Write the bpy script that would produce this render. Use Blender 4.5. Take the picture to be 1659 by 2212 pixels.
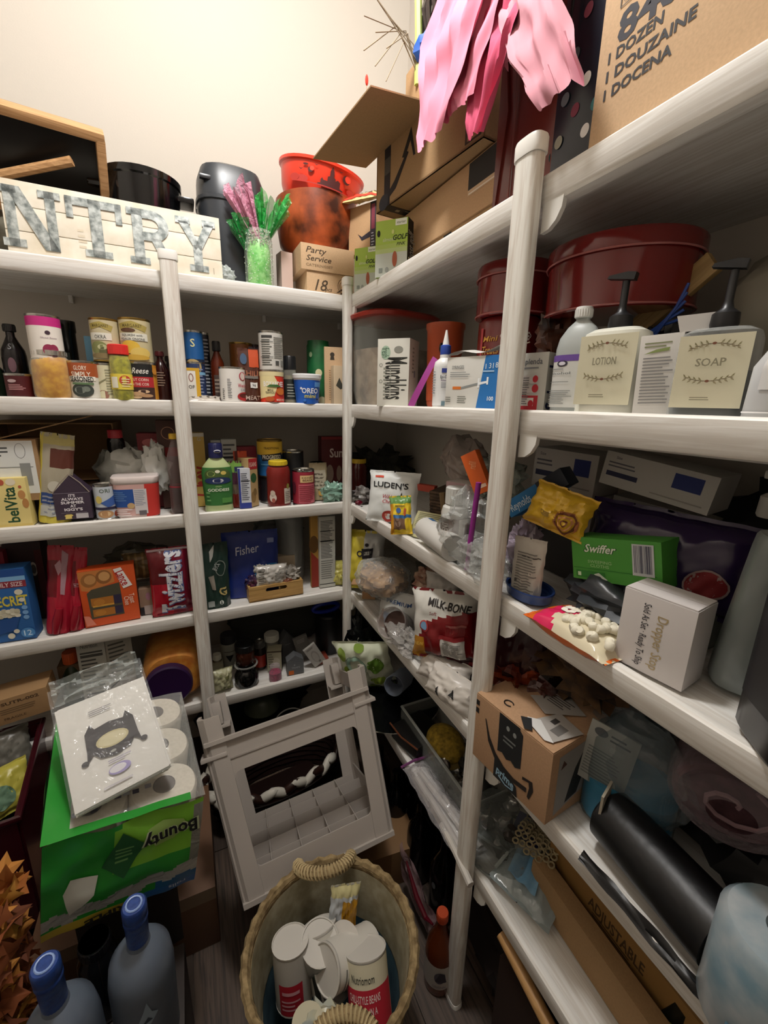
import bpy, bmesh, math, random
from mathutils import Vector, Matrix, Euler, noise
from math import sin, cos, pi, radians
# ---------------------------------------------------------------- camera, world, light, exposure
sc = bpy.context.scene
for o in list(bpy.data.objects): bpy.data.objects.remove(o)
COL = sc.collection
cd = bpy.data.cameras.new('camera'); cam = bpy.data.objects.new('camera', cd); COL.objects.link(cam); sc.camera = cam
cam.location = (-0.5464,-1.492,1.509)
cam.rotation_mode = 'XYZ'; cam.rotation_euler = (1.32029,-0.02319,-0.43241)
cd.sensor_fit = 'HORIZONTAL'; cd.sensor_width = 36.0; cd.lens = 19.849; cd.clip_start = .01
wd = bpy.data.worlds.new('world'); sc.world = wd; wd.use_nodes = True
wd.node_tree.nodes['Background'].inputs[0].default_value = (.9, .85, .78, 1)
wd.node_tree.nodes['Background'].inputs[1].default_value = .02
sc.view_settings.view_transform = 'Standard'; sc.view_settings.look = 'None'; sc.view_settings.gamma = 1
sc.view_settings.exposure = 0.0
sc.render.film_transparent = False; sc.cycles.transparent_max_bounces = 16
def area(loc, size, power, col, rot=(0, 0, 0)):
    l = bpy.data.lights.new('lamp_light', 'POINT'); l.shadow_soft_size = size/2; l.energy = power; l.color = col
    o = bpy.data.objects.new('lamp_light', l); o.location = loc; o.rotation_euler = rot; COL.objects.link(o); return o
LAMP = (-.40, -.68, 2.90)
area(LAMP, .20, 64, (1, .985, .968))
def mn(x, a, b): return max(a, min(b, x))
# ---------------------------------------------------------------- materials
def lin(h):
    h = h.lstrip('#'); r = []
    for i in (0, 2, 4):
        v = int(h[i:i+2], 16) / 255; r.append(v/12.92 if v <= .04045 else ((v+.055)/1.055)**2.4)
    return (*r, 1)
MC = {}
def mat(hexc, rough=.5, metal=0, kind='plain', a=1, b=None, sc_=40, bump=0):
    """plain / noise / wood / film / glass / card materials, cached"""
    key = (hexc, rough, metal, kind, a, b, sc_, bump)
    if key in MC: return MC[key]
    m = bpy.data.materials.new(kind + '_' + hexc.strip('#')); m.use_nodes = True
    nt = m.node_tree; N = nt.nodes; Lk = nt.links; p = N['Principled BSDF']
    p.inputs['Base Color'].default_value = lin(hexc); p.inputs['Roughness'].default_value = rough; p.inputs['Metallic'].default_value = metal
    def tex(scale, detail=3, vec=None, coord='Object'):
        tc = N.new('ShaderNodeTexCoord'); mp = N.new('ShaderNodeMapping'); Lk.new(tc.outputs[coord], mp.inputs[0])
        if vec: mp.inputs['Scale'].default_value = vec
        t = N.new('ShaderNodeTexNoise'); t.inputs['Scale'].default_value = scale; t.inputs['Detail'].default_value = detail
        Lk.new(mp.outputs[0], t.inputs[0]); return t
    def ramp(src, c1, c2, p1=.35, p2=.65):
        r = N.new('ShaderNodeValToRGB'); r.color_ramp.elements[0].color = c1; r.color_ramp.elements[1].color = c2
        r.color_ramp.elements[0].position = p1; r.color_ramp.elements[1].position = p2; Lk.new(src, r.inputs[0]); return r
    def bmp(src, st, d=.002):
        bn = N.new('ShaderNodeBump'); bn.inputs['Strength'].default_value = st; bn.inputs['Distance'].default_value = d
        Lk.new(src, bn.inputs['Height']); Lk.new(bn.outputs[0], p.inputs['Normal'])
    if kind == 'noise':
        t = tex(sc_, 4); r = ramp(t.outputs[0], lin(hexc), lin(b)); Lk.new(r.outputs[0], p.inputs['Base Color'])
        if bump: bmp(t.outputs[0], bump)
    elif kind == 'card':
        t = tex(260, 4); r = ramp(t.outputs[0], lin(hexc), tuple(min(1, c*1.16) for c in lin(hexc)[:3]) + (1,), .3, .7)
        Lk.new(r.outputs[0], p.inputs['Base Color']); p.inputs['Roughness'].default_value = .85
        t2 = tex(1, 2, (2, 2, 170)); bmp(t2.outputs[0], .12, .001)
    elif kind == 'wood':
        # grain stretched along one axis: sc_ 1=x 2=y 3=z
        st = {1: (1.2, 26, 26), 2: (26, 1.2, 26), 3: (26, 26, 1.6)}[sc_]
        t = tex(3.2, 5, st); t.inputs['Distortion'].default_value = 1.6
        r = ramp(t.outputs[0], lin(b), lin(hexc), .38, .58); Lk.new(r.outputs[0], p.inputs['Base Color'])
        bmp(t.outputs[0], .15, .001)
    elif kind == 'film':
        # thin clear or tinted plastic film
        mx = N.new('ShaderNodeMixShader'); tr = N.new('ShaderNodeBsdfTransparent'); out = N['Material Output']
        t = tex(sc_, 3); t.inputs['Distortion'].default_value = 1.0
        bmp(t.outputs[0], .9, .012)
        lw = N.new('ShaderNodeLayerWeight'); lw.inputs[0].default_value = .25
        mth = N.new('ShaderNodeMath'); mth.operation = 'MULTIPLY_ADD'; mth.inputs[1].default_value = .6; mth.inputs[2].default_value = a; mth.use_clamp = True
        Lk.new(lw.outputs['Facing'], mth.inputs[0]); Lk.new(mth.outputs[0], mx.inputs[0])
        Lk.new(tr.outputs[0], mx.inputs[1]); Lk.new(p.outputs[0], mx.inputs[2]); Lk.new(mx.outputs[0], out.inputs[0])
        p.inputs['Specular IOR Level'].default_value = 1.0
    elif kind == 'glass':
        mx = N.new('ShaderNodeMixShader'); tr = N.new('ShaderNodeBsdfTransparent'); out = N['Material Output']
        tr.inputs[0].default_value = lin(b or 'ffffff')
        lw = N.new('ShaderNodeLayerWeight'); lw.inputs[0].default_value = .2
        mth = N.new('ShaderNodeMath'); mth.operation = 'MULTIPLY_ADD'; mth.inputs[1].default_value = .7; mth.inputs[2].default_value = a; mth.use_clamp = True
        Lk.new(lw.outputs['Facing'], mth.inputs[0]); Lk.new(mth.outputs[0], mx.inputs[0])
        Lk.new(tr.outputs[0], mx.inputs[1]); Lk.new(p.outputs[0], mx.inputs[2]); Lk.new(mx.outputs[0], out.inputs[0])
        p.inputs['Specular IOR Level'].default_value = .9
    elif bump:
        t = tex(sc_, 3); bmp(t.outputs[0], bump, .004)
    MC[key] = m; return m
def c(h, r=.5, **k): return mat(h, r, **k) if isinstance(h, str) else h
CARD = mat('b3906a', kind='card'); CARD2 = mat('9c7c56', kind='card'); KRAFT = mat('c2a27e', kind='card')
STEEL = mat('c9c9c4', .25, 1); GOLDM = mat('b99a55', .3, 1); BLACK = mat('0c0c0e', .35); CLEAR = mat('e8ecea', .12, kind='film', a=.10, sc_=30)
# ---------------------------------------------------------------- mesh collector
class B:
    def __init__(s): s.v = []; s.f = []; s.m = []; s.mats = []; s.sm = []; s.X = Matrix.Identity(4)
    def mi(s, m):
        m = c(m)
        if m not in s.mats: s.mats.append(m)
        return s.mats.index(m)
    def add(s, vs, fs, m, smooth=False):
        n = len(s.v); i = s.mi(m); s.v += [s.X @ Vector(v) for v in vs]
        for f in fs: s.f.append([n+k for k in f]); s.m.append(i); s.sm.append(smooth)
    def box(s, x, y, z, w, d, h, m, bv=0, T=None):
        """x,y centre of footprint, z bottom"""
        X = s.X
        if T is not None: s.X = X @ T
        if bv <= 0:
            a, b_, e, g = x-w/2, x+w/2, y-d/2, y+d/2
            s.add([(a,e,z),(b_,e,z),(b_,g,z),(a,g,z),(a,e,z+h),(b_,e,z+h),(b_,g,z+h),(a,g,z+h)],
                  [(0,3,2,1),(4,5,6,7),(0,1,5,4),(1,2,6,5),(2,3,7,6),(3,0,4,7)], m)
        else:
            bm = bmesh.new(); bmesh.ops.create_cube(bm, size=1)
            for v in bm.verts: v.co = Vector((x+v.co.x*w, y+v.co.y*d, z+h/2+v.co.z*h))
            bmesh.ops.bevel(bm, geom=bm.edges[:], offset=min(bv, w*.45, d*.45, h*.45), segments=2, affect='EDGES', profile=.7)
            bm.verts.index_update(); s.add([v.co.copy() for v in bm.verts], [[v.index for v in f.verts] for f in bm.faces], m, True); bm.free()
        s.X = X
    def lathe(s, prof, m, seg=24, x=0, y=0, sx=1, sy=1, power=2, caps=True):
        """prof: [(r,z)...]; power>2 gives a squarish section"""
        vs = []; n = len(prof)
        for r, z in prof:
            for k in range(seg):
                t = 2*pi*k/seg; C, S_ = cos(t), sin(t)
                q = (abs(C)**power + abs(S_)**power)**(-1/power) if power != 2 else 1
                vs.append((x+r*C*q*sx, y+r*S_*q*sy, z))
        fs = [(i*seg+k, i*seg+(k+1) % seg, (i+1)*seg+(k+1) % seg, (i+1)*seg+k) for i in range(n-1) for k in range(seg)]
        if caps:
            if prof[0][0] > 1e-5: fs.append(tuple(reversed(range(seg))))
            if prof[-1][0] > 1e-5: fs.append(tuple((n-1)*seg+k for k in range(seg)))
        s.add(vs, fs, m, True)
    def tube(s, pts, r, m, seg=8, closed=False, cap=True):
        pts = [Vector(q) for q in pts]; n = len(pts); vs = []; rr = r if isinstance(r, (list, tuple)) else [r]*n
        up = Vector((0, 0, 1))
        for i, q in enumerate(pts):
            a = pts[(i+1) % n] if (closed or i < n-1) else q; b_ = pts[i-1] if (closed or i > 0) else q
            d = (a-b_).normalized()
            if abs(d.dot(up)) > .95: up = Vector((1, 0, 0)) if abs(d.x) < .9 else Vector((0, 1, 0))
            u = d.cross(up).normalized(); w = u.cross(d).normalized(); up = w
            for k in range(seg):
                t = 2*pi*k/seg; vs.append(q + u*cos(t)*rr[i] + w*sin(t)*rr[i])
        mxi = n if closed else n-1
        fs = [(i*seg+k, i*seg+(k+1) % seg, ((i+1) % n)*seg+(k+1) % seg, ((i+1) % n)*seg+k) for i in range(mxi) for k in range(seg)]
        if cap and not closed: fs += [tuple(reversed(range(seg))), tuple((n-1)*seg+k for k in range(seg))]
        s.add(vs, fs, m, True)
    def prism(s, poly, m, y0, y1, pl='xz'):
        """closed 2-D outline extruded (xz plane along y, or xy plane along z, or yz along x)"""
        n = len(poly); f = {'xz': lambda a, b_, t: (a, t, b_), 'xy': lambda a, b_, t: (a, b_, t), 'yz': lambda a, b_, t: (t, a, b_)}[pl]
        vs = [f(a, b_, y0) for a, b_ in poly] + [f(a, b_, y1) for a, b_ in poly]
        s.add(vs, [tuple(range(n)), tuple(reversed(range(n, 2*n)))] + [(i, i+n, (i+1) % n + n, (i+1) % n) for i in range(n)], m)
    def sheet(s, fn, nu, nv, m, closeu=False, smooth=True):
        vs = [fn(i/nu, j/nv) for j in range(nv+1) for i in range(nu+(0 if closeu else 1))]; W = nu if closeu else nu+1
        fs = []; mm = m if callable(m) else None
        if mm is None: s.add(vs, [(j*W+i, j*W+(i+1) % W, (j+1)*W+(i+1) % W, (j+1)*W+i) for j in range(nv) for i in range(nu)], m, smooth); return
        g = {}
        for j in range(nv):
            for i in range(nu): g.setdefault(mm((i+.5)/nu, (j+.5)/nv), []).append((j*W+i, j*W+(i+1) % W, (j+1)*W+(i+1) % W, (j+1)*W+i))
        for q, fl in g.items(): s.add(vs, fl, q, smooth)
    def ball(s, x, y, z, rx, ry, rz, m, seg=16, rings=10, fn=None):
        def f(u, v):
            t, p_ = 2*pi*u, pi*v - pi/2; d = Vector((cos(p_)*cos(t), cos(p_)*sin(t), sin(p_))); k = fn(d) if fn else 1
            return (x+rx*d.x*k, y+ry*d.y*k, z+rz*d.z*k)
        s.sheet(f, seg, rings, m, True)
    def obj(s, name, parent=None, label=None):
        me = bpy.data.meshes.new(name); me.from_pydata(s.v, [], s.f)
        for m in s.mats: me.materials.append(m)
        me.polygons.foreach_set('material_index', s.m); me.polygons.foreach_set('use_smooth', s.sm)
        bm = bmesh.new(); bm.from_mesh(me); bmesh.ops.remove_doubles(bm, verts=bm.verts, dist=1e-5); bm.to_mesh(me); bm.free()
        me.set_sharp_from_angle(angle=radians(38)) if hasattr(me, 'set_sharp_from_angle') else None
        o = bpy.data.objects.new(name, me); COL.objects.link(o)
        if parent: o.parent = parent
        if label: o['label'] = label
        return o
def thing(name, label, cat, loc=(0, 0, 0), rz=0, group=None, rx=0, ry=0, s=1):
    o = bpy.data.objects.new(name, None); COL.objects.link(o); o.empty_display_size = .02
    o.location = loc; o.rotation_euler = (radians(rx), radians(ry), radians(rz)); o.scale = (s, s, s)
    o['label'] = label; o['category'] = cat
    if group: o['group'] = group
    return o
def struct(name, b):
    o = b.obj(name); o['kind'] = 'structure'; return o
def dup(r, loc=None, rz=None, label=None, **k):
    def cp(o, par):
        q = o.copy(); COL.objects.link(q); q.parent = par
        for ch in list(o.children): cp(ch, q)
        return q
    q = cp(r, None)
    if loc: q.location = loc
    if rz is not None: q.rotation_euler.z = radians(rz)
    if label: q['label'] = label
    for kk, v in k.items(): q[kk] = v
    return q
# ---------------------------------------------------------------- flat print (lettering, bars, shapes) laid on any surface
FC = {}
def text2d(t, bold=0):
    """cap height 1, origin at left baseline"""
    t_ = t; t = (t, bold)
    if t in FC: return FC[t]
    cu = bpy.data.curves.new('t', 'FONT'); cu.body = t_; cu.resolution_u = 2; cu.size = 1/.729; cu.offset = .010+bold*.35
    o = bpy.data.objects.new('t', cu); COL.objects.link(o); dg = bpy.context.evaluated_depsgraph_get()
    me = bpy.data.meshes.new_from_object(o.evaluated_get(dg)); vs = [(v.co.x, v.co.y) for v in me.vertices]; fs = [tuple(q.vertices) for q in me.polygons]
    bpy.data.objects.remove(o); bpy.data.curves.remove(cu); bpy.data.meshes.remove(me)
    FC[t] = (vs, fs, min([v[0] for v in vs] or [0]), max([v[0] for v in vs] or [1])); return FC[t]
def flat(o, w, h):
    """planar map facing -y: origin o = lower left corner"""
    return lambda u, v, e: Vector((o[0]+u*w, o[1]-e, o[2]+v*h))
def side(o, w, h, s=1):
    """planar map on an x=const face; s=1 faces +x (u runs to +y), s=-1 faces -x (u runs to -y)"""
    return lambda u, v, e: Vector((o[0]+s*e, o[1]+s*u*w, o[2]+v*h))
def top(o, w, d): return lambda u, v, e: Vector((o[0]+u*w, o[1]+v*d, o[2]+e))
def cyl(r, z0, h, sy=1, span=pi):
    """u 0..1 covers `span` radians centred on -y"""
    def f(u, v, e):
        a = -pi/2 + (u-.5)*span; rr = r(v) if callable(r) else r
        return Vector(((rr+e)*cos(a), (rr*sy+e)*sin(a), z0+v*h))
    return f
def prints(b, mp, items, W, H, curved=False, e0=.0004):
    """items in fractions of W x H: r rect, t text, e ellipse, p polygon, l text-lines, b barcode"""
    for i, it in enumerate(items):
        k = it[0]; polys = []; e = e0 + i*(.0003 if curved else .00009)
        if k == 'r': _, x0, y0, x1, y1, col = it; polys = [([(x0, y0), (x1, y0), (x1, y1), (x0, y1)], [(0, 1, 2, 3)])]
        elif k == 'e':
            _, x, y, rx, ry, col = it; polys = [([(x+rx*cos(2*pi*q/18), y+ry*sin(2*pi*q/18)) for q in range(18)], [tuple(range(18))])]
        elif k == 'o':   # ring
            _, x, y, rx, ry, th, col = it; n = 20
            polys = [([(x+(rx-th*j/W)*cos(2*pi*q/n), y+(ry-th*j/H)*sin(2*pi*q/n)) for j in (0, 1) for q in range(n)], [(q, (q+1) % n, n+(q+1) % n, n+q) for q in range(n)])]
        elif k == 'p': _, pts, col = it; polys = [(pts, [tuple(range(len(pts)))])]
        elif k == 'l':
            _, x0, y0, x1, y1, n, col = it; rnd = random.Random(n*7+int(x0*100))
            st = (y1-y0)/n
            for q in range(n):
                xe = x1 - (x1-x0)*rnd.random()*.35; yy = y0+st*(q+.25)
                polys.append(([(x0, yy), (xe, yy), (xe, yy+st*.42), (x0, yy+st*.42)], [(0, 1, 2, 3)]))
        elif k == 'b':
            _, x0, y0, x1, y1, col = it; rnd = random.Random(5); x = x0; st = (x1-x0)/34
            while x < x1:
                w = st*rnd.choice((.6, .6, 1.2, 1.8)); polys.append(([(x, y0), (min(x+w, x1), y0), (min(x+w, x1), y1), (x, y1)], [(0, 1, 2, 3)])); x += w + st*rnd.choice((.6, 1, 1.5))
        elif k == 't':   # x,y centre; size cap height fraction of H; opts: w width fraction, rot degrees, sh shear, al align
            _, x, y, size, st, col = it[:6]; op = it[6] if len(it) > 6 else {}
            vs, fs, a, z = text2d(st, round((it[6] if len(it) > 6 else {}).get('b', 0), 2)); hh = size*H; wd_ = (z-a)*hh; fx = 1
            if 'w' in op: fx = op['w']*(W if abs(op.get('rot', 0)) not in (90, 270) else H)/max(wd_, 1e-6)
            ro = radians(op.get('rot', 0)); sh = op.get('sh', 0); cx = {'c': (a+z)/2, 'l': a, 'r': z}[op.get('al', 'c')]
            out = []
            for vx, vy in vs:
                X_, Y_ = (vx-cx)*hh*fx + sh*vy*hh, (vy-.5)*hh
                out.append((x + (X_*cos(ro)-Y_*sin(ro))/W, y + (X_*sin(ro)+Y_*cos(ro))/H))
            polys = [(out, fs)]
        for vs, fs in polys:
            if curved:
                bm = bmesh.new(); vv = [bm.verts.new((q[0]*W, q[1]*H, 0)) for q in vs]
                for f in fs:
                    try: bm.faces.new([vv[j] for j in f])
                    except ValueError: pass
                mx = curved if isinstance(curved, float) else .008
                for _ in range(4):
                    ed = [g for g in bm.edges if g.calc_length() > mx]
                    if not ed: break
                    bmesh.ops.subdivide_edges(bm, edges=ed, cuts=1)
                    bmesh.ops.triangulate(bm, faces=[f for f in bm.faces if len(f.verts) > 4])
                bm.verts.index_update(); vs = [(v.co.x/W, v.co.y/H) for v in bm.verts]; fs = [[v.index for v in f.verts] for f in bm.faces]; bm.free()
            b.add([mp(u, v, e) for u, v in vs], fs, c(col, .7))
# ---------------------------------------------------------------- builders: cartons, cans, jars, bottles, pouches
def carton(name, label, cat, loc, w, h, d, col, front=(), right=(), left=(), topp=(), rz=0, rx=0, ry=0, group=None, bv=.0012, flaps=0, dz=0, open_=False):
    """origin: bottom centre of the front face; front faces -y"""
    t = thing(name, label, cat, loc, rz, group, rx, ry); m = c(col, .55); b = B()
    if open_:
        th = .003
        for q in ((0, th/2, 0, w, th, h), (0, d-th/2, 0, w, th, h), (-w/2+th/2, d/2, 0, th, d, h), (w/2-th/2, d/2, 0, th, d, h), (0, d/2, 0, w, d, th)): b.box(*q, m)
    else: b.box(0, d/2, 0, w, d, h, m, bv)
    bo = b.obj('carton_body', t)
    if flaps:
        f = B(); f.box(0, d/2, h, w*.98, .0008, .001, m)
        f.box(0, d/4, h+.0005, w*.97, d*.47, .0015, m); f.box(0, d*.75, h+.0005, w*.97, d*.47, .0015, m); f.obj('flap', t)
    for its, mp, W in ((front, flat((-w/2, 0, 0), w, h), w), (right, side((w/2, 0, 0), d, h, 1), d), (left, side((-w/2, d, 0), d, h, -1), d)):
        if its: q = B(); prints(q, mp, its, W, h); q.obj('printed_panel', t)
    if topp: q = B(); prints(q, top((-w/2, 0, h), w, d), topp, w, d); q.obj('printed_top', t)
    return t
def can(name, label, cat, loc, w, h, col, items=(), rz=0, group=None, rim=STEEL, bands=(), lid=None, rx=0, ry=0, ring=False):
    """origin: bottom centre"""
    r = w/2; t = thing(name, label, cat, loc, rz, group, rx, ry)
    b = B(); b.lathe([(r*.93, 0), (r, .001), (r, .004), (r*.97, .005), (r*.97, h-.006), (r, h-.004), (r, h-.0005), (r*.95, h), (r*.93, h-.003), (0, h-.003)], rim, 26)
    if ring:
        b.tube([(r*.25*cos(q)-r*.3, r*.18*sin(q), h-.0012) for q in [k*pi/5 for k in range(10)]], .0009, rim, 5, True)
        b.lathe([(r*.12, h-.003), (r*.1, h-.0008), (0, h-.0006)], rim, 10, x=-r*.02)
    b.obj('can_body', t)
    l = B(); l.lathe([(r*.985, .0055), (r*.985, h-.0065)], c(col, .4), 26, caps=False)
    for z0, z1, cc in bands: l.lathe([(r*.988, .0055+z0*(h-.012)), (r*.988, .0055+z1*(h-.012))], c(cc, .4), 26, caps=False)
    lo = l.obj('paper_label', t)
    if items: q = B(); prints(q, cyl(r*.988, .0055, h-.012), items, pi*r, h-.012, .006); q.obj('label_print', lo)
    if lid: q = B(); q.lathe([(r*1.0, h-.006), (r*1.02, h-.006), (r*1.02, h+.003), (r*.97, h+.004), (r*.95, h+.002), (0, h+.002)], c(lid, .4), 26); q.obj('plastic_lid', t)
    return t
def vessel(name, label, cat, loc, w, h, prof, m, cap=None, fill=None, lab=None, items=(), rz=0, sy=1, power=2, group=None, rx=0, ry=0, capm='e8e8e4', nm='bottle_body', seg=26, labm='f0ece0'):
    """prof: [(r frac of w/2, z frac of h)]; cap (z0,z1,r) fractions; fill (z0,z1,mat,scale); lab (z0,z1)"""
    t = thing(name, label, cat, loc, rz, group, rx, ry); R_ = w/2; mm = c(m, .3)
    b = B(); b.lathe([(r*R_, z*h) for r, z in prof], mm, seg, sy=sy, power=power); lo = b.obj(nm, t)
    def rad(z):
        for (r0, z0), (r1, z1) in zip(prof, prof[1:]):
            if z0 <= z <= z1 and z1 > z0: return (r0+(r1-r0)*(z-z0)/(z1-z0))*R_
        return prof[-1][0]*R_
    if fill:
        z0, z1, fm_, k = fill; pr = [(0, z0*h)] + [(rad(z0+(z1-z0)*q/8)*k, (z0+(z1-z0)*q/8)*h) for q in range(9)] + [(0, z1*h)]
        b = B(); b.lathe(pr, c(fm_, .5), seg, sy=sy, power=power); b.obj('contents', t)
    if cap:
        z0, z1, cr = cap; cr *= R_; b = B(); cm = c(capm, .35)
        b.lathe([(cr*.9, z0*h), (cr, z0*h+.001), (cr, z1*h-.002), (cr*.93, z1*h), (0, z1*h)], cm, 22)
        n = 22
        for q in range(n): a = 2*pi*q/n; b.box(0, 0, z0*h+.002, .0012, .0012, max(.002, (z1-z0)*h-.006), cm, T=Matrix.Translation((cr*cos(a), cr*sin(a), 0)))
        b.obj('cap', t)
    if lab:
        z0, z1 = lab; b = B()
        b.lathe([((rad(z0+(z1-z0)*q/6)+.0006), (z0+(z1-z0)*q/6)*h) for q in range(7)], c(labm, .45), seg, sy=sy, power=power, caps=False); lo = b.obj('paper_label', t)
    if items:
        z0, z1 = lab or (0, 1); q = B(); rf = lambda v: rad(z0+(z1-z0)*v)+.0012
        def mp(u, v, e):
            a = -pi/2+(u-.5)*pi; C, S_ = cos(a), sin(a); k = (abs(C)**power+abs(S_)**power)**(-1/power) if power != 2 else 1; rr = rf(v)+e
            return Vector((rr*C*k, rr*S_*k*sy, (z0+(z1-z0)*v)*h))
        prints(q, mp, items, pi*R_, (z1-z0)*h, .006); q.obj('label_print', lo)
    return t
BOT = [(.86, 0), (.98, .015), (1, .03), (1, .58), (.93, .66), (.6, .76), (.36, .84), (.34, .93), (.34, 1)]
JAR = [(.88, 0), (.99, .03), (1, .08), (1, .74), (.95, .8), (.8, .86), (.78, .9), (.78, 1)]
def pouch(name, label, cat, loc, w, h, th, col, items=(), rz=0, rx=0, ry=0, style='stand', crum=.004, seed=0, film=None, fr=.35, back=None, nu=22, nv=24, group=None, skew=0, seal=.05, bands=None, s=1, bname='bag'):
    """soft bag. origin bottom centre, front faces -y. style stand / pillow"""
    t = thing(name, label, cat, loc, rz, group, rx, ry, s)
    crum *= .5
    def surf(u, v, sg):
        a = 2*u-1; q = max(0, 1-abs(a)**2.6)**.55
        if style == 'stand': k = max(0, 1-v/(1-seal))**.75 if v < 1-seal else 0; k = k*.9+.1*(v < 1-seal)*math.sin(min(1, v/(1-seal))*pi)
        else: vv = mn((v-seal)/(1-2*seal), 0, 1); k = max(0, 1-abs(2*vv-1)**2.8)**.6
        wn = 1-.07*k*(1 if style == 'pillow' else .3)
        nz = noise.noise(Vector((a*3+seed*7, v*4, sg*2)))*crum*2 + noise.noise(Vector((a*8+seed, v*9, sg)))*crum
        y = sg*(th/2*q*k) + nz*(.25+q*k)
        return Vector((a*w/2*wn + skew*v*w + noise.noise(Vector((v*5, seed, 1)))*crum*1.5*abs(a), y, v*h + noise.noise(Vector((a*3, seed, v)))*crum*(1 if v > .02 else 0)))
    fm_ = c(col, fr); bmt = c(back, fr) if back else fm_
    mfun = (lambda u, v: c(bands(u, v), fr)) if bands else fm_
    b = B(); b.sheet(lambda u, v: surf(u, v, -1), nu, nv, mfun); b.sheet(lambda u, v: surf(1-u, v, 1), nu, nv, bmt)
    if style == 'stand': b.sheet(lambda u, v: surf(u, 0, -1).lerp(surf(u, 0, 1), v), nu, 2, bmt)
    bo = b.obj(bname, t)
    if items:
        q = B(); prints(q, lambda u, v, e: surf(u, v, -1)+Vector((0, -e-.0012, 0)), items, w, h, .009); q.obj('bag_print', t)
    if film: 
        b = B(); b.sheet(lambda u, v: surf(u, v, -1)+Vector((0, -.002, 0)), nu, nv, film); b.obj('film', t)
    return t
def crumple(name, label, cat, loc, sx, sy, sz, m, amp=.25, fq=2.2, seed=1, rz=0, group=None, seg=28, part='bag', rx=0, ry=0):
    """crumpled bag / wrapped lump; origin bottom centre"""
    t = thing(name, label, cat, loc, rz, group, rx, ry); b = B()
    def fn(d):
        q = d*fq+Vector((seed*3.1, seed, 0)); return 1 + amp*(noise.noise(q)*1.2 + abs(noise.noise(q*2.3))*.8 - .25 + noise.noise(q*5)*.25)
    b.ball(0, 0, sz*.5, sx/2, sy/2, sz/2, c(m, .3), seg, seg*2//3, fn); b.obj(part, t); return t
# ---------------------------------------------------------------- the setting
WX, WY, XL, YF, ZC, ZF = .40, .40, -1.55, -1.95, 3.15, -.04
WALL = mat('c3bcb1', .9, bump=.05, sc_=180)
def wallbox(name, x0, x1, y0, y1, z0, z1, m=WALL):
    b = B(); b.box((x0+x1)/2, (y0+y1)/2, z0, x1-x0, y1-y0, z1-z0, m); return struct(name, b)
wallbox('wall_back', XL-.1, WX+.1, WY, WY+.1, ZF, ZC); wallbox('wall_right', WX, WX+.1, YF, WY, ZF, ZC)
wallbox('wall_left', XL-.1, XL, YF, WY, ZF, ZC); wallbox('wall_front', XL-.1, WX+.1, YF-.1, YF, ZF, ZC, mat('b0a89e', .9))
b = B(); b.box((XL+WX)/2, (YF+WY)/2, ZC, WX-XL+.2, WY-YF+.2, .1, mat('bdb7ad', .9)); struct('ceiling', b)
FLOORM = mat('54453a', .55, kind='wood', b='3d3129', sc_=2)
b = B(); b.box((XL+WX)/2, (YF+WY)/2, ZF-.1, WX-XL+.2, WY-YF+.2, .094, FLOORM); fl = struct('floor', b)
for i in range(11):
    x0 = XL + i*.18; rr = random.Random(i); y = YF - rr.random()*.9
    while y < WY:
        b = B(); y1 = min(y+1.15, WY); ya = max(y, YF); b.box(x0+.09, (ya+y1)/2, ZF-.006, .177, y1-ya-.003, .006, mat(rr.choice(('54453a', '5c4b3e', '4b3d33')), .5, kind='wood', b='3d3129', sc_=2))
        b.obj('floor_plank', fl); y += 1.15
for nm, q in (('baseboard_back', ((XL+WX)/2, WY-.006, ZF, WX-XL, .012, .09)), ('baseboard_right', (WX-.006, (YF+WY)/2, ZF, .012, WY-YF-.02, .09))):
    b = B(); b.box(*q, mat('e4ddd0', .5), .003); struct(nm, b)
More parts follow.
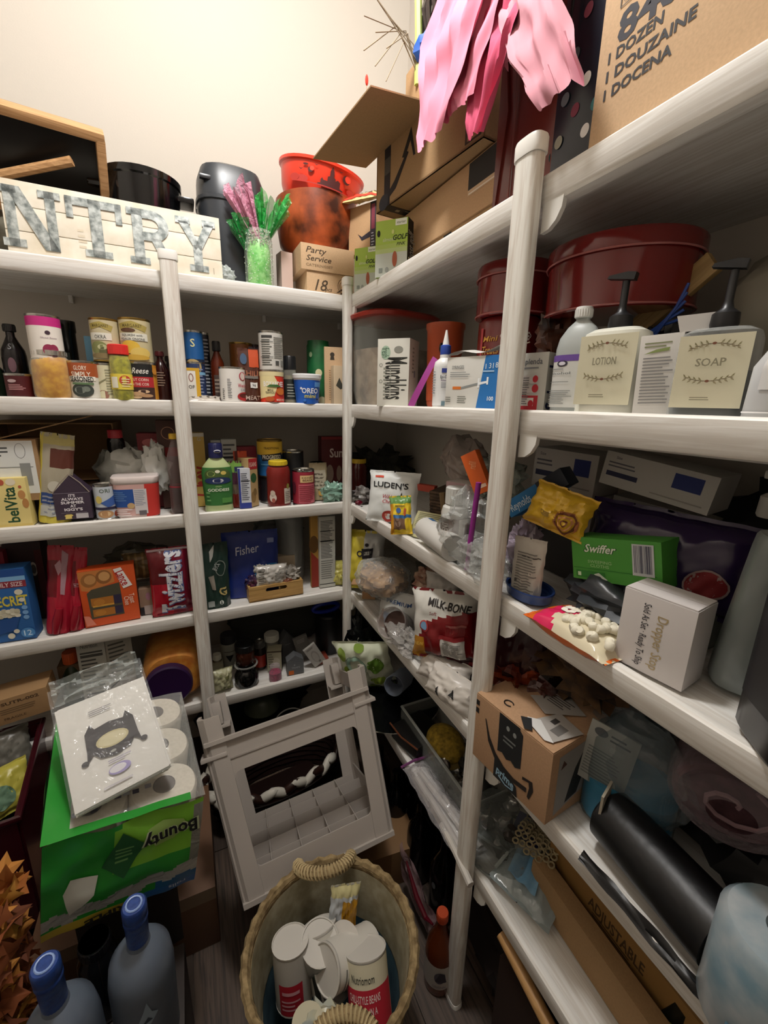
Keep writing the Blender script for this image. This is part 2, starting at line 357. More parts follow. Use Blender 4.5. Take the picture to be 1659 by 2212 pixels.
# ---------------------------------------------------------------- shelving: boards, lips, posts
SW1 = mat('ebe9e4', .42, kind='wood', b='d9d4cc', sc_=1); SW2 = mat('ebe9e4', .42, kind='wood', b='d9d4cc', sc_=2); SW3 = mat('e6e4dd', .42, kind='wood', b='d0c8be', sc_=3)
SP = mat('e6e4de', .4)
ZS = [1.86, 1.5, 1.1375, 0.776, 0.4204]
lev = ['top', 'second', 'third', 'fourth', 'fifth']
def lipprof():   # fascia section: y outwards, z
    return [(.022, -.004), (.020, .002), (.012, .0045), (.004, .004), (.0005, .0005), (0, -.004), (0, -.034), (.004, -.041), (.012, -.044), (.022, -.044)]
for i, z in enumerate(ZS):
    # left run (along x) reaches the corner; right run (along y) joins it
    t = thing('wall_shelf', 'white wood-grain shelf board on the back wall, %s of five levels' % lev[i], 'shelf', (0, 0, z), group='back wall shelves')
    b = B(); b.box((XL+WX)/2, (.022+WY)/2, -.020, WX-XL-.002, WY-.022, .016, SW1); b.obj('shelf_board', t)
    b = B(); b.prism([(q[0], q[1]) for q in lipprof()], SW1, XL+.001, -.006, 'yz'); b.obj('front_lip', t)
    for x in (-.86, -.54, -.22, .1):   # clips where shelf meets wall
        b = B(); b.box(x, WY-.012, -.044, .012, .022, .024, SP, .003); b.tube([(x, WY-.02, -.036), (x, WY-.026, -.036)], .004, SP); b.obj('wall_clip', t)
    t = thing('wall_shelf', 'white wood-grain shelf board on the right wall, %s of five levels' % lev[i], 'shelf', (0, 0, z), group='right wall shelves')
    b = B(); b.box((.022+WX)/2, (YF+.021)/2, -.020, WX-.022, .021-YF, .016, SW2); b.obj('shelf_board', t)
    b = B(); b.prism([(q[0], q[1]) for q in lipprof()], SW2, YF+.001, -.018, 'xz')
    b.obj('front_lip', t)
    for yy in (-.018, -.898):   # half-round gussets under the lip next to the posts
        g = B(); g.prism([(yy+.006, -.02), (yy+.006, -.080), (yy-.010, -.078), (yy-.024, -.069), (yy-.034, -.054), (yy-.038, -.02)], SP, .002, .010, 'yz'); g.obj('bracket', t)
def post(label, x, y, wx, wy):
    t = thing('shelf_post', label, 'post', (x, y, ZF), group='shelf posts'); b = B()
    H = 1.90-ZF; b.lathe([(.5, 0), (.5, H)], SW3, 32, sx=wx, sy=wy, power=3.2); b.obj('post_tube', t)
    b = B(); b.lathe([(.55, H-.012), (.56, H-.010), (.56, H+.008), (.52, H+.013), (0, H+.014)], SP, 32, sx=wx, sy=wy, power=3.2); b.obj('post_cap', t)
    b = B(); b.lathe([(.56, -.0), (.56, .006), (.52, .012)], SP, 32, sx=wx, sy=wy, power=3.2); b.obj('foot_cap', t)
post('white wood-grain post left of the corner, before the back wall shelves', -0.5489, -.016, .046, .030)
post('slim white post at the inside corner where both shelf runs meet', -.010, -.016, .031, .040)
post('white wood-grain post before the right wall shelves, nearest the camera', -.016, -0.8728, .030, .050)
# ceiling lamp that lights the pantry (above the frame)
t = thing('ceiling_lamp', 'small round lamp hanging from the ceiling above the pantry', 'lamp', (LAMP[0], LAMP[1], ZC)); b = B()
b.lathe([(.06, 0), (.06, -.012), (.05, -.02)], mat('efeeea', .4), 32); b.obj('lamp_base', t); b = B(); b.tube([(0, 0, -.02), (0, 0, -.14)], .006, mat('efeeea', .4), 8); b.obj('lamp_stem', t)
# ---------------------------------------------------------------- top level, back wall
ZT = 1.86
def sign():
    t = thing('wooden_sign', 'whitewashed plank sign with galvanized metal letters on the top shelf', 'sign', (-.66, .028, ZT+.001), 0, rx=-4)
    H, W = .178, .52
    WW = mat('ece5d6', .8, kind='noise', b='d9cfba', sc_=14)
    for k in range(3):
        b = B(); b.box(0, .012, k*H/3+.0006, W, .024, H/3-.0016, WW, .002); b.obj('plank', t)
    b = B(); b.box(W/2-.006, .03, 0, .012, .02, H, WW); b.box(-W/2+.006, .03, 0, .012, .02, H, WW); b.obj('frame_back', t)
    G = mat('77807f', .38, .35, kind='noise', b='c9d0ce', sc_=62, bump=.3)
    def slab(nm, polys, x, w):
        b = B(); hh = .142
        for po in polys: b.prism([(x+a*w, .020+q*hh) for a, q in po], G, -.003, 0)
        b.obj('letter', t)
    R = lambda a, b_, e, g: [(a, b_), (e, b_), (e, g), (a, g)]
    slab('N', [R(0, 0, .36, .13), R(.09, 0, .26, 1), R(0, .88, .3, 1), [(.12, 1), (.36, 1), (.9, 0), (.66, 0)], R(.74, 0, .9, 1), R(.64, .88, 1, 1)], -.266, .132)
    slab('T', [R(.4, 0, .62, 1), R(.26, 0, .76, .12), R(0, .86, 1, 1), R(0, .64, .12, 1), R(.88, .64, 1, 1)], -.124, .128)
    ring = [(.52+.36*cos(a), .72+.28*sin(a)) for a in [pi/2-pi*k/10 for k in range(11)]]
    ringi = [(.50+.16*cos(a), .72+.12*sin(a)) for a in [-pi/2+pi*k/10 for k in range(11)]]
    slab('R', [R(.1, 0, .32, 1), R(0, 0, .42, .12), R(0, .88, .3, 1), [(.3, 1)]+ring+[(.3, .44), (.3, .60)]+ringi+[(.3, .84)], [(.46, .5), (.68, .5), (.9, .12), (1, .12), (1, 0), (.74, 0)]], .016, .118)
    slab('Y', [R(.4, 0, .62, .5), R(.28, 0, .76, .12), [(.06, .92), (.3, .92), (.56, .5), (.46, .4)], [(.72, .92), (.96, .92), (.6, .4), (.46, .5)], R(0, .88, .36, 1), R(.66, .88, 1, 1)], .139, .108)
    b = B(); prints(b, flat((-W/2, 0, 0), W, H), [('r', .02, .12, .024, .24, 'b9ac93'), ('r', .95, .1, .954, .2, 'a89d8a'), ('l', .3, .2, .34, .5, 4, 'd6cbb4')], W, H); b.obj('paint_wear', t)
sign()
WD = mat('c49a6c', .5, kind='wood', b='a87e52', sc_=1)
t = thing('serving_tray', 'wooden serving tray with black base tilted behind the plank sign', 'tray', (-.925, .17, 2.01), 8, rx=38)
b = B(); b.box(0, 0, .215, .46, .05, .022, WD, .006); b.box(0, 0, 0, .46, .05, .022, WD, .006); b.box(.22, 0, .01, .022, .05, .215, WD, .006); b.box(-.22, 0, .01, .022, .05, .215, WD, .006); b.obj('rim', t)
b = B(); b.box(0, .02, .01, .44, .006, .22, BLACK); b.obj('base_panel', t)
b = B(); b.tube([(-.12, -.01, .03), (.15, -.03, .16)], .012, WD, 8); b.obj('folding_leg', t)
t = thing('padded_mat', 'grey green rolled mat under the wooden tray, behind the plank sign', 'mat', (-.88, .24, ZT+.001)); b = B()
b.ball(0, 0, .085, .2, .1, .085, mat('6d6a5c', .9, kind='noise', b='5b584c', sc_=60)); b.obj('roll', t)
# black pot
x = (-.600, .17, ZT-.02+.021)
t = thing('cooking_pot', 'glossy black pot with side handles behind the sign, on something taller', 'pot', x); b = B()
BK = mat('070708', .12)
b.lathe([(.05, 0), (.075, .01), (.082, .09), (.098, .2), (.102, .262), (.106, .266), (.107, .282), (.10, .284), (.096, .266), (.076, .1), (0, .012)], BK, 32); b.obj('pot_body', t)
for s_ in (-1, 1):
    b = B(); b.box(s_*.115, 0, .235, .05, .07, .016, BK, .006); b.obj('handle', t)
# dark plastic bin
t = thing('storage_bin', 'charcoal rounded plastic bin between the sign and the green vase', 'bin', (-.345, .20, ZT+.001)); b = B()
DG = mat('2f3338', .35)
b.lathe([(.085, 0), (.098, .01), (.105, .25), (.102, .32), (.09, .352), (.06, .368), (0, .372)], DG, 32, power=3.4); b.obj('bin_body', t)
b = B(); b.box(-.08, -.088, .30, .035, .016, .012, mat('1a1c20', .3), .004); b.obj('latch', t)
b = B(); b.lathe([(.1065, .25), (.109, .252), (.109, .262), (.1065, .264)], DG, 32, power=3.4, caps=False); b.obj('lid_seam', t)
# vase with tulle
t = thing('glitter_vase', 'lime green glittered vase stuffed with pink tinsel and green tulle', 'vase', (-.285, .055, ZT+.001)); b = B()
LG = mat('5fc94a', .35, kind='noise', b='a9f08e', sc_=50)
b.lathe([(.034, 0), (.037, .004), (.036, .118), (.030, .135)], LG, 24); b.obj('vase_body', t)
b = B(); b.lathe([(.042, 0), (.044, .004), (.043, .14), (.036, .165)], mat('dfe9df', .08, kind='film', a=.12, sc_=60), 24, caps=False); b.obj('cellophane', t)
b = B(); rnd = random.Random(3)
for k in range(120):
    a, z = rnd.random()*2*pi, rnd.random(); r = .0445; b.box(r*cos(a), r*sin(a), .01+z*.15, .0022, .0022, .0022, mat('f4fff0', .1, .6))
for k in range(150):
    a = rnd.random()*2*pi; r = .03+rnd.random()*.012; b.box(r*cos(a), r*sin(a), .118+rnd.random()*.04, .004, .004, .004, mat('cfd8c8', .12, .9))
b.obj('glitter', t)['kind'] = 'stuff'
def tulle(b, cx, cy, z0, h, r0, r1, lean, m, n=9, seed=1):
    rnd = random.Random(seed)
    for k in range(n):
        a0 = 2*pi*k/n + rnd.random()*.3; w = 2*pi/n*1.5; hh = h*(.8+rnd.random()*.3)
        def f(u, v, a0=a0, w=w, hh=hh):
            a = a0+(u-.5)*w*(.4+.6*v); r = r0+(r1-r0)*v**1.3 + .01*math.sin(u*14+k)*v
            return (cx+r*cos(a)+lean[0]*v*h, cy+r*sin(a)+lean[1]*v*h, z0+hh*v*(1-.25*abs(2*u-1)**2))
        b.sheet(f, 8, 8, m)
b = B(); tulle(b, 0, 0, .13, .155, .012, .036, (-.35, 0), mat('d991ac', .5, kind='film', a=.55, sc_=50), 9, 4); b.obj('pink_tulle', t)
b = B()
for k in range(60):
    a, r = rnd.random()*2*pi, rnd.random()*.028; b.tube([(r*.4*cos(a), r*.4*sin(a), .12), (r*cos(a)-.05, r*sin(a), .14+rnd.random()*.13)], .0012, mat('e7a9bd', .4), 4)
b.obj('pink_tinsel', t)['kind'] = 'stuff'
b = B(); tulle(b, .018, 0, .125, .14, .01, .05, (.22, -.05), mat('1fae45', .3, kind='film', a=.5, sc_=40), 10, 8); b.obj('green_tulle', t)
b = B(); tulle(b, -.03, 0, .10, .10, .01, .03, (-.25, 0), mat('138a3a', .3, kind='film', a=.55, sc_=40), 6, 9); b.obj('green_tulle', t)
crumple('clear_crystal', 'clear faceted glass star at the foot of the charcoal bin', 'ornament', (-.385, .05, ZT+.001), .04, .03, .05, mat('dfe8e6', .05, kind='glass', a=.35), .5, 3, 5, part='glass')
# red-orange bucket with castle print, resting on a mottled orange bowl
t = thing('mottled_bowl', 'deep brown and orange mottled bowl under the red bucket', 'bowl', (-.055, .18, 2.005)); b = B()
MO = mat('c05a2c', .35, kind='noise', b='3c1c12', sc_=11)
b.lathe([(.08, 0), (.11, .006), (.132, .04), (.141, .10), (.142, .175), (.138, .175), (.128, .05), (0, .012)], MO, 36); b.obj('bowl_body', t)
t = thing('halloween_bucket', 'translucent red bucket printed with a castle and moons, nested in the mottled bowl', 'bucket', (-.055, .18, 2.15), rx=10, ry=7); b = B()
RD = mat('f0432c', .3)
b.lathe([(.09, 0), (.105, .005), (.130, .06), (.139, .115), (.146, .118), (.147, .126), (.141, .128), (.134, .10), (.100, .012), (0, .01)], RD, 40); b.obj('bucket_body', t)
b = B(); mp = cyl(lambda v: .1385+.001*v, .055, .06); K_ = '4a1512'
its = [('p', [(.40, 0), (.60, 0), (.60, .12), (.57, .16), (.57, .42), (.55, .5), (.53, .42), (.53, .5), (.515, .55), (.515, .78), (.5, 1.0), (.485, .78), (.485, .55), (.47, .5), (.47, .3), (.44, .3), (.43, .4), (.42, .3), (.42, .14), (.40, .12)], K_),
       ('e', .62, .68, .035, .20, K_), ('e', .633, .74, .028, .16, 'f0432c'), ('e', .34, .6, .02, .12, K_), ('e', .35, .66, .016, .1, 'f0432c'), ('e', .3, .8, .02, .05, K_), ('e', .28, .16, .05, .16, 'b33024'), ('e', .22, .2, .04, .16, 'b33024'), ('e', .68, .2, .05, .16, 'b33024'), ('e', .74, .16, .05, .12, 'b33024'),
       ('r', .2, .0, .8, .05, 'b33024'), ('p', [(.36, .9), (.38, .82), (.40, .9), (.38, .86)], K_), ('p', [(.54, .95), (.56, .86), (.58, .95), (.56, .9)], K_), ('p', [(.25, .62), (.27, .52), (.29, .62), (.27, .57)], K_)]
prints(b, mp, its, pi*.14, .06, .008); b.obj('castle_print', t)
# party service carton over a second one
TXB = '4a3a28'
carton('cardboard_box', 'kraft carton printed 18 set on the shelf under the party service carton', 'box', (-.052, .035, ZT+.001), .165, .072, .16, KRAFT, rz=0,
       front=[('t', .28, .45, .5, '18', TXB, {'sh': .3}), ('t', .45, .3, .18, 'pcs', TXB, {'sh': .3}), ('o', .78, .5, .13, .34, .0015, TXB), ('o', .78, .5, .09, .22, .0012, TXB), ('p', [(.62, .2), (.66, .2), (.95, .62), (.92, .66)], TXB), ('p', [(.66, .1), (.70, .1), (.97, .45), (.95, .5)], TXB)])
carton('cardboard_box', 'kraft party service catering set carton with script lettering, on another carton', 'box', (-.062, .03, ZT+.0735), .185, .078, .17, KRAFT,
       front=[('t', .27, .78, .24, 'Party', TXB, {'sh': .35, 'w': .36}), ('t', .32, .47, .22, 'Service', TXB, {'sh': .35, 'w': .46}), ('t', .34, .2, .1, 'CATERINGSET', '8d7454', {'w': .5})])
t = carton('gift_box', 'small pink and white box behind the party service carton, by the vase', 'box', (-.185, .10, ZT+.001), .04, .135, .05, 'cdb3a8', rz=8)
# green golf bag boxes on the right run
def golf(label, loc, w, h):
    carton('retail_box', label, 'box', loc, w, h, .04, 'aac94a', rz=-50, front=[('r', 0, 0, 1, .42, 'c3cabf'), ('r', 0, .42, 1, .5, 'b9cc86'), ('r', 0, .5, 1, .58, 'b2cb68'), ('e', .1, .78, .05, .06, '15180f'), ('r', .62, .88, .97, .99, 'eef3e4'), ('t', .8, .935, .05, 'starter', '6b7a44'),
           ('t', .42, .66, .07, 'almost', 'dbe8b8'), ('t', .76, .68, .09, 'GOLF', '20300c', {'sh': .25, 'b': .06}), ('t', .8, .56, .06, 'PINK', '2a3b12', {'sh': .25}), ('e', .55, .78, .04, .04, 'd4e08a'), ('e', .62, .3, .075, .14, 'a85a3c'), ('r', .12, .08, .24, .16, '8c948c'), ('e', .38, .12, .06, .05, '9aa09a')],
           right=[('r', 0, 0, 1, 1, '14140f'), ('t', .6, .5, .3, 'almost golf', '9a9a92', {'rot': 90, 'w': .6}), ('e', .3, .3, .1, .03, 'c9c9a0')], group='green golf item boxes')
golf('green golf box at the inside corner, left of its taller twin', (.026, -.085, ZT+.001), .080, .130)
golf('green golf box with a black side, nearest the long carton', (.022, -.285, ZT+.001), .098, .142)
# cardboard cartons on the right run
TAPE = '14161b'
carton('cardboard_box', 'long flat shipping carton at the bottom of the pile on the right top shelf', 'box', (.10, -.36, ZT+.001), .62, .072, .27, CARD2, rz=-90, front=[('r', .62, .0, .68, .96, TAPE)])
carton('cardboard_box', 'long shipping carton with a dark label, second from the bottom of the top shelf pile', 'box', (.095, -.36, ZT+.0735), .60, .112, .29, CARD, rz=-90, front=[('r', .80, .50, .99, .98, '24221f'), ('r', .80, .40, .985, .50, 'c9ab88'), ('r', .805, .42, .98, .44, 'e6dccb')])
def tapebox():
    t = thing('cardboard_box', 'large open taped shipping carton with one flap sticking out over the aisle', 'box', (.045, -.40, 2.052), -84, rx=0, ry=0)
    W, H, D, th = .45, .142, .27, .004; b = B()
    for q in ((0, th/2, 0, W, th, H), (0, D-th/2, 0, W, th, H), (-W/2+th/2, D/2, 0, th, D, H), (W/2-th/2, D/2, 0, th, D, H), (0, D/2, 0, W, D, th)): b.box(*q, CARD2)
    b.obj('carton_body', t)
    b = B(); b.box(-.125, -.085, 0, .335, .17, .003, CARD2, T=Matrix.Translation((0, 0, H)) @ Matrix.Rotation(radians(7), 4, 'X')); b.obj('flap', t)
    b = B(); b.box(0, .08, 0, W, .16, .003, CARD2, T=Matrix.Translation((0, D, H)) @ Matrix.Rotation(radians(60), 4, 'X')); b.obj('flap', t)
    q = B(); prints(q, flat((-W/2, 0, 0), W, H), [('p', [(.12, .18), (.16, .12), (.24, .2), (.37, .62), (.35, .66), (.22, .34)], '1c1712'), ('p', [(.3, .62), (.39, .98), (.44, .5), (.42, .5), (.385, .78), (.33, .58)], '1c1712'), ('r', .10, .0, .17, 1, TAPE), ('r', .10, .55, .17, .82, '4b4a44'),
       ('r', .87, .05, .985, .98, '3a2617'), ('r', .885, .08, .97, .2, 'a37a4c'), ('r', .885, .84, .97, .94, 'a37a4c'), ('t', .927, .5, .16, 'FRAGILE', 'a37a4c', {'rot': 90, 'w': .5}), ('l', .89, .7, .965, .8, 3, 'a37a4c'), ('e', .1, .1, .06, .14, '1c2530')], W, H); q.obj('printed_panel', t)
    q = B(); q.box(-.17, D/2, -.0006, .035, D, .0006, TAPE); q.box(-.17, .04, -.0012, .012, .012, .0004, '9c8f78'); q.box(-.16, .09, -.0012, .004, .06, .0004, '8d8574'); q.obj('packing_tape', t)
tapebox()
t = carton('cardboard_box', 'upright carton with black tape corner beside the mottled bowl', 'box', (.055, .02, ZT+.146), .12, .145, .13, CARD, rz=-62,
       front=[('r', .80, 0, 1, 1, '2b2630'), ('r', .84, .45, .96, .95, '7a3040'), ('l', .84, .1, .96, .4, 5, 'a8a8b4'), ('p', [(.35, .42), (.5, .34), (.8, .42), (.8, .3), (.5, .26)], '2b2630')], left=[('l', .1, .1, .9, .9, 9, 'b58a5e')])
pouch('snack_bag', 'flattened red and yellow printed bag on the taped carton beside the bucket', 'bag', (.03, .0, 2.153), .15, .11, .02, 'd9c48a', rz=-50, rx=-62, style='pillow', crum=.006, items=[('r', .05, .1, .95, .35, 'd23b24'), ('t', .5, .6, .14, 'BATTLE', '3a2a1c', {'w': .7}), ('r', .1, .75, .9, .85, 'b8b8a0')])
# plant gift bag, feather and sprays
t = thing('gift_bag', 'gift bag with lime ribbon, brown twigs and dry grass behind the pink tissue', 'bag', (.13, -.27, 2.215)); b = B()
b.box(0, 0, 0, .1, .08, .16, CARD2, .002); b.obj('bag_body', t)
b = B(); b.tube([(-.05, -.03, .10), (-.055, -.035, .2), (-.06, -.03, .32), (-.05, -.03, .5)], .009, mat('b7c86a', .5), 6); b.obj('ribbon', t)
b = B()
for k in range(14): 
    a = k*.5; b.tube([(-.02+.02*cos(a), -.03+.015*sin(a), .12), (-.03+.025*cos(a*1.7), -.04+.02*sin(a), .24), (-.02+.03*cos(a*2.1), -.03, .33+.01*(k % 5)*3)], .005, mat('2d211b', .5), 5)
b.obj('twig', t)['kind'] = 'stuff'
b = B(); b.ball(-.02, -.04, .17, .05, .04, .035, mat('1f4f9c', .5), 14, 8, lambda d: 1+.5*noise.noise(d*4)); b.obj('blue_paper', t)
b = B()
for k in range(9):
    a = -2.4+k*.12; L_ = .10+.03*(k % 3); b.tube([(-.05, -.03, .12), (-.05+.5*L_*cos(a*1.2), -.04, .17+.5*L_*sin(k*.5)*.4), (-.05-L_, -.05, .10+.022*k-.03)], .0013, mat('8c7e66', .7), 4)
b.obj('dry_grass', t)['kind'] = 'stuff'
crumple('tissue_scrap', 'scrap of cream tissue paper on the open carton flap below the dry grass', 'paper', (.06, -.33, 2.222), .09, .03, .03, 'd9cf9c', .5, 3, 3, part='paper')
t = thing('red_feather', 'small red feather tip on top of the open carton, by the flap edge', 'feather', (-.112, -.42, 2.208)); b = B(); b.ball(0, 0, .0, .004, .002, .011, mat('d23a22', .6), 8, 6); b.tube([(0, 0, -.02), (0, 0, 0)], .0008, 'c0a080', 4); b.obj('feather', t)
# dark red gift bag with pink tissue
t = thing('gift_bag', 'glossy dark red gift bag with pink tissue paper spilling over the shelf edge', 'bag', (.075, -.745, ZT+.001), -90, rx=0); b = B()
DR = mat('5e231c', .25)
b.box(0, .05, 0, .155, .10, .36, DR, .003); b.obj('bag_body', t)
b = B(); b.prism([(-.078, 0), (-.076, 0), (-.05, .2), (-.078, .36)], DR, -.004, .1); b.tube([(-.03, -.003, 0), (-.028, -.003, .36)], .0012, '6b2a24', 5); b.obj('gusset', t)
PK = mat('e58aa2', .85); PK2 = mat('d65578', .85); PK3 = mat('d08f9d', .85)
def drape(t, pts, w, m, seed, nm='tissue_sheet'):
    """sheet following a 3-D spine, w = list of widths (vector dir along y)"""
    b = B(); n = len(pts)-1
    def f(u, v):
        q = v*n; i = min(int(q), n-1); fr_ = q-i; pa, pb = Vector(pts[i]), Vector(pts[i+1]); c_ = pa.lerp(pb, fr_); ww = w[i]+(w[i+1]-w[i])*fr_
        nz = noise.noise(Vector((u*4, v*5, seed)))*.014 + abs(noise.noise(Vector((u*5+3, v*2.2, seed*2))))*.022
        return (c_.x + nz - .01, c_.y + (u-.5)*ww + noise.noise(Vector((v*3, u*2, seed)))*.008, c_.z + noise.noise(Vector((u*6, seed, v)))*.010)
    b.sheet(f, 26, 30, m); b.obj(nm, t)
tt = thing('tissue_paper', 'crumpled pink tissue paper bursting out of the dark red gift bag', 'paper', (-.012, 0, 0))
drape(tt, [(.04, -.63, 2.36), (.01, -.60, 2.26), (-.005, -.60, 2.15), (-.02, -.585, 2.035)], [.24, .24, .20, .09], PK, 1)
drape(tt, [(.07, -.66, 2.36), (.03, -.65, 2.25), (.01, -.655, 2.15), (.0, -.66, 2.06)], [.26, .24, .17, .10], PK, 2)
drape(tt, [(.08, -.74, 2.30), (.03, -.74, 2.20), (.01, -.74, 2.11), (.01, -.70, 2.00)], [.2, .2, .15, .04], PK2, 3)
drape(tt, [(.07, -.79, 2.25), (.02, -.80, 2.16), (-.01, -.87, 2.04), (-.02, -.945, 1.93)], [.13, .13, .11, .08], PK3, 4)
drape(tt, [(.10, -.74, 2.36), (.06, -.75, 2.28), (.06, -.74, 2.18), (.05, -.73, 2.10)], [.14, .18, .12, .06], PK, 5)
drape(tt, [(.12, -.70, 2.40), (.09, -.68, 2.33), (.08, -.65, 2.26), (.07, -.65, 2.2)], [.26, .32, .26, .1], PK, 6)
# polka dot gift bag
t = thing('gift_bag', 'navy gift bag with white, teal and pink dots, right of the pink tissue', 'bag', (.075, -.875, ZT+.001), -90); b = B()
NV = mat('161c26', .25)
b.box(0, .05, 0, .115, .10, .36, NV, .003); b.obj('bag_body', t); b = B(); its = []; rnd = random.Random(11)
cols = ['e6e4df', '2f6f70', '7c3346', '454b52', '2a4a50', '5e6068', '5a2a3a', '8e8a7a', 'dad9d4', '1f3a44']
pos = [(.62, .22, 0), (.3, .09, 0), (.22, .02, 8), (.75, .30, 1), (.95, .2, 1), (.4, .33, 2), (.55, .42, 0), (.85, .52, 1), (.3, .55, 3), (.45, .68, 2), (.62, .74, 6), (.8, .86, 3), (.35, .88, 4), (.66, .96, 0), (.15, .24, 7), (.85, .08, 4), (.9, .68, 2), (.2, .4, 5)]
for u, v, k in pos: its.append(('e', u, v, .075, .026, cols[k]))
prints(b, flat((-.0575, 0, 0), .115, .36), its, .115, .36); prints(b, side((-.0575, .1, 0), .1, .36, -1), its[:9], .1, .36); b.obj('dot_print', t)
b = B(); b.tube([(-.03, -.002, .34), (-.034, -.01, .24), (-.03, -.012, .3)], .0016, '1a1a1e', 5); b.obj('cord_handle', t)
# big 848 carton
carton('cardboard_box', 'big tan carton stamped 848 and one dozen at the right end of the top shelf', 'box', (.028, -1.21, ZT+.001), .53, .30, .33, KRAFT, rz=-90,
   front=[('t', .135, .475, .115, '848', '2b2a33', {'b': .09, 'w': .165}), ('t', .105, .385, .043, '1 DOZEN', '2b2a2c', {'b': .09, 'w': .145}), ('t', .145, .315, .043, '1 DOUZAINE', '2b2a2c', {'b': .09, 'w': .225}), ('t', .122, .245, .043, '1 DOCENA', '2b2a2c', {'b': .09, 'w': .18}), ('r', .05, .55, .16, .554, '5a5048'), ('r', .05, .55, .053, .66, '5a5048'), ('r', .06, .565, .15, .568, '5a5048'), ('t', .09, .61, .05, 'LT', '5a5048')])
carton('storage_box', 'dark lidded box behind the pink tissue, touching the top of the picture', 'box', (.20, -.50, 2.22), .14, .20, .12, '3a3330', rz=-90, front=[('r', 0, 0, .3, 1, 'b98f62')])
# ---------------------------------------------------------------- second level, back wall
Z1 = 1.50
def tins(nm, label, args, col, items=(), **k): return can(nm, label, 'can', *args, col, items, **k)
IV = 'e9e2cc'
vessel('dark_bottle', 'dark bottle with a black label in the left picture edge behind the red can', 'bottle', (-0.98,0.15,1.5),0.0589,0.2043, BOT, mat('120d10', .2), cap=(.9, 1, .5), capm='101012', items=[('e', .5, .45, .1, .1, '6a4a52'), ('t', .5, .7, .08, 'S', '9a9aa0'), ('l', .4, .2, .6, .35, 3, '8a7a6a')])
tins('tin_can', 'dark red can at the left picture edge beside the mason jar', ((-0.953,0.06,1.5),0.0680,0.0659), '4a1016', [('l', .3, .3, .7, .6, 4, 'c08a8a'), ('e', .4, .75, .1, .08, 'b9a0a0')], ring=True)
vessel('mason_jar', 'mason jar of yellow chow-chow relish with a steel screw lid', 'jar', (-0.873,0.045,1.5),0.0960,0.1311, [(.8, 0), (.97, .03), (1, .1), (.99, .70), (.9, .82), (.78, .88), (.78, 1)], mat('f0ead8', .05, kind='glass', a=.06), cap=(.88, 1, .84), capm=mat('c9c7c0', .25, .9), fill=(.02, .86, mat('d9a52c', .35, kind='noise', b='b97d1c', sc_=60, bump=.4), .95), nm='jar_glass')
tins('tin_can', 'beet can with a magenta band stacked on the mason jar', ((-0.8756,0.045,1.603),0.0790,0.1177), 'e6dfd6', [('e', .55, .62, .05, .05, '3a2230'), ('t', .56, .5, .04, 'Sliced Beets', 'a08a94', {'w': .3}), ('e', .53, .2, .11, .14, '8c1f45'), ('e', .62, .22, .09, .12, '8c1f45'), ('e', .62, .06, .05, .03, '4a1a2a')], bands=[(.78, 1, 'c22a7d')], rz=12)
vessel('dark_jar', 'tall black container behind the beet can', 'jar', (-0.8566,0.2,1.5),0.0527,0.2319, [(.9, 0), (1, .03), (1, .85), (1.1, .87), (1.1, 1)], mat('0e100f', .2), items=[('r', .4, .3, .6, .6, '2e3a35')])
tins('tin_can', 'simply seasoned greens can with an orange top band, between mason jar and okra cans', ((-0.7974,0.04,1.5),0.0741,0.1068), 'd9d6cc', [('t', .5, .86, .13, 'GLORY', 'f0e3d0', {'w': .28}), ('t', .5, .68, .15, 'SIMPLY', 'f0e6d4', {'w': .42}), ('r', .2, .5, .82, .62, 'e8e4d8'), ('t', .5, .54, .15, 'SEASONED', '1d1d1a', {'w': .52, 'b': .05}), ('e', .5, .22, .24, .2, '3a423c'), ('e', .45, .22, .12, .1, '8b9188'), ('e', .58, .25, .08, .08, '747c70'), ('r', .3, .38, .75, .44, '5f7a54')], bands=[(.6, 1, 'a8532c')], rz=-4)
carton('retail_box', 'slim light blue carton behind the pepper jar and okra can', 'box', (-0.7892,0.14,1.5),0.0241,0.1871, .03, '7db8dc')
OK1 = [('p', [(.22, .9), (.5, .96), (.78, .86), (.72, .72), (.5, .82), (.26, .76)], 'a8974e'), ('t', .5, .86, .08, 'MARGARET', '5c4c1e', {'w': .36}), ('r', .22, .5, .72, .68, 'dad8ca'), ('t', .48, .58, .10, 'OKRA', '4a4a48', {'w': .25}), ('e', .42, .3, .2, .17, '7f8350'), ('e', .6, .2, .18, .14, '5f5f3c'), ('e', .5, .32, .1, .07, 'b8b88c'), ('e', .5, .1, .3, .07, '83714c')]
tins('tin_can', 'okra can with a gold ribbon, stacked on a cream can', ((-0.7341,0.06,1.608),0.0763,0.1189), 'c2b794', OK1, rim=GOLDM, rz=-10)
tins('tin_can', 'cream label can under the okra can, half hidden by the pepper jar', ((-0.7436,0.06,1.5),0.0696,0.1049), 'd8d2b0', [('e', .4, .1, .14, .14, '9a6a5a'), ('l', .5, .1, .9, .9, 10, '9a987e'), ('p', [(.2, .4), (.5, .6), (.52, .58), (.22, .36)], '8d8a68')])
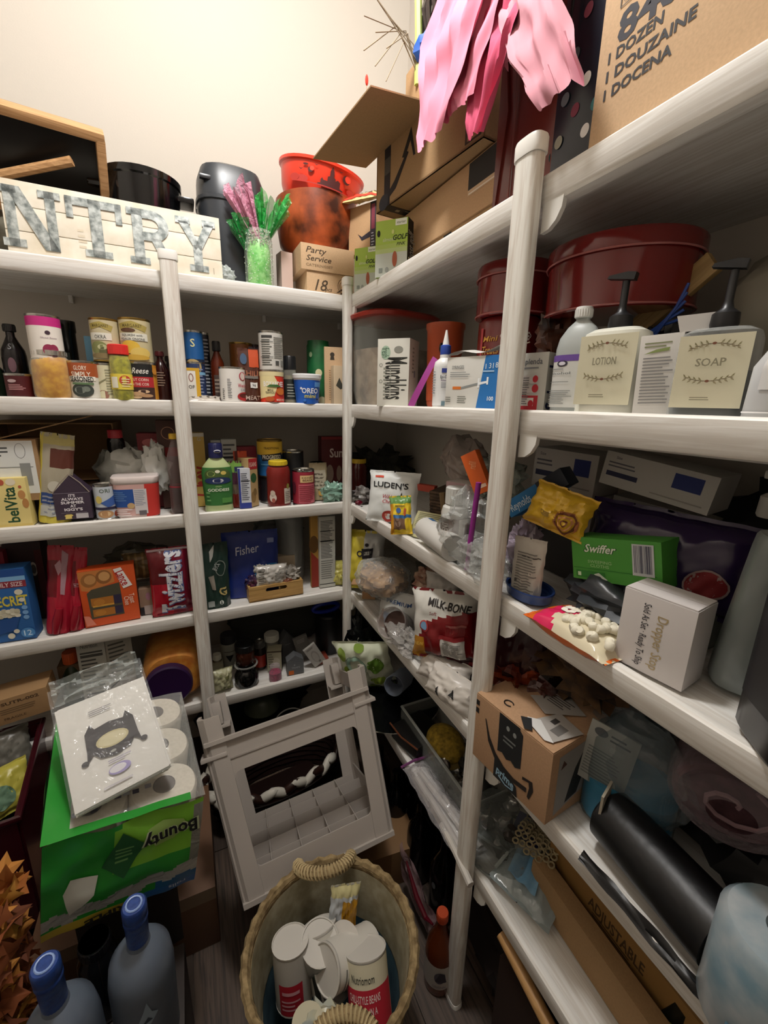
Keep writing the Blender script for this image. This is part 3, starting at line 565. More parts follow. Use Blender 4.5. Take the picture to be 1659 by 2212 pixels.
tins('tin_can', 'squash with onions can stacked on the black and red corn can', ((-0.6558,0.05,1.608),0.0845,0.1248), 'c7bb94', [('p', [(.18, .9), (.5, .97), (.82, .86), (.76, .72), (.5, .82), (.22, .76)], 'a8974e'), ('t', .5, .86, .08, 'MARGARET', '5c4c1e', {'w': .4}), ('e', .4, .75, .16, .05, '5a3a24'), ('r', .18, .5, .8, .68, 'dcdacb'), ('t', .48, .63, .06, 'SQUASH with', '4a4a48', {'w': .42}), ('t', .48, .54, .06, 'VIDALIA ONIONS', '4a4a48', {'w': .5}), ('e', .42, .34, .2, .16, 'd9b23c'), ('e', .62, .2, .2, .14, 'd8bb62'), ('e', .5, .09, .3, .07, 'c79f3a')], rim=GOLDM, rz=-6)
tins('tin_can', 'black and red baby corn can with script lettering under the squash can', ((-0.6491,0.045,1.5),0.0793,0.1119), 'c98a2c', [('r', .12, .64, .80, 1, '141312'), ('t', .5, .82, .17, 'Reese', 'f0ede4', {'sh': .3, 'w': .36}), ('r', .12, .34, .80, .64, 'b3242a'), ('t', .48, .56, .08, 'CUT CORN', 'efd9c9', {'w': .38}), ('t', .46, .43, .08, 'ON THE COB', 'efd9c9', {'w': .42}), ('r', .12, 0, .80, .34, '3a1f18'), ('e', .4, .15, .17, .06, 'c9a27a'), ('e', .55, .22, .12, .05, 'dab892'), ('e', .6, .1, .14, .05, 'b98f66'), ('e', .38, .05, .12, .04, 'd8b68c'), ('e', .84, .82, .07, .1, 'c9862c')], rz=-6)
vessel('pepper_jar', 'small jar of yellow-green banana peppers with a red lid at the shelf edge', 'jar', (-0.7007,0.025,1.5),0.0588,0.1563, [(.86, 0), (.98, .02), (1, .06), (1, .72), (.9, .80), (.86, .82), (.86, 1)], mat('e4e2a8', .05, kind='glass', a=.08), cap=(.82, 1, .98), capm='d8302c', fill=(.01, .8, mat('b9b32e', .4, kind='noise', b='7f7f1c', sc_=90, bump=.6), .96), lab=(.2, .48), labm='e4cf4e', items=[('e', .6, .6, .16, .3, 'c2402c'), ('l', .5, .15, .8, .75, 4, 'f0e0b0'), ('r', .2, .1, .4, .8, 'e8e4d0')], nm='jar_glass')
vessel('sauce_bottle', 'dark red-brown sauce bottle left of the back wall post', 'bottle', (-0.5992,0.1,1.5),0.0502,0.1522, BOT, mat('3a1714', .15), cap=(.9, 1, .5), capm='5e1f22', items=[('l', .35, .3, .65, .6, 6, 'a88a78')])
vessel('dark_bottle', 'dark bottle half hidden by the back wall post on the second level', 'bottle', (-0.5748,0.16,1.5),0.0460,0.1448, BOT, mat('1c100e', .15), cap=(.88, 1, .5), capm='201614')
vessel('dark_bottle', 'dark green round bottle cut by the left picture edge', 'bottle', (-1.038,0.16,1.5),0.0567,0.1154, BOT, mat('10190f', .2), cap=(.9, 1, .5), capm='10190f')
# right of the post
tins('tin_can', 'blue soup can right of the back wall post, topmost of its stack', ((-0.4964,0.1,1.585),0.0581,0.1359), '1f5c9a', [('t', .45, .75, .2, "S", 'e8e0a0'), ('r', .1, .2, .9, .35, '0f2440'), ('e', .4, .15, .3, .2, 'b09a68'), ('e', .4, .15, .18, .12, '8a6e44')])
tins('tin_can', 'blue-banded can at the bottom of the stack right of the post', ((-0.498,0.1,1.5),0.0619,0.1260), '2a3b62', [('l', .4, .1, .8, .9, 9, '8a94ae'), ('r', .1, .7, .9, .78, '7fb4d8')])
tins('tin_can', 'navy nutrition-panel can with a steel rim behind the blue soup can', ((-0.4647,0.16,1.5),0.0383,0.2258), '20242e', [('l', .3, .1, .8, .95, 16, 'a4a8ae')])
carton('retail_box', 'small yellow and white pasta carton against the post on the second level', 'box', (-0.5102,0.035,1.5),0.0430,0.1040, .03, 'e8e4da', front=[('r', .72, 0, 1, 1, 'd9a828'), ('r', 0, .92, 1, 1, 'd9a828'), ('o', .4, .72, .16, .12, .002, '8a3a2c'), ('t', .4, .45, .1, 'OF', '33302c'), ('e', .3, .08, .2, .08, 'b8ad9c')])
pouch('foil_packet', 'flat silver foil packet with paw prints lying on the shelf lip right of the post', 'packet', (-0.4797,0.015,1.502), .10, .045, .014, 'b9b1a6', [('e', .15, .5, .05, .12, '6a6058'), ('e', .38, .45, .05, .12, '6a6058'), ('e', .62, .5, .05, .12, '6a6058'), ('e', .85, .5, .04, .12, '6a6058')], rx=-68, style='pillow', crum=.003, fr=.3)
vessel('sauce_bottle', 'amber hot sauce bottle with a black cap behind the white chili can', 'bottle', (-0.4268,0.13,1.5),0.0460,0.1989, BOT, mat('5a2210', .12), cap=(.84, 1, .55), capm='0e0e10', items=[('r', .3, .1, .7, .45, '4a3a34'), ('l', .32, .15, .68, .4, 4, '9a8a7a')])
tins('tin_can', 'tall orange and gold chili can at the back of the second level', ((-0.342,0.17,1.5),0.0794,0.2036), '7d4a1c', [('t', .5, .86, .08, 'DINNER', 'e0b060', {'w': .3}), ('t', .5, .74, .10, 'CHILI', 'e8c070', {'w': .3}), ('e', .5, .45, .2, .12, '9a3a24')], rim=GOLDM)
tins('tin_can', 'tall dark can with red label beside the gold chili can at the back', ((-0.2928,0.2,1.5),0.0365,0.2058), '3a1418', rim=mat('3a2a28', .4))
tins('tin_can', 'white chili can with a girl drawing and red bowl on the second level', ((-0.389,0.05,1.5),0.0831,0.1128), 'e9e6e0', [('e', .70, .78, .11, .14, 'c43a50'), ('e', .70, .78, .08, .11, 'e9d9d0'), ('t', .70, .5, .12, "Wendy's", 'c4284a', {'w': .3}), ('t', .72, .36, .08, 'CHILI', '6d7280', {'w': .2}), ('e', .72, .15, .2, .14, 'b02a2c'), ('e', .72, .18, .15, .07, '5e2018'), ('l', .3, .1, .4, .7, 12, '5a5a58'), ('l', .16, .05, .22, .4, 6, '3a3a38')], rz=8)
pouch('seasoning_pouch', 'brown and orange seasoning pouch standing between two cans', 'pouch', (-0.3348,0.04,1.5),0.0684,0.1759, .03, '4a2417', [('r', .5, .66, .96, .98, 'c04a1c'), ('t', .5, .55, .1, 'CHILI', 'a8674a'), ('r', .05, .45, .9, .5, '6e6a64'), ('r', .5, .28, .85, .38, 'd4d2d0'), ('t', .66, .33, .05, '.98', '2a2a2c'), ('t', .6, .1, .08, 'MEAT', 'b8a498'), ('e', .25, .8, .16, .1, '3c5470')], rx=-3)
pouch('seasoning_pouch', 'dark pouch leaning behind the orange seasoning pouch', 'pouch', (-0.3016,0.09,1.5),0.0498,0.1861, .02, '231a22')
tins('tin_can', 'white can printed all over with nutrition text, stacked on the ravioli can', ((-0.2616,0.04,1.605),0.0794,0.1251), 'cfcdc6', [('r', .18, .86, .48, .93, '3a3a38'), ('l', .18, .1, .47, .84, 12, '55554f'), ('l', .52, .3, .85, .9, 12, '6a6a64'), ('r', .55, .12, .65, .24, '4a4a46'), ('r', .7, .12, .85, .26, '8a8a84'), ('r', .15, .75, .5, .765, '222222'), ('r', .15, .33, .5, .345, '222222')])
tins('tin_can', 'red and cream mini ravioli can under the white nutrition can', ((-0.2632,0.04,1.5),0.0810,0.1100), 'd93a24', [('p', [(.05, 1), (.45, 1), (.62, .62), (.5, .2), (.05, .1)], 'e6d7a0'), ('r', 0, .86, 1, 1, 'e2d4a2'), ('t', .5, .6, .17, 'BOYARDEE', 'f4f2ea', {'w': .56, 'b': .06}), ('t', .4, .4, .07, 'MINI', '4a3a2a'), ('t', .4, .32, .08, 'RAVIOLI', '3a2a1e', {'w': .24}), ('e', .68, .36, .13, .12, 'd9762c'), ('e', .38, .1, .12, .08, 'c25a22'), ('t', .68, .08, .07, 'MADE WITH', 'f0e0d0', {'w': .26}), ('p', [(.3, .5), (.7, .5), (.6, .58), (.4, .58)], '3f6a34')])
vessel('spice_jar', 'glass spice jar with a black lid between ravioli can and cookie cup', 'jar', (-0.193,0.075,1.5),0.0460,0.1618, [(.95, 0), (1, .02), (1, .62), (.9, .7), (.9, .76)], mat('cfd0c4', .1, kind='glass', a=.2), cap=(.72, 1, .95), capm='15171a', lab=(.1, .52), labm='2c3330', items=[('l', .3, .1, .7, .8, 5, '9aa094')], fill=(.02, .6, '8f8868', .95), nm='jar_glass')
vessel('cookie_cup', 'blue mini cookie cup with a white lid at the shelf edge', 'cup', (-0.1419,0.035,1.5),0.0998,0.1020, [(.72, 0), (.75, .01), (.93, .84), (1.0, .86), (1.02, .97), (.96, 1)], 'e4e6e8', lab=(.02, .80), labm='1f5fc0', items=[('t', .5, .56, .22, 'OREO', 'f2f4f8', {'w': .44, 'b': .07}), ('t', .5, .34, .17, 'mini', 'e8d648', {'w': .30, 'b': .05}), ('e', .27, .65, .03, .05, 'e8ecf2'), ('e', .72, .2, .03, .04, '2a2420'), ('e', .35, .15, .04, .06, '3a78d0'), ('r', .6, .72, .8, .92, '5f9ade')], nm='cup_body')
vessel('cheese_shaker', 'tall green grated cheese shaker behind the cookie cup', 'shaker', (-0.0752,0.12,1.5),0.0837,0.2244, [(.98, 0), (1, .01), (1, .92), (.93, .96), (.93, 1)], mat('1f6a3a', .35, kind='noise', b='174e2c', sc_=20), items=[('e', .42, .5, .09, .06, 'd0c9a0'), ('e', .5, .07, .1, .06, 'b0ad8c'), ('e', .2, .78, .05, .04, '8aa078')], nm='shaker_body')
carton('retail_box', 'tall tan carton with a dark figure stamp left of the corner post', 'box', (-0.0273,0.06,1.5),0.0818,0.2025, .05, KRAFT, front=[('e', .35, .87, .1, .04, '3a3024'), ('p', [(.25, .78), (.45, .78), (.42, .84), (.28, .84)], '3a3024'), ('l', .2, .08, .5, .62, 14, '8f7858')], rz=-10)
carton('retail_box', 'small pale carton with a blue edge touching the corner post', 'box', (-0.0245,0.028,1.5),0.0423,0.1373, .04, 'cdb798', front=[('p', [(.2, .5), (.5, .7), (.9, .45), (.6, .4)], '3c3a30'), ('r', .82, 0, 1, .5, '4a8ab0')])
# ---------------------------------------------------------------- second level, right wall
def RB(nm, label, cat, a, **k): return None
t = thing('cereal_tub', 'big clear tub with a red lid full of brown cereal at the inside corner', 'tub', (.145, -.06, Z1+.001), 10); b = B()
b.lathe([(.095, 0), (.108, .004), (.116, .05), (.118, .278), (.120, .285)], mat('c9cdc6', .08, kind='glass', a=.14), 36, sx=1.12, power=3.2, caps=False); b.obj('tub_wall', t)
b = B(); b.lathe([(.104, .003), (.111, .04), (.113, .185), (0, .20)], mat('b39f88', .9, kind='noise', b='7a6654', sc_=22, bump=.4), 36, sx=1.12, power=3.2); b.obj('cereal', t)
b = B(); b.lathe([(.124, .279), (.130, .282), (.132, .292), (.125, .298), (.115, .298), (.105, .292), (0, .292)], mat('9c3226', .35), 40, sx=1.12, power=3.2); b.obj('lid', t)
carton('donut_box', 'white and green donut box standing on its end before the cereal tub', 'box', (.02, -.322, Z1+.001), .099, .190, .085, 'd3d1c6', rz=-47,
   front=[('t', .62, .42, .36, 'Munchkins', '25251f', {'rot': -90, 'w': .62, 'b': .04}), ('e', .26, .80, .15, .10, '9fb8a0'), ('t', .26, .8, .12, 'fresh', '3c5a44', {'rot': -90, 'w': .14}), ('e', .66, .84, .14, .05, '8a8a80'), ('l', .2, .1, .32, .6, 9, '8d8f84'), ('l', .4, .12, .46, .68, 14, '9a9c90'), ('o', .12, .62, .05, .025, .001, '55554c'), ('o', .12, .38, .05, .025, .001, '55554c')], right=[('l', .3, .5, .5, .9, 7, '9a988e'), ('r', .5, .45, .65, .55, '8d8c96')])
t = thing('strap', 'magenta ribbon strap leaning on the donut box side', 'strap', (.0, -.40, Z1+.002)); b = B()
b.sheet(lambda u, v: (.03+.03*v*v, -.02-.07*v+(.016-.004*v)*(u-.5)*2 - .01*math.sin(v*pi), .125*v+(u-.5)*.01), 3, 12, mat('9c3a8a', .5)); b.obj('ribbon', t)
t = thing('plastic_bucket', 'orange plastic pail behind the ear cleaner bottle', 'bucket', (.15, -.39, Z1+.001)); b = B()
b.lathe([(.04, 0), (.045, .01), (.052, .212), (.055, .216), (.055, .228), (.05, .228), (.047, .02), (0, .015)], mat('b5502c', .4), 28); b.obj('bucket_body', t)
b = B(); b.ball(-.035, -.04, .16, .008, .006, .014, BLACK); b.obj('handle_knob', t)
vessel('ear_cleaner_bottle', 'white cleaner bottle with blue collar and pointed nozzle', 'bottle', (0.045,-0.5613,1.5),0.0521,0.1269, [(.95, 0), (1, .01), (1, .80), (.92, .87), (.5, .94), (.5, 1)], 'dfe0de', lab=(.06, .78), labm='e3e4e4', rz=-50,
   items=[('r', .52, .84, .72, .95, '2f3f90'), ('t', .62, .74, .08, 'Epi-Otic', '1f2030', {'w': .26}), ('t', .62, .65, .05, 'Advanced', '6a4a78', {'w': .22}), ('l', .52, .45, .76, .6, 4, '8a8c94'), ('l', .18, .3, .36, .9, 9, '9a9ca4'), ('r', .55, 0, .68, .12, '6f8a94'), ('r', .68, 0, .8, .12, '1f2a50')])
t = thing('bottle_nozzle', 'blue ring and white dropper tip on the cleaner bottle', 'nozzle', (.045, -.561, Z1+.1275)); b = B()
b.lathe([(.0125, 0), (.013, .002), (.0125, .02), (.010, .022)], mat('2b4ba8', .4), 24); b.obj('collar', t); b = B(); b.lathe([(.0085, .02), (.007, .03), (.0028, .052), (.002, .056), (0, .0565)], 'e8e8e4', 20); b.obj('tip', t)
carton('syringe_box', 'blue and white insulin syringe box with a torn open top', 'box', (.028, -.700, Z1+.004), .150, .108, .055, 'd9d8d2', rz=-74, ry=1,
   front=[('p', [(.60, 0), (1, 0), (1, 1), (.70, 1)], '1f6fb5'), ('r', .14, .36, .30, .42, 'd9772c'), ('p', [(.30, .37), (.62, .46), (.62, .50), (.30, .41)], '8a8f8e'), ('r', .60, .40, .63, .58, 'eef2f4'), ('p', [(.62, .45), (.76, .49), (.76, .53), (.62, .5)], 'eef2f4'), ('r', .75, .46, .78, .60, 'eef2f4'), ('t', .72, .80, .10, '1', 'd8e6f0'), ('t', .81, .81, .10, '31', 'd8e6f0'), ('t', .90, .82, .10, '8', 'd8e6f0'), ('l', .68, .68, .9, .74, 1, 'a8c8e4'), ('t', .84, .2, .08, '100', 'e6eef4', {'b': .05}), ('t', .22, .80, .07, 'SYRINGES', '6a6c6c', {'w': .22}), ('l', .08, .60, .5, .72, 3, '9a9c9a'), ('l', .25, .08, .45, .24, 4, '77796f'), ('l', .02, .1, .16, .22, 3, '77796f')], right=[('r', 0, .1, .7, 1, 'cdbdb5'), ('r', 0, 0, 1, .1, '1f6fb5')])
t = thing('box_flap', 'torn white cardboard flap on top of the syringe box', 'flap', (.035, -.695, Z1+.112), -74); b = B()
b.sheet(lambda u, v: ((u-.5)*.145, .0+v*.04 - .012, .004+.010*u+.006*math.sin(u*7)+.006*v), 12, 4, 'dcdad4'); b.obj('flap', t)
# biscuit canister and tins
t = thing('treat_canister', 'red dog biscuit canister with a bone logo under a dark red tin', 'canister', (.15, -.665, Z1+.001), -62); b = B()
MR = mat('6e1a18', .25); b.lathe([(.068, 0), (.072, .004), (.072, .19), (.066, .198), (0, .198)], MR, 34); b.obj('canister_body', t)
q = B(); prints(q, cyl(.0722, 0, .195), [('t', .68, .80, .085, 'MILK-BONE', 'e8e0d8', {'w': .26, 'b': .08}), ('o', .68, .8, .15, .06, .002, 'd8c9c0'), ('t', .42, .78, .06, 'Mini', 'c9963c', {'sh': .3, 'w': .16}), ('t', .42, .66, .09, "Treats", 'c9963c', {'sh': .3, 'w': .2}), ('e', .45, .45, .08, .06, 'a86a2c'), ('p', [(.3, .9), (.34, .9), (.33, .5), (.3, .5)], 'a83a3c')], pi*.072, .17, .008); q.obj('label_print', t)
def redtin(label, loc, r, h, sx, rx, ry, rz=0):
    t = thing('round_tin', label, 'tin', loc, rz, rx=rx, ry=ry); m = mat('74211f', .13); b = B()
    b.lathe([(r*.97, 0), (r, .003), (r, .006), (r*.985, .009), (r*.985, h*.76)], m, 48, sx=sx); b.obj('tin_body', t)
    b = B(); b.lathe([(r*1.0, h*.74), (r*1.015, h*.745), (r*1.015, h*.95), (r*.99, h*.985), (r*.93, h), (0, h*.995)], m, 48, sx=sx); b.obj('tin_lid', t)
    b = B(); b.tube([(r*1.018*sx*cos(a), r*1.018*sin(a), h*.745) for a in [k*pi/24 for k in range(48)]], .0016, mat('b06a66', .2), 6, True); b.tube([(r*1.0*sx*cos(a), r*1.0*sin(a), .003) for a in [k*pi/24 for k in range(48)]], .0016, mat('b06a66', .2), 6, True); b.obj('rolled_rim', t)
redtin('dark red round tin stacked on the biscuit canister', (.15, -.67, Z1+.2), .084, .105, 1, 0, 0)
redtin('large glossy dark red round tin tilted on top of the clutter, right of the post', (.185, -.905, Z1+.172), .122, .112, 1.0, 2, 0, -60)
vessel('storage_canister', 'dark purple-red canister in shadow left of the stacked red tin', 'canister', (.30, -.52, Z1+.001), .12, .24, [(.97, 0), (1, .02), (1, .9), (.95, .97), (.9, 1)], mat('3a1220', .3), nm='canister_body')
carton('sweetener_box', 'white sweetener box with a red front and blue sideways script', 'box', (.030, -.880, Z1+.001), .052, .102, .050, 'd3d2ca', rz=-72,
   front=[('r', .0, 0, .75, .28, 'c8323c'), ('t', .42, .86, .10, 'Splenda', '5a5c66', {'w': .75}), ('l', .1, .72, .8, .78, 1, '8a8c90'), ('r', .08, .10, .6, .24, 'ece6e0'), ('e', .5, .14, .1, .06, 'c8323c'), ('r', .1, .32, .7, .44, 'd8cdc8'), ('e', .62, .4, .12, .07, 'c8323c'), ('r', .1, .48, .7, .62, 'd0c8c4'), ('e', .6, .56, .1, .06, 'c8323c'), ('l', .12, .12, .4, .6, 12, '7a7674')],
   right=[('t', .5, .48, .42, 'Splenda', '1c2450', {'rot': 90, 'w': .88, 'b': .06})])
vessel('alcohol_bottle', 'frosted rubbing alcohol bottle with white cap and purple-topped label', 'bottle', (0.05,-0.9567,1.5),0.0720,0.1653, [(.92, 0), (1, .02), (1, .62), (.9, .72), (.6, .82), (.30, .88), (.30, 1)], mat('a9aeac', .35), sy=.62, rz=-68, cap=(.90, 1, .36), capm='d8d8d4', lab=(.06, .56), labm='b9bdba', power=2.4,
   items=[('r', .08, 0, .62, 1, 'cfcfca'), ('r', .08, .88, .62, 1, '6a4a9a'), ('e', .36, .84, .08, .06, '35323e'), ('e', .36, .84, .05, .035, 'd8d4de'), ('l', .16, .72, .5, .76, 1, '8a8c88'), ('t', .34, .66, .05, 'alcohol', '6f726f', {'w': .3}), ('l', .14, .48, .5, .51, 1, '8a8c88'), ('l', .12, .06, .56, .34, 8, '8f928e')])
def pump(label, a, body, fillm, text, rz, liquid=None, boxy=3.2, ph=.075):
    loc, w, h = a
    t = vessel('pump_bottle', label, 'bottle', loc, w, h, [(.93, 0), (1, .012), (1, .86), (.93, .94), (.70, .985), (.36, 1)], body, sy=.72, rz=rz, power=boxy, nm='bottle_body', seg=40)
    R_ = w/2
    if liquid: b = B(); b.lathe([(R_*.94, .002), (R_*.965, .012), (R_*.965, h*.52), (0, h*.52)], liquid, 40, sy=.70, power=boxy); b.obj('liquid', t)
    b = B(); K = mat('17181b', .4)
    b.lathe([(R_*.34, h), (R_*.36, h+.004), (R_*.34, h+.016), (R_*.16, h+.022), (R_*.11, h+.03), (R_*.11, h+ph*.85)], K, 22); b.obj('pump_collar', t)
    b = B(); b.prism([(-R_*.55, h+ph*.93), (-R_*.1, h+ph*.88), (R_*.26, h+ph*.84), (R_*.30, h+ph*.97), (R_*.05, h+ph*1.0), (-R_*.5, h+ph*.98)], K, -R_*.14, R_*.14); b.obj('pump_head', t)
    lw, lh = w*.86, h*.78; b = B(); y = -R_*.72-.0012
    b.box(0, y, h*.12, lw, .0008, lh, 'd6d1b6'); b.obj('label_card', t)
    def wreath(cy, fl):
        r = []; n = 9
        for k in range(n):
            x = .2+.6*k/(n-1); yy = cy+fl*.05*(1-((x-.5)/.3)**2)
            r.append(('e', x, yy, .045, .006, '6a5a3e'))
            if k != 4:
                s_ = -1 if x < .5 else 1; r.append(('p', [(x, yy), (x+s_*.03, yy+.04), (x+s_*.055, yy+.055), (x+s_*.045, yy+.02)], '8a835e')); r.append(('p', [(x, yy), (x+s_*.04, yy-.015), (x+s_*.06, yy-.045), (x+s_*.015, yy-.03)], '9a9070'))
        r.append(('e', .5, cy+fl*.05, .03, .018, '7a4a34')); return r
    q = B(); prints(q, flat((-lw/2, y-.0005, h*.12), lw, lh), wreath(.83, 1)+wreath(.42, -1)+[('t', .5, .63, .11, text, 'a9a48c', {'w': .42}), ('t', .5, .63, .11, text, '8d8870', {'w': .40}), ('l', .3, .10, .62, .16, 2, '8a856c')], lw, lh); q.obj('label_print', t)
    return t
pump('white lotion pump bottle with a wreath label reading lotion', ((0.055,-1.021,1.5),0.0921,0.1260), 'dcdccf', None, 'LOTION', -72)
carton('slim_carton', 'slim white carton with green leaf mark and purple end panel between two pump bottles', 'box', (.04, -1.103, Z1+.001), .050, .106, .045, 'd5d2cc', rz=-68, ry=-2,
   front=[('l', .12, .84, .8, .92, 2, '8a8f6a'), ('p', [(.12, .77), (.7, .8), (.72, .84), (.4, .82)], '8a9a5a'), ('l', .12, .15, .85, .74, 15, '8c8a88')], right=[('b', .15, .05, .85, .98, '77737f'), ('r', .2, .02, .9, .2, '5a5a80')])
t = thing('carton_flap', 'open white end flap standing on the slim carton', 'flap', (.055, -1.135, Z1+.107), -62); b = B(); b.prism([(-.02, 0), (.02, .002), (.026, .022), (-.026, .02)], 'cfccc8', 0, .0008); b.obj('flap', t)
pump('clear soap pump bottle with a wreath label reading soap, right of the slim carton', ((0.06,-1.16,1.5),0.0832,0.1079), mat('c9ccc8', .05, kind='glass', a=.16), None, 'SOAP', -70, liquid=mat('4a5052', .2))
vessel('white_bottle', 'white bottle cut by the right picture edge on the second level', 'bottle', (0.04,-1.238,1.5),0.0538,0.0825, [(.95, 0), (1, .02), (.93, .7), (.6, .9), (.5, 1)], 'c4c6c8', sy=.6, rz=-70, items=[('r', .1, .1, .9, .12, 'eeeeee'), ('r', .3, .4, .8, .9, 'd8d8d8')])
crumple('black_bag', 'crumpled black plastic bag behind the sweetener box', 'bag', (.20, -.84, Z1+.002), .18, .16, .13, mat('0f0f12', .25), .4, 3, 2)
crumple('black_bag', 'crumpled black bag between the big red tin and the soap pump', 'bag', (.22, -1.02, Z1+.002), .2, .16, .14, mat('0c0c0f', .3), .4, 3, 4)
crumple('grey_sack', 'grey plastic sack leaning against the wall behind the soap bottle', 'bag', (.27, -1.17, Z1+.002), .2, .24, .27, mat('7a7568', .5), .18, 2.2, 6)
t = thing('wood_board', 'tan slat leaning diagonally behind the soap bottle', 'slat', (.20, -.885, Z1+.085), -90, ry=-36); b = B(); b.box(.09, 0, 0, .26, .012, .035, mat('a88a58', .6, kind='wood', b='917446', sc_=1), .001); b.obj('slat', t)
t = thing('blue_cord', 'tangle of blue cord between the tan slat and the slim carton', 'cord', (.14, -1.01, Z1+.125)); b = B(); BL = mat('24428a', .4)
for s_ in range(5): b.tube([(0, .04-.006*s_, -.03+.004*s_), (-.004, .01-.006*s_, .0), (.0, -.02-.004*s_, .012+.006*s_), (.004, -.045, .018+.012*s_)], .0022, BL, 6)
b.obj('cord', t)
crumple('paper_stack', 'crumpled dark wrapper with orange mark under the big red tin', 'wrapper', (.13, -.83, Z1+.10), .09, .07, .09, mat('5e3420', .4, kind='noise', b='1c1512', sc_=20), .4, 3, 9)
t = thing('string', 'loose brown wires poking out beside the sweetener box', 'string', (.06, -.80, Z1+.11)); b = B(); b.tube([(0, .03, .0), (0, 0, .014), (.0, -.03, .018)], .0012, '8a7a68', 5); b.obj('strand', t)
# ---------------------------------------------------------------- third level, back wall
Z2 = 1.1375
t = thing('cardboard_box', 'large open brown carton lying on its side at the left edge of the third level', 'box', (-.93, .16, Z2+.105), 0); b = B()
b.box(0, .12, .0, .34, .22, .004, CARD2); b.box(0, .12, .18, .34, .22, .004, CARD2); b.box(.168, .12, 0, .004, .22, .18, CARD2); b.box(-.168, .12, 0, .004, .22, .18, CARD2); b.box(0, .228, 0, .34, .004, .18, CARD2); b.obj('carton_body', t)
b = B(); b.box(0, -.05, 0, .30, .10, .003, CARD2, T=Matrix.Translation((0.03, 0, .18)) @ Matrix.Rotation(radians(-16), 4, 'Y')); b.obj('flap', t)
carton('shipping_box', 'brown carton with a white shipping label below the open carton at the left edge', 'box', (-1.017,0.05,1.208),0.1539,0.1780, .12, CARD2, front=[('r', .02, .12, .94, .98, 'd9dbd8'), ('l', .05, .72, .6, .9, 3, '4a4c4c'), ('b', .05, .2, .38, .42, '3a3c3c'), ('o', .74, .82, .08, .12, .001, '5a5c5c'), ('r', .70, .25, .86, .62, '8a8c8a'), ('r', .02, .55, .9, .565, '8a8c8a')])
carton('biscuit_box', 'yellow breakfast biscuit box with a green sideways name at the left edge', 'box', (-1.022,0.025,1.137),0.0955,0.1433, .05, 'e2cf86', front=[('t', .56, .46, .20, 'belVita', '1f4a2c', {'rot': 90, 'w': .72, 'b': .05}), ('e', .86, .66, .09, .09, 'c08a50'), ('e', .92, .48, .08, .10, 'b98248'), ('e', .65, .92, .12, .07, 'e8dcc0'), ('e', .42, .92, .08, .06, 'b8583c'), ('e', .85, .82, .04, .03, 'b8583c'), ('r', 0, 0, 1, .06, 'd8c070')])
carton('shipping_box', 'dark carton filling the gap behind the biscuit box', 'box', (-.93, .10, Z2+.001), .22, .10, .2, '3a2c20')
pouch('snack_pouch', 'tall yellow and grey pouch leaning behind the purple house carton', 'pouch', (-0.9286,0.06,1.137),0.0828,0.2678, .06, 'a9a18a', [('r', .1, .22, .8, .34, '24407a'), ('r', .1, .08, .8, .2, 'b7b9b4'), ('l', .15, .1, .8, .32, 5, '8a8e9a'), ('e', .5, .42, .2, .06, 'b9b4a4')], bands=lambda u, v: 'c7b84a' if v < .34 or u < .08 else ('5a2c20' if .62 < v < .82 and u > .3 else ('b5aa66' if v > .86 else 'a59d88')), rx=0, ry=9, crum=.006)
t = thing('house_carton', "purple house-shaped carton reading it's always summer at iggy's", 'carton', (-0.8715,0.03,1.146))
W, H = .092, .082; b = B(); PU = '3d3040'
b.box(0, .03, 0, W, .06, H, PU, .001); b.prism([(-W/2, H), (W/2, H), (0, H+.052)], PU, .0, .06); b.obj('carton_body', t)
b = B(); b.tube([(-W/2, -.001, H), (-W*.28, -.001, H+.030), (0, -.001, H+.056), (W*.28, -.001, H+.030), (W/2, -.001, H)], .0014, '9a8d80', 6); b.obj('edge_trim', t)
q = B(); prints(q, flat((-W/2, 0, 0), W, H), [('t', .5, .90, .10, "IT'S", 'e6e0e4', {'b': .1}), ('t', .5, .77, .10, 'ALWAYS', 'e6e0e4', {'b': .1, 'w': .6}), ('t', .5, .64, .10, 'SUMMER', 'e6e0e4', {'b': .1, 'w': .64}), ('t', .5, .51, .10, 'AT', 'e6e0e4', {'b': .1}), ('t', .5, .38, .10, "IGGY'S", 'e6e0e4', {'b': .1, 'w': .5}), ('r', .15, .25, .85, .255, 'b8b0ba'), ('r', .54, .03, .88, .22, 'b5b1b4'), ('p', [(.24, .03), (.42, .03), (.42, .12), (.47, .15), (.42, .2), (.28, .2), (.22, .15), (.25, .12)], 'd6c06a'), ('r', 0, .985, 1, 1, '8d8490')], W, H); q.obj('label_print', t)
crumple('plastic_bag', 'crumpled clear and white plastic bag behind the purple house carton', 'bag', (-.735, .16, Z2+.03), .17, .12, .19, mat('bcbfb8', .25, kind='noise', b='6f7068', sc_=10), .3, 2.6, 3)
crumple('plastic_bag', 'white crumpled bread bag with a teal spot left of the syrup bottle', 'bag', (-.645, .12, Z2+.055), .085, .06, .17, mat('cfd1cc', .35), .3, 3, 12)
vessel('syrup_bottle', 'black syrup bottle with a red cap behind the white tub', 'bottle', (-0.7536,0.14,1.137),0.0844,0.2702, [(.86, 0), (1, .03), (.97, .3), (.6, .52), (.52, .64), (.62, .8), (.58, .88), (.42, .92), (.4, 1)], mat('0d0a0a', .12), cap=(.90, 1, .48), capm='a8222e', sy=.8, items=[('e', .6, .32, .16, .07, '8a2a24'), ('p', [(.45, .2), (.75, .2), (.6, .33)], 'a83a2c')])
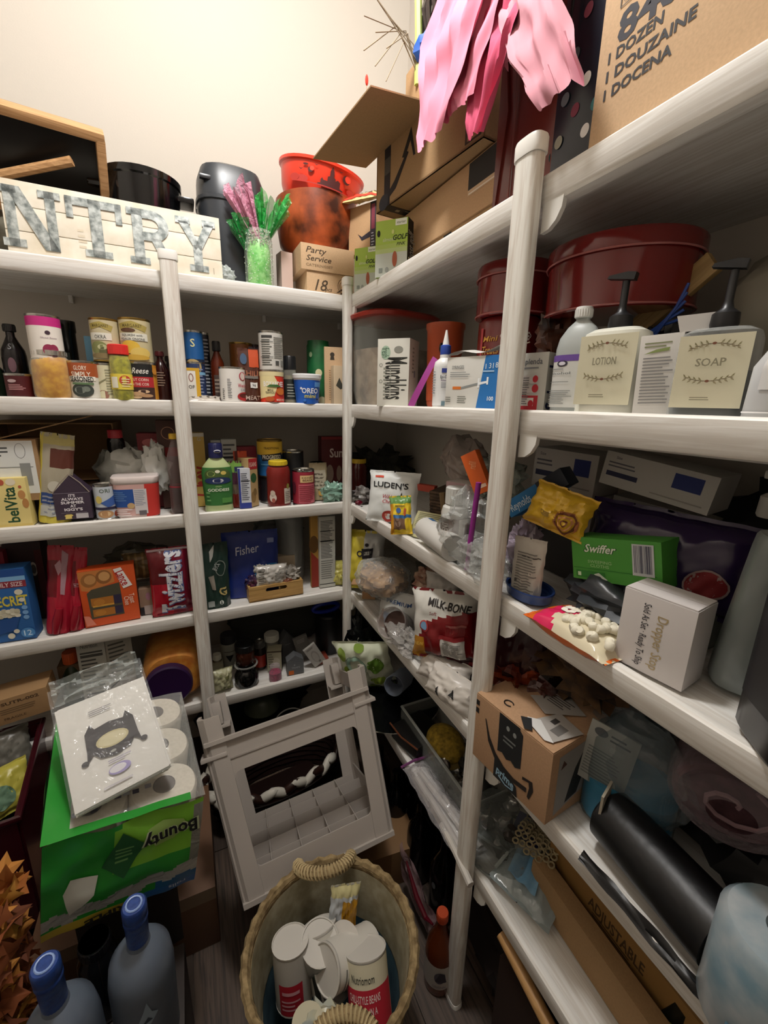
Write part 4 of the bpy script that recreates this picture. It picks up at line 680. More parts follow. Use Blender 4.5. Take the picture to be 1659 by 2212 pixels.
tins('tin_can', 'small blue and white sesame can between house carton and white tub', ((-0.7904,0.05,1.137),0.0593,0.1114), 'c4ccd4', [('t', .55, .88, .12, 'ORI', '5a6a5a', {'w': .3}), ('p', [(.4, .5), (.9, .75), (.9, .45), (.6, .35)], '3f62a8'), ('e', .35, .6, .1, .12, 'd8c46a'), ('r', .1, .28, .9, .36, '2a2440'), ('e', .5, .14, .24, .12, 'b58a5e'), ('e', .5, .15, .15, .08, 'd8b88c'), ('e', .85, .12, .1, .1, '8a3a22')])
vessel('plastic_tub', 'white-lidded red and white tub with a blue panel on the third level', 'tub', (-0.7032,0.065,1.137),0.1312,0.1326, [(.86, 0), (.9, .03), (.97, .82), (1.0, .84), (1.03, .86), (1.03, .97), (.98, 1)], 'dcd0cc', sy=.72, power=4, seg=44, lab=(.02, .82), labm='d9b0aa', nm='tub_body',
   items=[('r', .62, 0, 1, 1, 'c8342c'), ('r', .14, .32, .47, .86, '24509a'), ('e', .42, .36, .05, .09, 'c9a878'), ('l', .18, .5, .42, .8, 5, '5f86bc'), ('r', .47, .1, .64, .86, 'd5d0d2'), ('l', .48, .35, .63, .84, 9, '9aa0ae'), ('l', .16, .04, .45, .28, 4, 'f2ecec'), ('r', .52, .06, .62, .2, '6a6468')])
carton('retail_box', 'tall narrow red box behind the white tub', 'box', (-0.6585,0.16,1.137),0.0749,0.2562, .07, '7c2026', front=[('e', .5, .88, .3, .05, 'b86a6a'), ('r', .1, .62, .9, .66, 'c8a8a4'), ('r', .05, .42, .95, .44, 'b85a5a'), ('l', .15, .48, .85, .6, 4, 'b07070'), ('l', .15, .68, .85, .8, 3, 'b07070')], rz=-4)
carton('retail_box', 'brown and red box behind the yellow-capped bottle by the post', 'box', (-0.5993,0.13,1.137),0.0685,0.3009, .07, '4a2a20', front=[('o', .5, .86, .3, .07, .002, 'b98a6a'), ('r', .3, .6, 1, .7, '8a1f22')])
vessel('soda_bottle', 'clear bottle of dark syrup with a yellow cap half hidden by the post', 'bottle', (-0.5816,0.05,1.137),0.0551,0.2635, [(.86, 0), (1, .03), (1, .3), (.86, .42), (1, .55), (.95, .7), (.5, .86), (.36, .9), (.36, 1)], mat('8d7a78', .06, kind='glass', a=.25), cap=(.93, 1, .48), capm='d9b030', fill=(.02, .32, '161214', .96), lab=(.34, .36), labm='8a2a34')
# right of the post
carton('cereal_box', 'yellow cereal box with red sideways lettering behind the green dressing bottle', 'box', (-0.5165,0.12,1.137),0.0567,0.2596, .05, 'cfae58', front=[('t', .72, .35, .42, 'Chex', 'b0382c', {'rot': 90, 'w': .42, 'b': .05}), ('t', .7, .92, .05, 'G', 'c9c4b0'), ('r', .0, .95, 1, 1, 'd9d4c4')])
vessel('dressing_bottle', 'pale green goddess dressing bottle with a navy cap at the shelf edge', 'bottle', (-0.4587,0.04,1.137),0.0974,0.2312, [(.90, 0), (.95, .02), (.9, .12), (.97, .35), (1, .58), (.93, .66), (.6, .75), (.40, .80), (.40, .84)], 'b9c790', sy=.6, cap=(.79, 1, .44), capm='1d2150', seg=34,
   lab=(.10, .66), labm='3c7a3c', items=[('e', .5, .82, .30, .17, '49602c'), ('e', .36, .84, .09, .07, 'a0b060'), ('e', .5, .9, .05, .04, 'e0ddc0'), ('e', .62, .86, .06, .05, 'd0b860'), ('e', .5, .66, .30, .09, '1f3060'), ('e', .5, .66, .11, .055, 'e6e6e6'), ('t', .5, .66, .06, 'Kraft', '2a2a60', {'w': .17}), ('t', .5, .51, .035, 'GREEN', 'c9d8a0'), ('t', .5, .42, .075, 'GODDESS', 'f2f5e4', {'w': .46, 'b': .06}), ('r', .56, .06, .82, .2, '5a9a4a'), ('l', .22, .1, .32, .4, 3, '7ab06a')])
t = thing('cap_badge', 'small white oval badge on the navy cap of the dressing bottle', 'badge', (-0.4546,0.018,1.343)); b = B(); b.ball(0, 0, 0, .011, .002, .005, 'e4e4e8'); b.ball(0, -.001, 0, .009, .0018, .0035, '1d2150'); b.obj('badge', t); 
carton('retail_box', 'white nutrition-panel box behind the dressing bottle cap', 'box', (-0.4063,0.14,1.137),0.0514,0.2345, .04, 'bdbfba', front=[('l', .1, .1, .9, .95, 13, '55585a'), ('r', .05, .72, .95, .74, '222222')])
carton('retail_box', 'white box edge just left of the nutrition-panel box', 'box', (-0.4494,0.15,1.137),0.0332,0.2310, .04, 'b4b6b2', front=[('l', .1, .5, .9, .95, 6, '6a6c6c')])
pouch('snack_bag', 'orange snack bag wedged behind the slim blue carton', 'bag', (-0.374,0.1,1.137),0.0465,0.1966, .03, 'c4481e', [('r', .1, 0, .3, 1, '5a1f18')], crum=.006)
pouch('salad_bag', 'green and purple printed bag beside the dressing bottle', 'bag', (-0.396,0.075,1.137),0.0439,0.1657, .03, '5f2a3a', bands=lambda u, v: '7aa84a' if v > .74 else ('4a2438' if v > .5 else ('6a5a4a' if v > .3 else '6a2018')), crum=.005)
carton('slim_carton', 'slim blue and white nutrition carton between the bags and the tan cracker box', 'box', (-0.371,0.04,1.137),0.0406,0.1420, .022, 'c9cdd4', front=[('r', 0, 0, 1, .14, '2c3a90'), ('r', 0, .14, .16, 1, '2c3a90'), ('l', .22, .2, .9, .9, 14, '5a5c66'), ('r', .2, .68, .95, .70, '1a1a1e')])
carton('retail_box', 'navy carton behind the slim blue and white carton', 'box', (-0.3823,0.07,1.137),0.0332,0.1447, .025, '232a5a')
carton('cracker_box', 'tan cracker box with a red top and nutrition side, left of the tomato jar', 'box', (-0.3374,0.06,1.137),0.0385,0.1739, .055, 'b99c6c', rz=34, front=[('r', 0, .78, 1, 1, 'a8242a'), ('t', .5, .88, .09, 'EGAINS', 'e0c8b8', {'w': .8}), ('e', .5, .6, .34, .1, '2f5a30'), ('e', .4, .2, .3, .12, '8d7040'), ('e', .6, .3, .2, .08, '7a6238')],
   right=[('r', 0, 0, 1, 1, 'b7a07a'), ('r', .04, .3, .96, .9, 'c4bda8'), ('l', .1, .34, .9, .86, 14, '4a4640'), ('r', 0, .92, 1, 1, 'a8242a')])
t = carton('retail_box', 'dark red gable-topped carton at the back behind the cracker box', 'box', (-0.3418,0.17,1.137),0.0694,0.2038, .05, '8c1f30')
b = B(); b.prism([(-.02, .10), (.03, .10), (.012, .135), (-.012, .135)], '8c1f30', 0, .05); b.obj('gable', t)
tins('tin_can', 'yellow and blue broth can resting on top of the cans behind the tomato jar', ((-0.264,0.13,1.235),0.0922,0.1361), '2c6fae', [('r', 0, .62, 1, 1, 'd8b23c'), ('p', [(.2, .62), (.8, .68), (.84, .5), (.24, .44)], '1c1e2a'), ('t', .5, .56, .12, 'PROGRESSO', 'e6e4dc', {'w': .5, 'b': .05}), ('t', .5, .82, .07, 'TRADITIONAL', '4a3a1c', {'w': .4}), ('r', .2, .32, .8, .36, '5fa0d0')], rim=GOLDM)
tins('tin_can', 'dark can under the broth can, mostly hidden by the tomato jar', ((-0.2679,0.13,1.137),0.0795,0.1544), '231f24')
vessel('sauce_jar', 'jar of red tomato sauce with a yellow lid on the third level', 'jar', (-0.2512,0.05,1.137),0.0853,0.1658, [(.86, 0), (.96, .02), (1, .06), (.98, .6), (1.0, .78), (.88, .86), (.74, .88), (.74, .9)], mat('a04038', .06, kind='glass', a=.12), cap=(.90, 1, .78), capm='d9bc2c', fill=(.01, .86, mat('8a1f1a', .4), .96), nm='jar_glass', seg=30,
   items=[('r', .58, .08, .80, .42, 'cfc6b8'), ('e', .70, .46, .05, .06, '8a8a3c'), ('l', .6, .12, .78, .36, 6, '8a8078'), ('e', .28, .22, .10, .10, 'd8c8bc'), ('e', .28, .32, .07, .06, 'c9b8a8'), ('e', .3, .16, .05, .05, 'a8584a')])
tins('tin_can', 'black can with silver rim behind the kidney bean can', ((-0.179,0.13,1.137),0.0829,0.1905), '1a1b1e', [('r', .6, .2, .7, .6, 'b0b0a8')])
tins('tin_can', 'kidney bean can with a pink label at the shelf edge', ((-0.1592,0.05,1.137),0.0828,0.1301), '9c2c3c', [('r', .28, .03, .82, .62, 'd06a78'), ('r', .33, .68, .76, .9, 'e0c088'), ('t', .55, .83, .06, 'KIDNEY', '5a2a20', {'w': .34}), ('t', .55, .75, .06, 'BEANS', '5a2a20', {'w': .3}), ('l', .3, .06, .8, .6, 9, '9a2c3c'), ('e', .12, .5, .08, .2, '5a1228'), ('r', .84, .5, 1, .9, '2a1c1e')], ring=True)
pouch('spice_packet', 'clear and tan spice packet right of the kidney bean can', 'packet', (-0.0876,0.09,1.137),0.0706,0.1446, .03, 'a89878', [('r', .1, .3, .9, .8, 'b5ab94'), ('l', .15, .35, .85, .75, 4, '6a6050'), ('e', .6, .2, .2, .1, 'c9a050')], crum=.006, rx=-6)
vessel('spice_jar', 'dim glass spice jar behind the tan spice packet', 'jar', (-0.0758,0.15,1.137),0.0769,0.1399, JAR, mat('6a6454', .2), cap=(.86, 1, .8), capm='3a3a3a')
crumple('plastic_bag', 'mint green glassy plastic bag hanging over the lip at the corner post', 'bag', (-0.0517,0.035,1.138), .085, .06, .075, mat('8fb8a6', .12, kind='film', a=.72, sc_=30), .45, 3, 7)
carton('retail_box', 'dark red raisin box at the back beside the corner post', 'box', (0.0148,0.2,1.137),0.1160,0.2356, .05, '5a1a1c', front=[('t', .55, .72, .16, 'Sun', 'd8c8c0', {'w': .5, 'b': .05}), ('e', .3, .35, .14, .16, 'a89080'), ('e', .65, .35, .1, .14, '9a8070'), ('r', 0, .95, 1, 1, '8a2a2c')])
# ---------------------------------------------------------------- third level, right wall
vessel('sauce_jar', 'jar of dark red sauce with a yellow lid at the inside corner', 'jar', (0.0817,0.1,1.137),0.0709,0.1560, JAR, mat('4a1512', .15), cap=(.88, 1, .82), capm='c9a82c')
crumple('greens_bunch', 'dark dried greenery heaped in the back corner of the third level', 'greenery', (.22, .22, Z2+.002), .3, .24, .17, mat('37352a', .9, kind='noise', b='1d1c16', sc_=40), .5, 3.5, 3)
crumple('wrapper_pile', 'small white and dark wrappers between corner post and cough drop bag', 'wrapper', (.05, -.02, Z2+.002), .08, .06, .06, mat('8d8a84', .4, kind='noise', b='4a3c3a', sc_=30), .5, 3, 5)
crumple('red_sweet', 'shiny dark red sweet on the lip beside the corner post', 'candy', (0.02,-0.0606,1.139), .03, .02, .02, mat('5a1020', .15), .1, 2, 2, part='candy')
pouch('cough_drop_bag', 'white cough drop bag with black lettering and a red cherry', 'bag', (.030, -.315, Z2+.001), .172, .165, .035, 'd6d9d7', rz=-44, rx=-12, style='pillow', crum=.006, fr=.28,
   items=[('r', .12, .86, .30, .90, 'c8442c'), ('t', .46, .73, .11, "LUDEN'S", '17181a', {'w': .72, 'b': .05}), ('t', .40, .51, .075, 'Wild', 'b03a44', {'sh': .3}), ('t', .46, .42, .075, 'Cherry', 'b03a44', {'sh': .3}), ('e', .46, .13, .13, .11, 'b03a30'), ('e', .60, .12, .11, .11, '9a2a26'), ('e', .42, .16, .03, .03, 'd88a78'), ('p', [(.62, .24), (.63, .24), (.72, .58), (.70, .62)], '3a3c2c'), ('p', [(.74, .52), (.86, .46), (.88, .34), (.76, .40)], '5f8a3a')])
t = thing('retail_box', 'orange and red edge of a flat packet behind the cough drop bag', 'box', (.10, -.33, Z2+.11), -60); b = B(); b.box(0, 0, 0, .16, .02, .02, 'a8402c'); b.obj('carton_body', t)
pouch('chocolate_bag', 'yellow and blue chocolate bag with a green parrot top lying on the shelf lip', 'bag', (.0, -.452, Z2+.006), .066, .112, .03, 'd8b228', rz=-40, rx=-14, ry=-8, style='pillow', crum=.006, fr=.3,
   bands=lambda u, v: '5f8a4a' if v > .78 else ('c88a20' if u < .2 else ('7a5c48' if (v < .42 and v > .12 and u < .72) else ('3a6fa8' if .42 <= v < .5 else 'dfc02e'))), items=[('e', .45, .62, .12, .07, '3a5fa0'), ('e', .75, .58, .06, .1, 'b04a24'), ('e', .4, .28, .14, .08, '9a8070'), ('r', .3, .72, .75, .745, '5a4a20')])
carton('info_card', 'pale yellow nutrition card lying behind the chocolate bag', 'card', (.045, -.50, Z2+.002), .11, .085, .006, 'bdb88a', rz=-60, rx=-42, front=[('l', .08, .4, .92, .95, 9, '6a6850'), ('r', .1, .1, .5, .3, '8f9098'), ('l', .1, .12, .5, .28, 3, '4a4c58')])
t = thing('wicker_basket', 'brown wicker basket corner behind the pill bottle', 'basket', (.15, -.52, Z2+.04), -66, rx=6); b = B(); WK = mat('5c4632', .8, kind='noise', b='3a2a1e', sc_=60)
b.box(0, .06, 0, .20, .12, .085, '3c2c1e')
for k in range(9): b.tube([(-.10+.02*q, -.003+.003*((q+k) % 2), .005+k*.0095) for q in range(11)], .0052, WK, 6)
b.obj('woven_wall', t); b = B(); b.tube([(-.05, -.012, .09), (-.03, -.02, -.06)], .009, mat('7c6444', .7), 6); b.obj('wooden_stick', t)
vessel('pill_bottle', 'white pill bottle with a brown label before the wicker basket', 'bottle', (0.05,-0.6368,1.137),0.0667,0.1775, [(.95, 0), (1, .02), (1, .64), (.9, .72), (.62, .76), (.62, .8)], 'c8c7c2', cap=(.76, 1, .74), capm='cfcfca', lab=(.06, .58), labm='4a3530', rz=-60, items=[('r', .52, 0, .75, 1, '6a5048'), ('t', .42, .5, .2, 'SUPPLEMENT', 'c9c0b8', {'rot': 90, 'w': .8}), ('r', .75, 0, 1, 1, 'c4beb4')])
t = thing('paper_roll', 'white roll with a blue square label lying on the shelf lip', 'roll', (.028, -.600, Z2+.038), 0); b = B()
T_ = Matrix.Rotation(radians(-97), 4, 'Z') @ Matrix.Rotation(radians(90), 4, 'Y'); b.X = T_
b.lathe([(.0, -.085), (.030, -.084), (.033, -.080), (.033, .09), (0, .09)], mat('cfcdc8', .6), 32); b.obj('roll_body', t)
b = B(); b.X = T_; b.sheet(lambda u, v: (.0336*cos(2.2+u*.9), .0336*sin(2.2+u*.9), -.07+v*.03), 8, 2, '2f5f90'); b.obj('blue_label', t)
crumple('plastic_bag', 'clear crinkled plastic bag between the paper roll and the right wall post', 'bag', (.05, -.70, Z2+.002), .13, .17, .17, mat('c9ccc8', .1, kind='film', a=.22, sc_=26), .35, 2.6, 5)
crumple('plastic_bag', 'second clear crinkled bag sagging over the lip behind the post', 'bag', (.03, -.79, Z2+.002), .08, .16, .09, mat('c9ccc8', .08, kind='film', a=.2, sc_=26), .4, 3, 8)
crumple('air_pillow', 'blown up milky plastic bag below the second level lip', 'bag', (.17, -.47, Z2+.15), .10, .18, .14, mat('9d8f86', .2, kind='film', a=.6, sc_=14), .25, 2, 3, rx=25)
carton('retail_box', 'pink and white box with a small dog figure under the milky bag', 'box', (.10, -.60, Z2+.06), .11, .115, .06, 'c4bab2', rz=-66, front=[('r', 0, .66, .75, 1, 'b99a9c'), ('p', [(.62, .1), (.72, .1), (.74, .3), (.82, .42), (.76, .5), (.68, .42)], '3a2c24'), ('l', .15, .4, .5, .6, 3, '6a6460')])
crumple('plastic_bag', 'pale green clear bag draped over the pink and white box', 'bag', (.12, -.70, Z2+.16), .09, .16, .10, mat('8d968a', .15, kind='film', a=.45, sc_=20), .4, 2.6, 11)
t = carton('razor_pack', 'bright orange packet with a white stripe beside the post', 'packet', (.040, -.752, Z2+.185), .040, .095, .02, 'd8601c', rz=-66, ry=-28, front=[('r', .25, .12, .9, .2, 'e8c8b0'), ('t', .5, .7, .2, 'refill', 'e8a070', {'rot': 60, 'w': .4})])
t = thing('marker_pen', 'magenta plastic tube standing in the clear bag beside the post', 'pen', (.002, -.765, Z2+.015), 0, rx=3, ry=2); b = B(); b.tube([(0, 0, 0), (0, 0, .06)], .0045, mat('c98ac0', .1, kind='glass', a=.4), 10); b.tube([(0, 0, .06), (0, 0, .20)], .006, mat('8e2a86', .2), 10); b.obj('pen_body', t)
def wbox(label, loc, w, h, d, rz, ry, it):
    return carton('glove_box', label, 'box', loc, w, h, d, 'a9a6a0', rz=rz, ry=ry, front=it)
GI = [('r', .66, .45, .90, .85, '1c2a66'), ('t', .14, .86, .08, 'Size', '5a5a60'), ('l', .05, .55, .4, .75, 2, '5a5a60'), ('r', .05, .30, .36, .44, '1f2340'), ('l', .5, .12, .95, .2, 1, '8a8680')]
wbox('grey white glove box with navy panels under the second level lip, right of the post', (.17, -.845, Z2+.20), .145, .085, .1, -80, 2, GI)
wbox('second grey white glove box below the first with the same navy panels', (.175, -.845, Z2+.112), .145, .086, .1, -80, 2, GI)
wbox('tilted grey white glove box behind the purple bag', (.17, -1.035, Z2+.225), .180, .062, .09, -80, 8, GI)
wbox('grey white glove box lying under the tilted one', (.26, -1.00, Z2+.12), .18, .075, .09, -80, 4, [('r', .1, .3, .3, .6, '23232c')])
t = thing('foil_box', 'blue wrap box tilted up with its cardboard end against the glove boxes', 'box', (.075, -.875, Z2+.185), -74, ry=-38); b = B(); b.box(0, .02, 0, .13, .04, .035, '2070a8', .002); b.box(.05, .02, .0005, .06, .041, .036, '1d2430', .002); b.obj('carton_body', t); q = B(); prints(q, flat((-.065, 0, 0), .13, .035), [('t', .28, .5, .5, 'Reynolds', 'cfdce4', {'w': .4})], .13, .035); q.obj('label_print', t)
pouch('pastry_bag', 'crumpled yellow pastry bag with a swirl bun print on top of the clutter', 'bag', (.055, -.940, Z2+.150), .118, .082, .055, 'd8ac2c', rz=-70, rx=-14, ry=12, style='pillow', crum=.011, fr=.3, items=[('e', .72, .32, .2, .26, 'a8683c'), ('o', .72, .32, .18, .24, .004, '6e3a20'), ('o', .72, .32, .12, .16, .003, 'c98a58'), ('o', .72, .32, .06, .08, .003, '6e3a20'), ('r', .3, .3, .45, .4, '8a6a20')])
pouch('spread_pouch', 'white pouch printed with fine grey text right of the post', 'pouch', (.045, -.905, Z2+.001), .062, .125, .03, 'c2bdb2', rz=-62, crum=.005, items=[('l', .15, .12, .85, .78, 15, '77736c'), ('r', .3, .70, .9, .715, '2f2d2a'), ('e', .2, .3, .04, .03, '4a4844')])
crumple('pink_wrap', 'lilac and white crumpled wrap squeezed between post and white pouch', 'wrapper', (.07, -.865, Z2+.01), .07, .06, .14, mat('a394a4', .2, kind='film', a=.7, sc_=20), .35, 3, 14)
pouch('fruit_bag', 'big purple bag with white ring logo and coloured ovals behind the green wipe box', 'bag', (.165, -1.075, Z2+.055), .27, .155, .09, '2a1c40', rz=-80, rx=-8, style='pillow', crum=.01, fr=.2, items=[('e', .30, .40, .12, .17, 'b8b49c'), ('e', .30, .40, .108, .15, '3f4a26'), ('e', .28, .44, .03, .05, '6a7a3a'), ('e', .34, .38, .03, .04, '59682f'), ('o', .55, .32, .12, .21, .003, 'b6b0c0'), ('t', .55, .34, .10, 'LOLO', 'd0cad6', {'w': .13}), ('e', .82, .36, .11, .15, '8d7a78'), ('e', .82, .36, .10, .13, '7a1a1e')])
carton('wipe_box', 'bright green floor wipe box with barcode, lying on the clutter', 'box', (.085, -1.060, Z2+.088), .150, .076, .06, '4c9a3a', rz=-82, ry=-12,
   front=[('t', .34, .76, .19, 'Swiffer', '20402a', {'sh': .3, 'w': .38, 'b': .12}), ('t', .34, .76, .19, 'Swiffer', 'e2ecd8', {'sh': .3, 'w': .36, 'b': .04}), ('t', .34, .45, .07, 'SWEEPING', 'a4cc90', {'w': .28}), ('t', .34, .36, .07, 'CLOTHS', 'a4cc90', {'w': .22}), ('r', .02, .27, .95, .285, '2f7a2c'), ('r', .05, .06, .40, .22, '2f7a2c'), ('r', .07, .09, .11, .18, 'c8dcb8'), ('p', [(.27, .16), (.33, .2), (.43, .06), (.37, .03)], 'd0d8c8'), ('r', .71, .26, .93, .93, 'c6c9cc'), ('b', .73, .32, .91, .9, '2c2f4a')])
t = thing('container_lid', 'round dark blue container lid at the shelf lip right of the post', 'lid', (.055, -.905, Z2+.002), 0, rx=0); b = B(); LB = mat('223c74', .3)
b.lathe([(.046, 0), (.052, .004), (.054, .017), (.057, .021), (.056, .024), (.051, .022), (.049, .012), (.043, .010), (.041, .012), (.039, .009), (0, .008)], LB, 40, sx=.72, sy=.95); b.obj('lid_body', t)
MC_ = mat('e6e0cc', .8)
t = pouch('marshmallow_bag', 'orange and pink marshmallow bag lying on the shelf with white marshmallows showing', 'bag', (.035, -1.135, Z2+.006), .10, .17, .05, 'e06a24', rz=0, rx=-90, style='pillow', crum=.005, fr=.2,
   bands=lambda u, v: 'd9641c' if v > .86 or v > .93-.2*u else ('d6285a' if v > .60+.12*math.sin(u*7) else ('c8322c' if v > .80 else 'd8ceb2')), items=[('t', .62, .70, .24, '8', 'efe9dc', {'rot': -68, 'b': .14}), ('t', .80, .58, .22, 'a', 'efe9dc', {'rot': -68, 'b': .14}), ('t', .88, .40, .2, 'e', 'efe9dc', {'rot': -68, 'b': .14}), ('t', .9, .25, .2, 'r', 'efe9dc', {'rot': -68, 'b': .14})])
rnd = random.Random(5); protoM = None
for k in range(46):
    u, v = rnd.random(), rnd.random(); r = .0072+rnd.random()*.0012
    x, y = .0-.042+.075*u, -.015-.085*v; x = max(-.041, x - .02*v*0); z = .020+.012*math.sin(pi*min(1, max(0, u)))*math.sin(pi*min(1, v*.9+.1))
    if protoM is None:
        b = B(); b.lathe([(0, -.007), (.0055, -.0065), (.0072, -.004), (.0072, .004), (.0055, .0065), (0, .007)], MC_, 12); o = b.obj('marshmallow', None); protoM = o
        q = o
    else: q = protoM.copy(); COL.objects.link(q)
    q.parent = t; q.location = (-.04+.078*u, .0+.012+.085*v, .0); q.location = Vector((-.038+.076*u, -.020-.012*math.sin(pi*u)*math.sin(pi*v), .012+.098*v)); q.rotation_euler = (rnd.random()*6, rnd.random()*6, 0); q.scale = (1, 1, .95)
carton('gift_carton', 'white carton with sideways gold lettering at the shelf lip', 'box', (.028, -1.168, Z2+.002), .094, .118, .060, 'cfc9c6', rz=-82, bv=.001,
   front=[('t', .60, .44, .12, 'Dropper Stop', 'a8946c', {'rot': -90, 'w': .70}), ('t', .37, .48, .085, 'Sold As Set · Ready To Ship', '2c2a2c', {'rot': -90, 'w': .82})], topp=[('r', 0, .3, 1, .34, 'b0aaa4')], flaps=1)
t = vessel('frosted_bottle', 'tall frosted plastic bottle with a steel screw cap leaning left', 'bottle', (.125, -1.235, Z2+.003), .070, .27, [(.86, 0), (.98, .02), (1, .08), (1, .72), (.98, .78), (.9, .80), (.5, .82), (.5, .84)], mat('8f9896', .3, kind='film', a=.78, sc_=6), rz=-60, cap=(.83, .94, .58), capm=mat('a59f94', .25, .95), power=3.2, seg=40)
t.rotation_euler = (radians(-2), radians(5), radians(-60))
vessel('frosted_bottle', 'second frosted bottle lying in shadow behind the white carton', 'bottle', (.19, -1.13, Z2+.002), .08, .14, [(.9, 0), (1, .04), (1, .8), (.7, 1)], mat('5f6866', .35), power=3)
t = thing('spray_pump', 'white pump head poking up behind the steel-capped bottle', 'nozzle', (.21, -1.19, Z2+.225)); b = B(); b.lathe([(.014, 0), (.016, .004), (.015, .03), (.010, .034), (.006, .036), (.006, .06)], mat('b4b2ac', .4), 18); b.box(.0, -.008, .055, .016, .045, .012, mat('b4b2ac', .4), .003); b.obj('pump_head', t)
t = vessel('dark_jug', 'black bottle with a white label cut by the right picture edge', 'bottle', (.05, -1.345, Z2+.002), .12, .25, [(.9, 0), (1, .04), (1, .7), (.8, .85), (.4, .93), (.4, 1)], mat('17161a', .3), rz=-40, power=4, seg=40, lab=(.2, .8), labm='17161a', items=[('r', .42, .0, .9, 1, 'b9bcba'), ('l', .5, .08, .8, .3, 3, '6a6c6c')])
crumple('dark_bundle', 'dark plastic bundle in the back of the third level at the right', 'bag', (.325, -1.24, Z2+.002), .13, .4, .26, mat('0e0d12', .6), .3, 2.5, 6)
# ---------------------------------------------------------------- fourth level, back wall
Z3 = .776
carton('popcorn_box', 'blue family size popcorn box with yellow lettering at the left edge', 'box', (-1.093,0.035,0.776),0.1471,0.2322, .06, '2a63a4', rz=-3, front=[('r', 0, .90, 1, 1, '1c4c92'), ('r', 0, .84, 1, .90, '7fb2dc'), ('r', 0, .75, 1, .84, '8c2a38'), ('t', .66, .795, .06, 'FAMILY SIZE', 'd8c4c4', {'w': .56, 'b': .05}), ('t', .68, .57, .14, 'SECRET', 'd8c84a', {'w': .6, 'b': .08}), ('e', .85, .68, .07, .04, 'e0dcc8'), ('e', .88, .57, .05, .03, 'e0dcc8'), ('e', .9, .46, .05, .03, '7aa8d8'), ('e', .9, .39, .05, .03, '7aa8d8'), ('e', .9, .32, .05, .03, '7aa8d8')]+[('e', .35+.07*(k % 7), .36+.035*(k // 7)+.012*(k % 2), .05, .028, ('e4dfc8', 'd2ccb4', 'c4bda2')[k % 3]) for k in range(21)]+[('p', [(.1, .30), (.8, .34), (.7, .16), (.3, .10)], '1f4c8c'), ('e', .88, .1, .12, .07, '4a86c0'), ('t', .88, .1, .08, '12', 'c4dcf0'), ('e', .6, .08, .06, .04, 'd8d4c0'), ('e', .7, .14, .05, .03, 'd8d4c0')])
LQ = mat('8f1426', .22)
for k, (nm, xx, ss) in enumerate((('left tube-shaped red candy pack leaning on the fourth level', (82, 152, 1183), 1), ('right tube-shaped red candy pack beside the first, lettered hot', (132, 176, 1185), 1))):
    a = ((-0.9659,0.05,0.776),0.0660,0.2815, (-0.9188,0.055,0.776),0.0512,0.2681)[0:0]
    loc, w, h = (((-0.9647,0.05,0.776),0.0685,0.2814), ((-0.92,0.055,0.776),0.0488,0.2683))[k]
    t = pouch('candy_pack', nm, 'packet', loc, w, h, .05, 'a31c30', [('r', .5, .62, .9, .7, 'b8848c'), ('t', .6, .55, .09, 'HOT', 'c8a0a4', {'rot': -80, 'w': .28, 'b': .06})] if k else [('p', [(.3, .78), (.5, .84), (.6, .74), (.45, .66)], 'b8909a'), ('p', [(.55, .95), (.8, .9), (.72, .45), (.55, .45)], 'a8848e')], crum=.006, fr=.2, rx=-6, ry=7, bands=lambda u, v: '6e101c' if .42 < v < .85 and u < .4 else 'a31c30')
    b = B(); b.tube([(-.004, -.03, .005), (.0, -.032, .045), (.004, -.03, .085)], [.009, .014, .010], LQ, 12); b.obj('candy_tube', t)
carton('retail_box', 'dark maroon box with a round white seal behind the red candy packs', 'box', (-1.057,0.17,0.776),0.0974,0.2712, .08, '2c0c10', front=[('e', .72, .66, .1, .09, 'b0a8a0'), ('e', .72, .66, .07, .06, '4a4644'), ('r', .8, 0, 1, .9, '4a1216')])
carton('retail_box', 'crimson carton behind the popcorn box at the left edge', 'box', (-1.131,0.14,0.776),0.0708,0.2576, .06, '86182c', front=[('e', .85, .1, .12, .05, 'b8a890')])
t = carton('cracker_snack_box', 'orange peanut cracker box with a die-cut window', 'box', (-0.8156,0.045,0.776),0.1558,0.1974, .045, 'd0521c', rz=4,
   front=[('p', [(.0, .98), (.6, .98), (.62, .74), (.45, .70), (.2, .62), (.03, .66)], 'c47a3c'), ('e', .18, .82, .14, .12, '9a6430'), ('e', .2, .83, .10, .08, 'c08a50'), ('e', .44, .85, .14, .12, '8f5c2c'), ('e', .45, .86, .10, .08, 'c9965c'), ('p', [(.13, .14), (.72, .14), (.70, .72), (.2, .66), (.11, .60)], '4a4634'), ('r', .16, .36, .56, .50, 'a86a20'), ('r', .18, .34, .56, .37, 'd29a3c'), ('r', .56, .35, .70, .51, '2a2440'), ('r', .17, .17, .56, .30, 'a86a20'), ('r', .56, .17, .70, .31, '2a2440'), ('e', .3, .42, .1, .06, 'b97a2c'), ('e', .3, .23, .1, .05, 'b97a2c'),
          ('p', [(.62, .96), (.76, .98), (.93, .64), (.76, .60)], 'e8e4e0'), ('t', .78, .79, .13, 'Lance', 'b02424', {'rot': -72, 'w': .34, 'b': .06}), ('t', .90, .40, .08, 'Toast', 'ecd0bc', {'rot': -86, 'w': .22}), ('t', .80, .37, .08, 'Chee', 'ecd0bc', {'rot': -86, 'w': .2}), ('p', [(.03, .03), (.0, .22), (.1, .2), (.2, .03)], 'd9826a')])
carton('retail_box', 'small navy blue box behind the orange cracker box', 'box', (-0.9133,0.1,0.776),0.0372,0.1261, .03, '1f2450', front=[('r', 0, 0, 1, .4, '3c3a4c'), ('l', .3, .5, .8, .9, 3, '8890b0')])
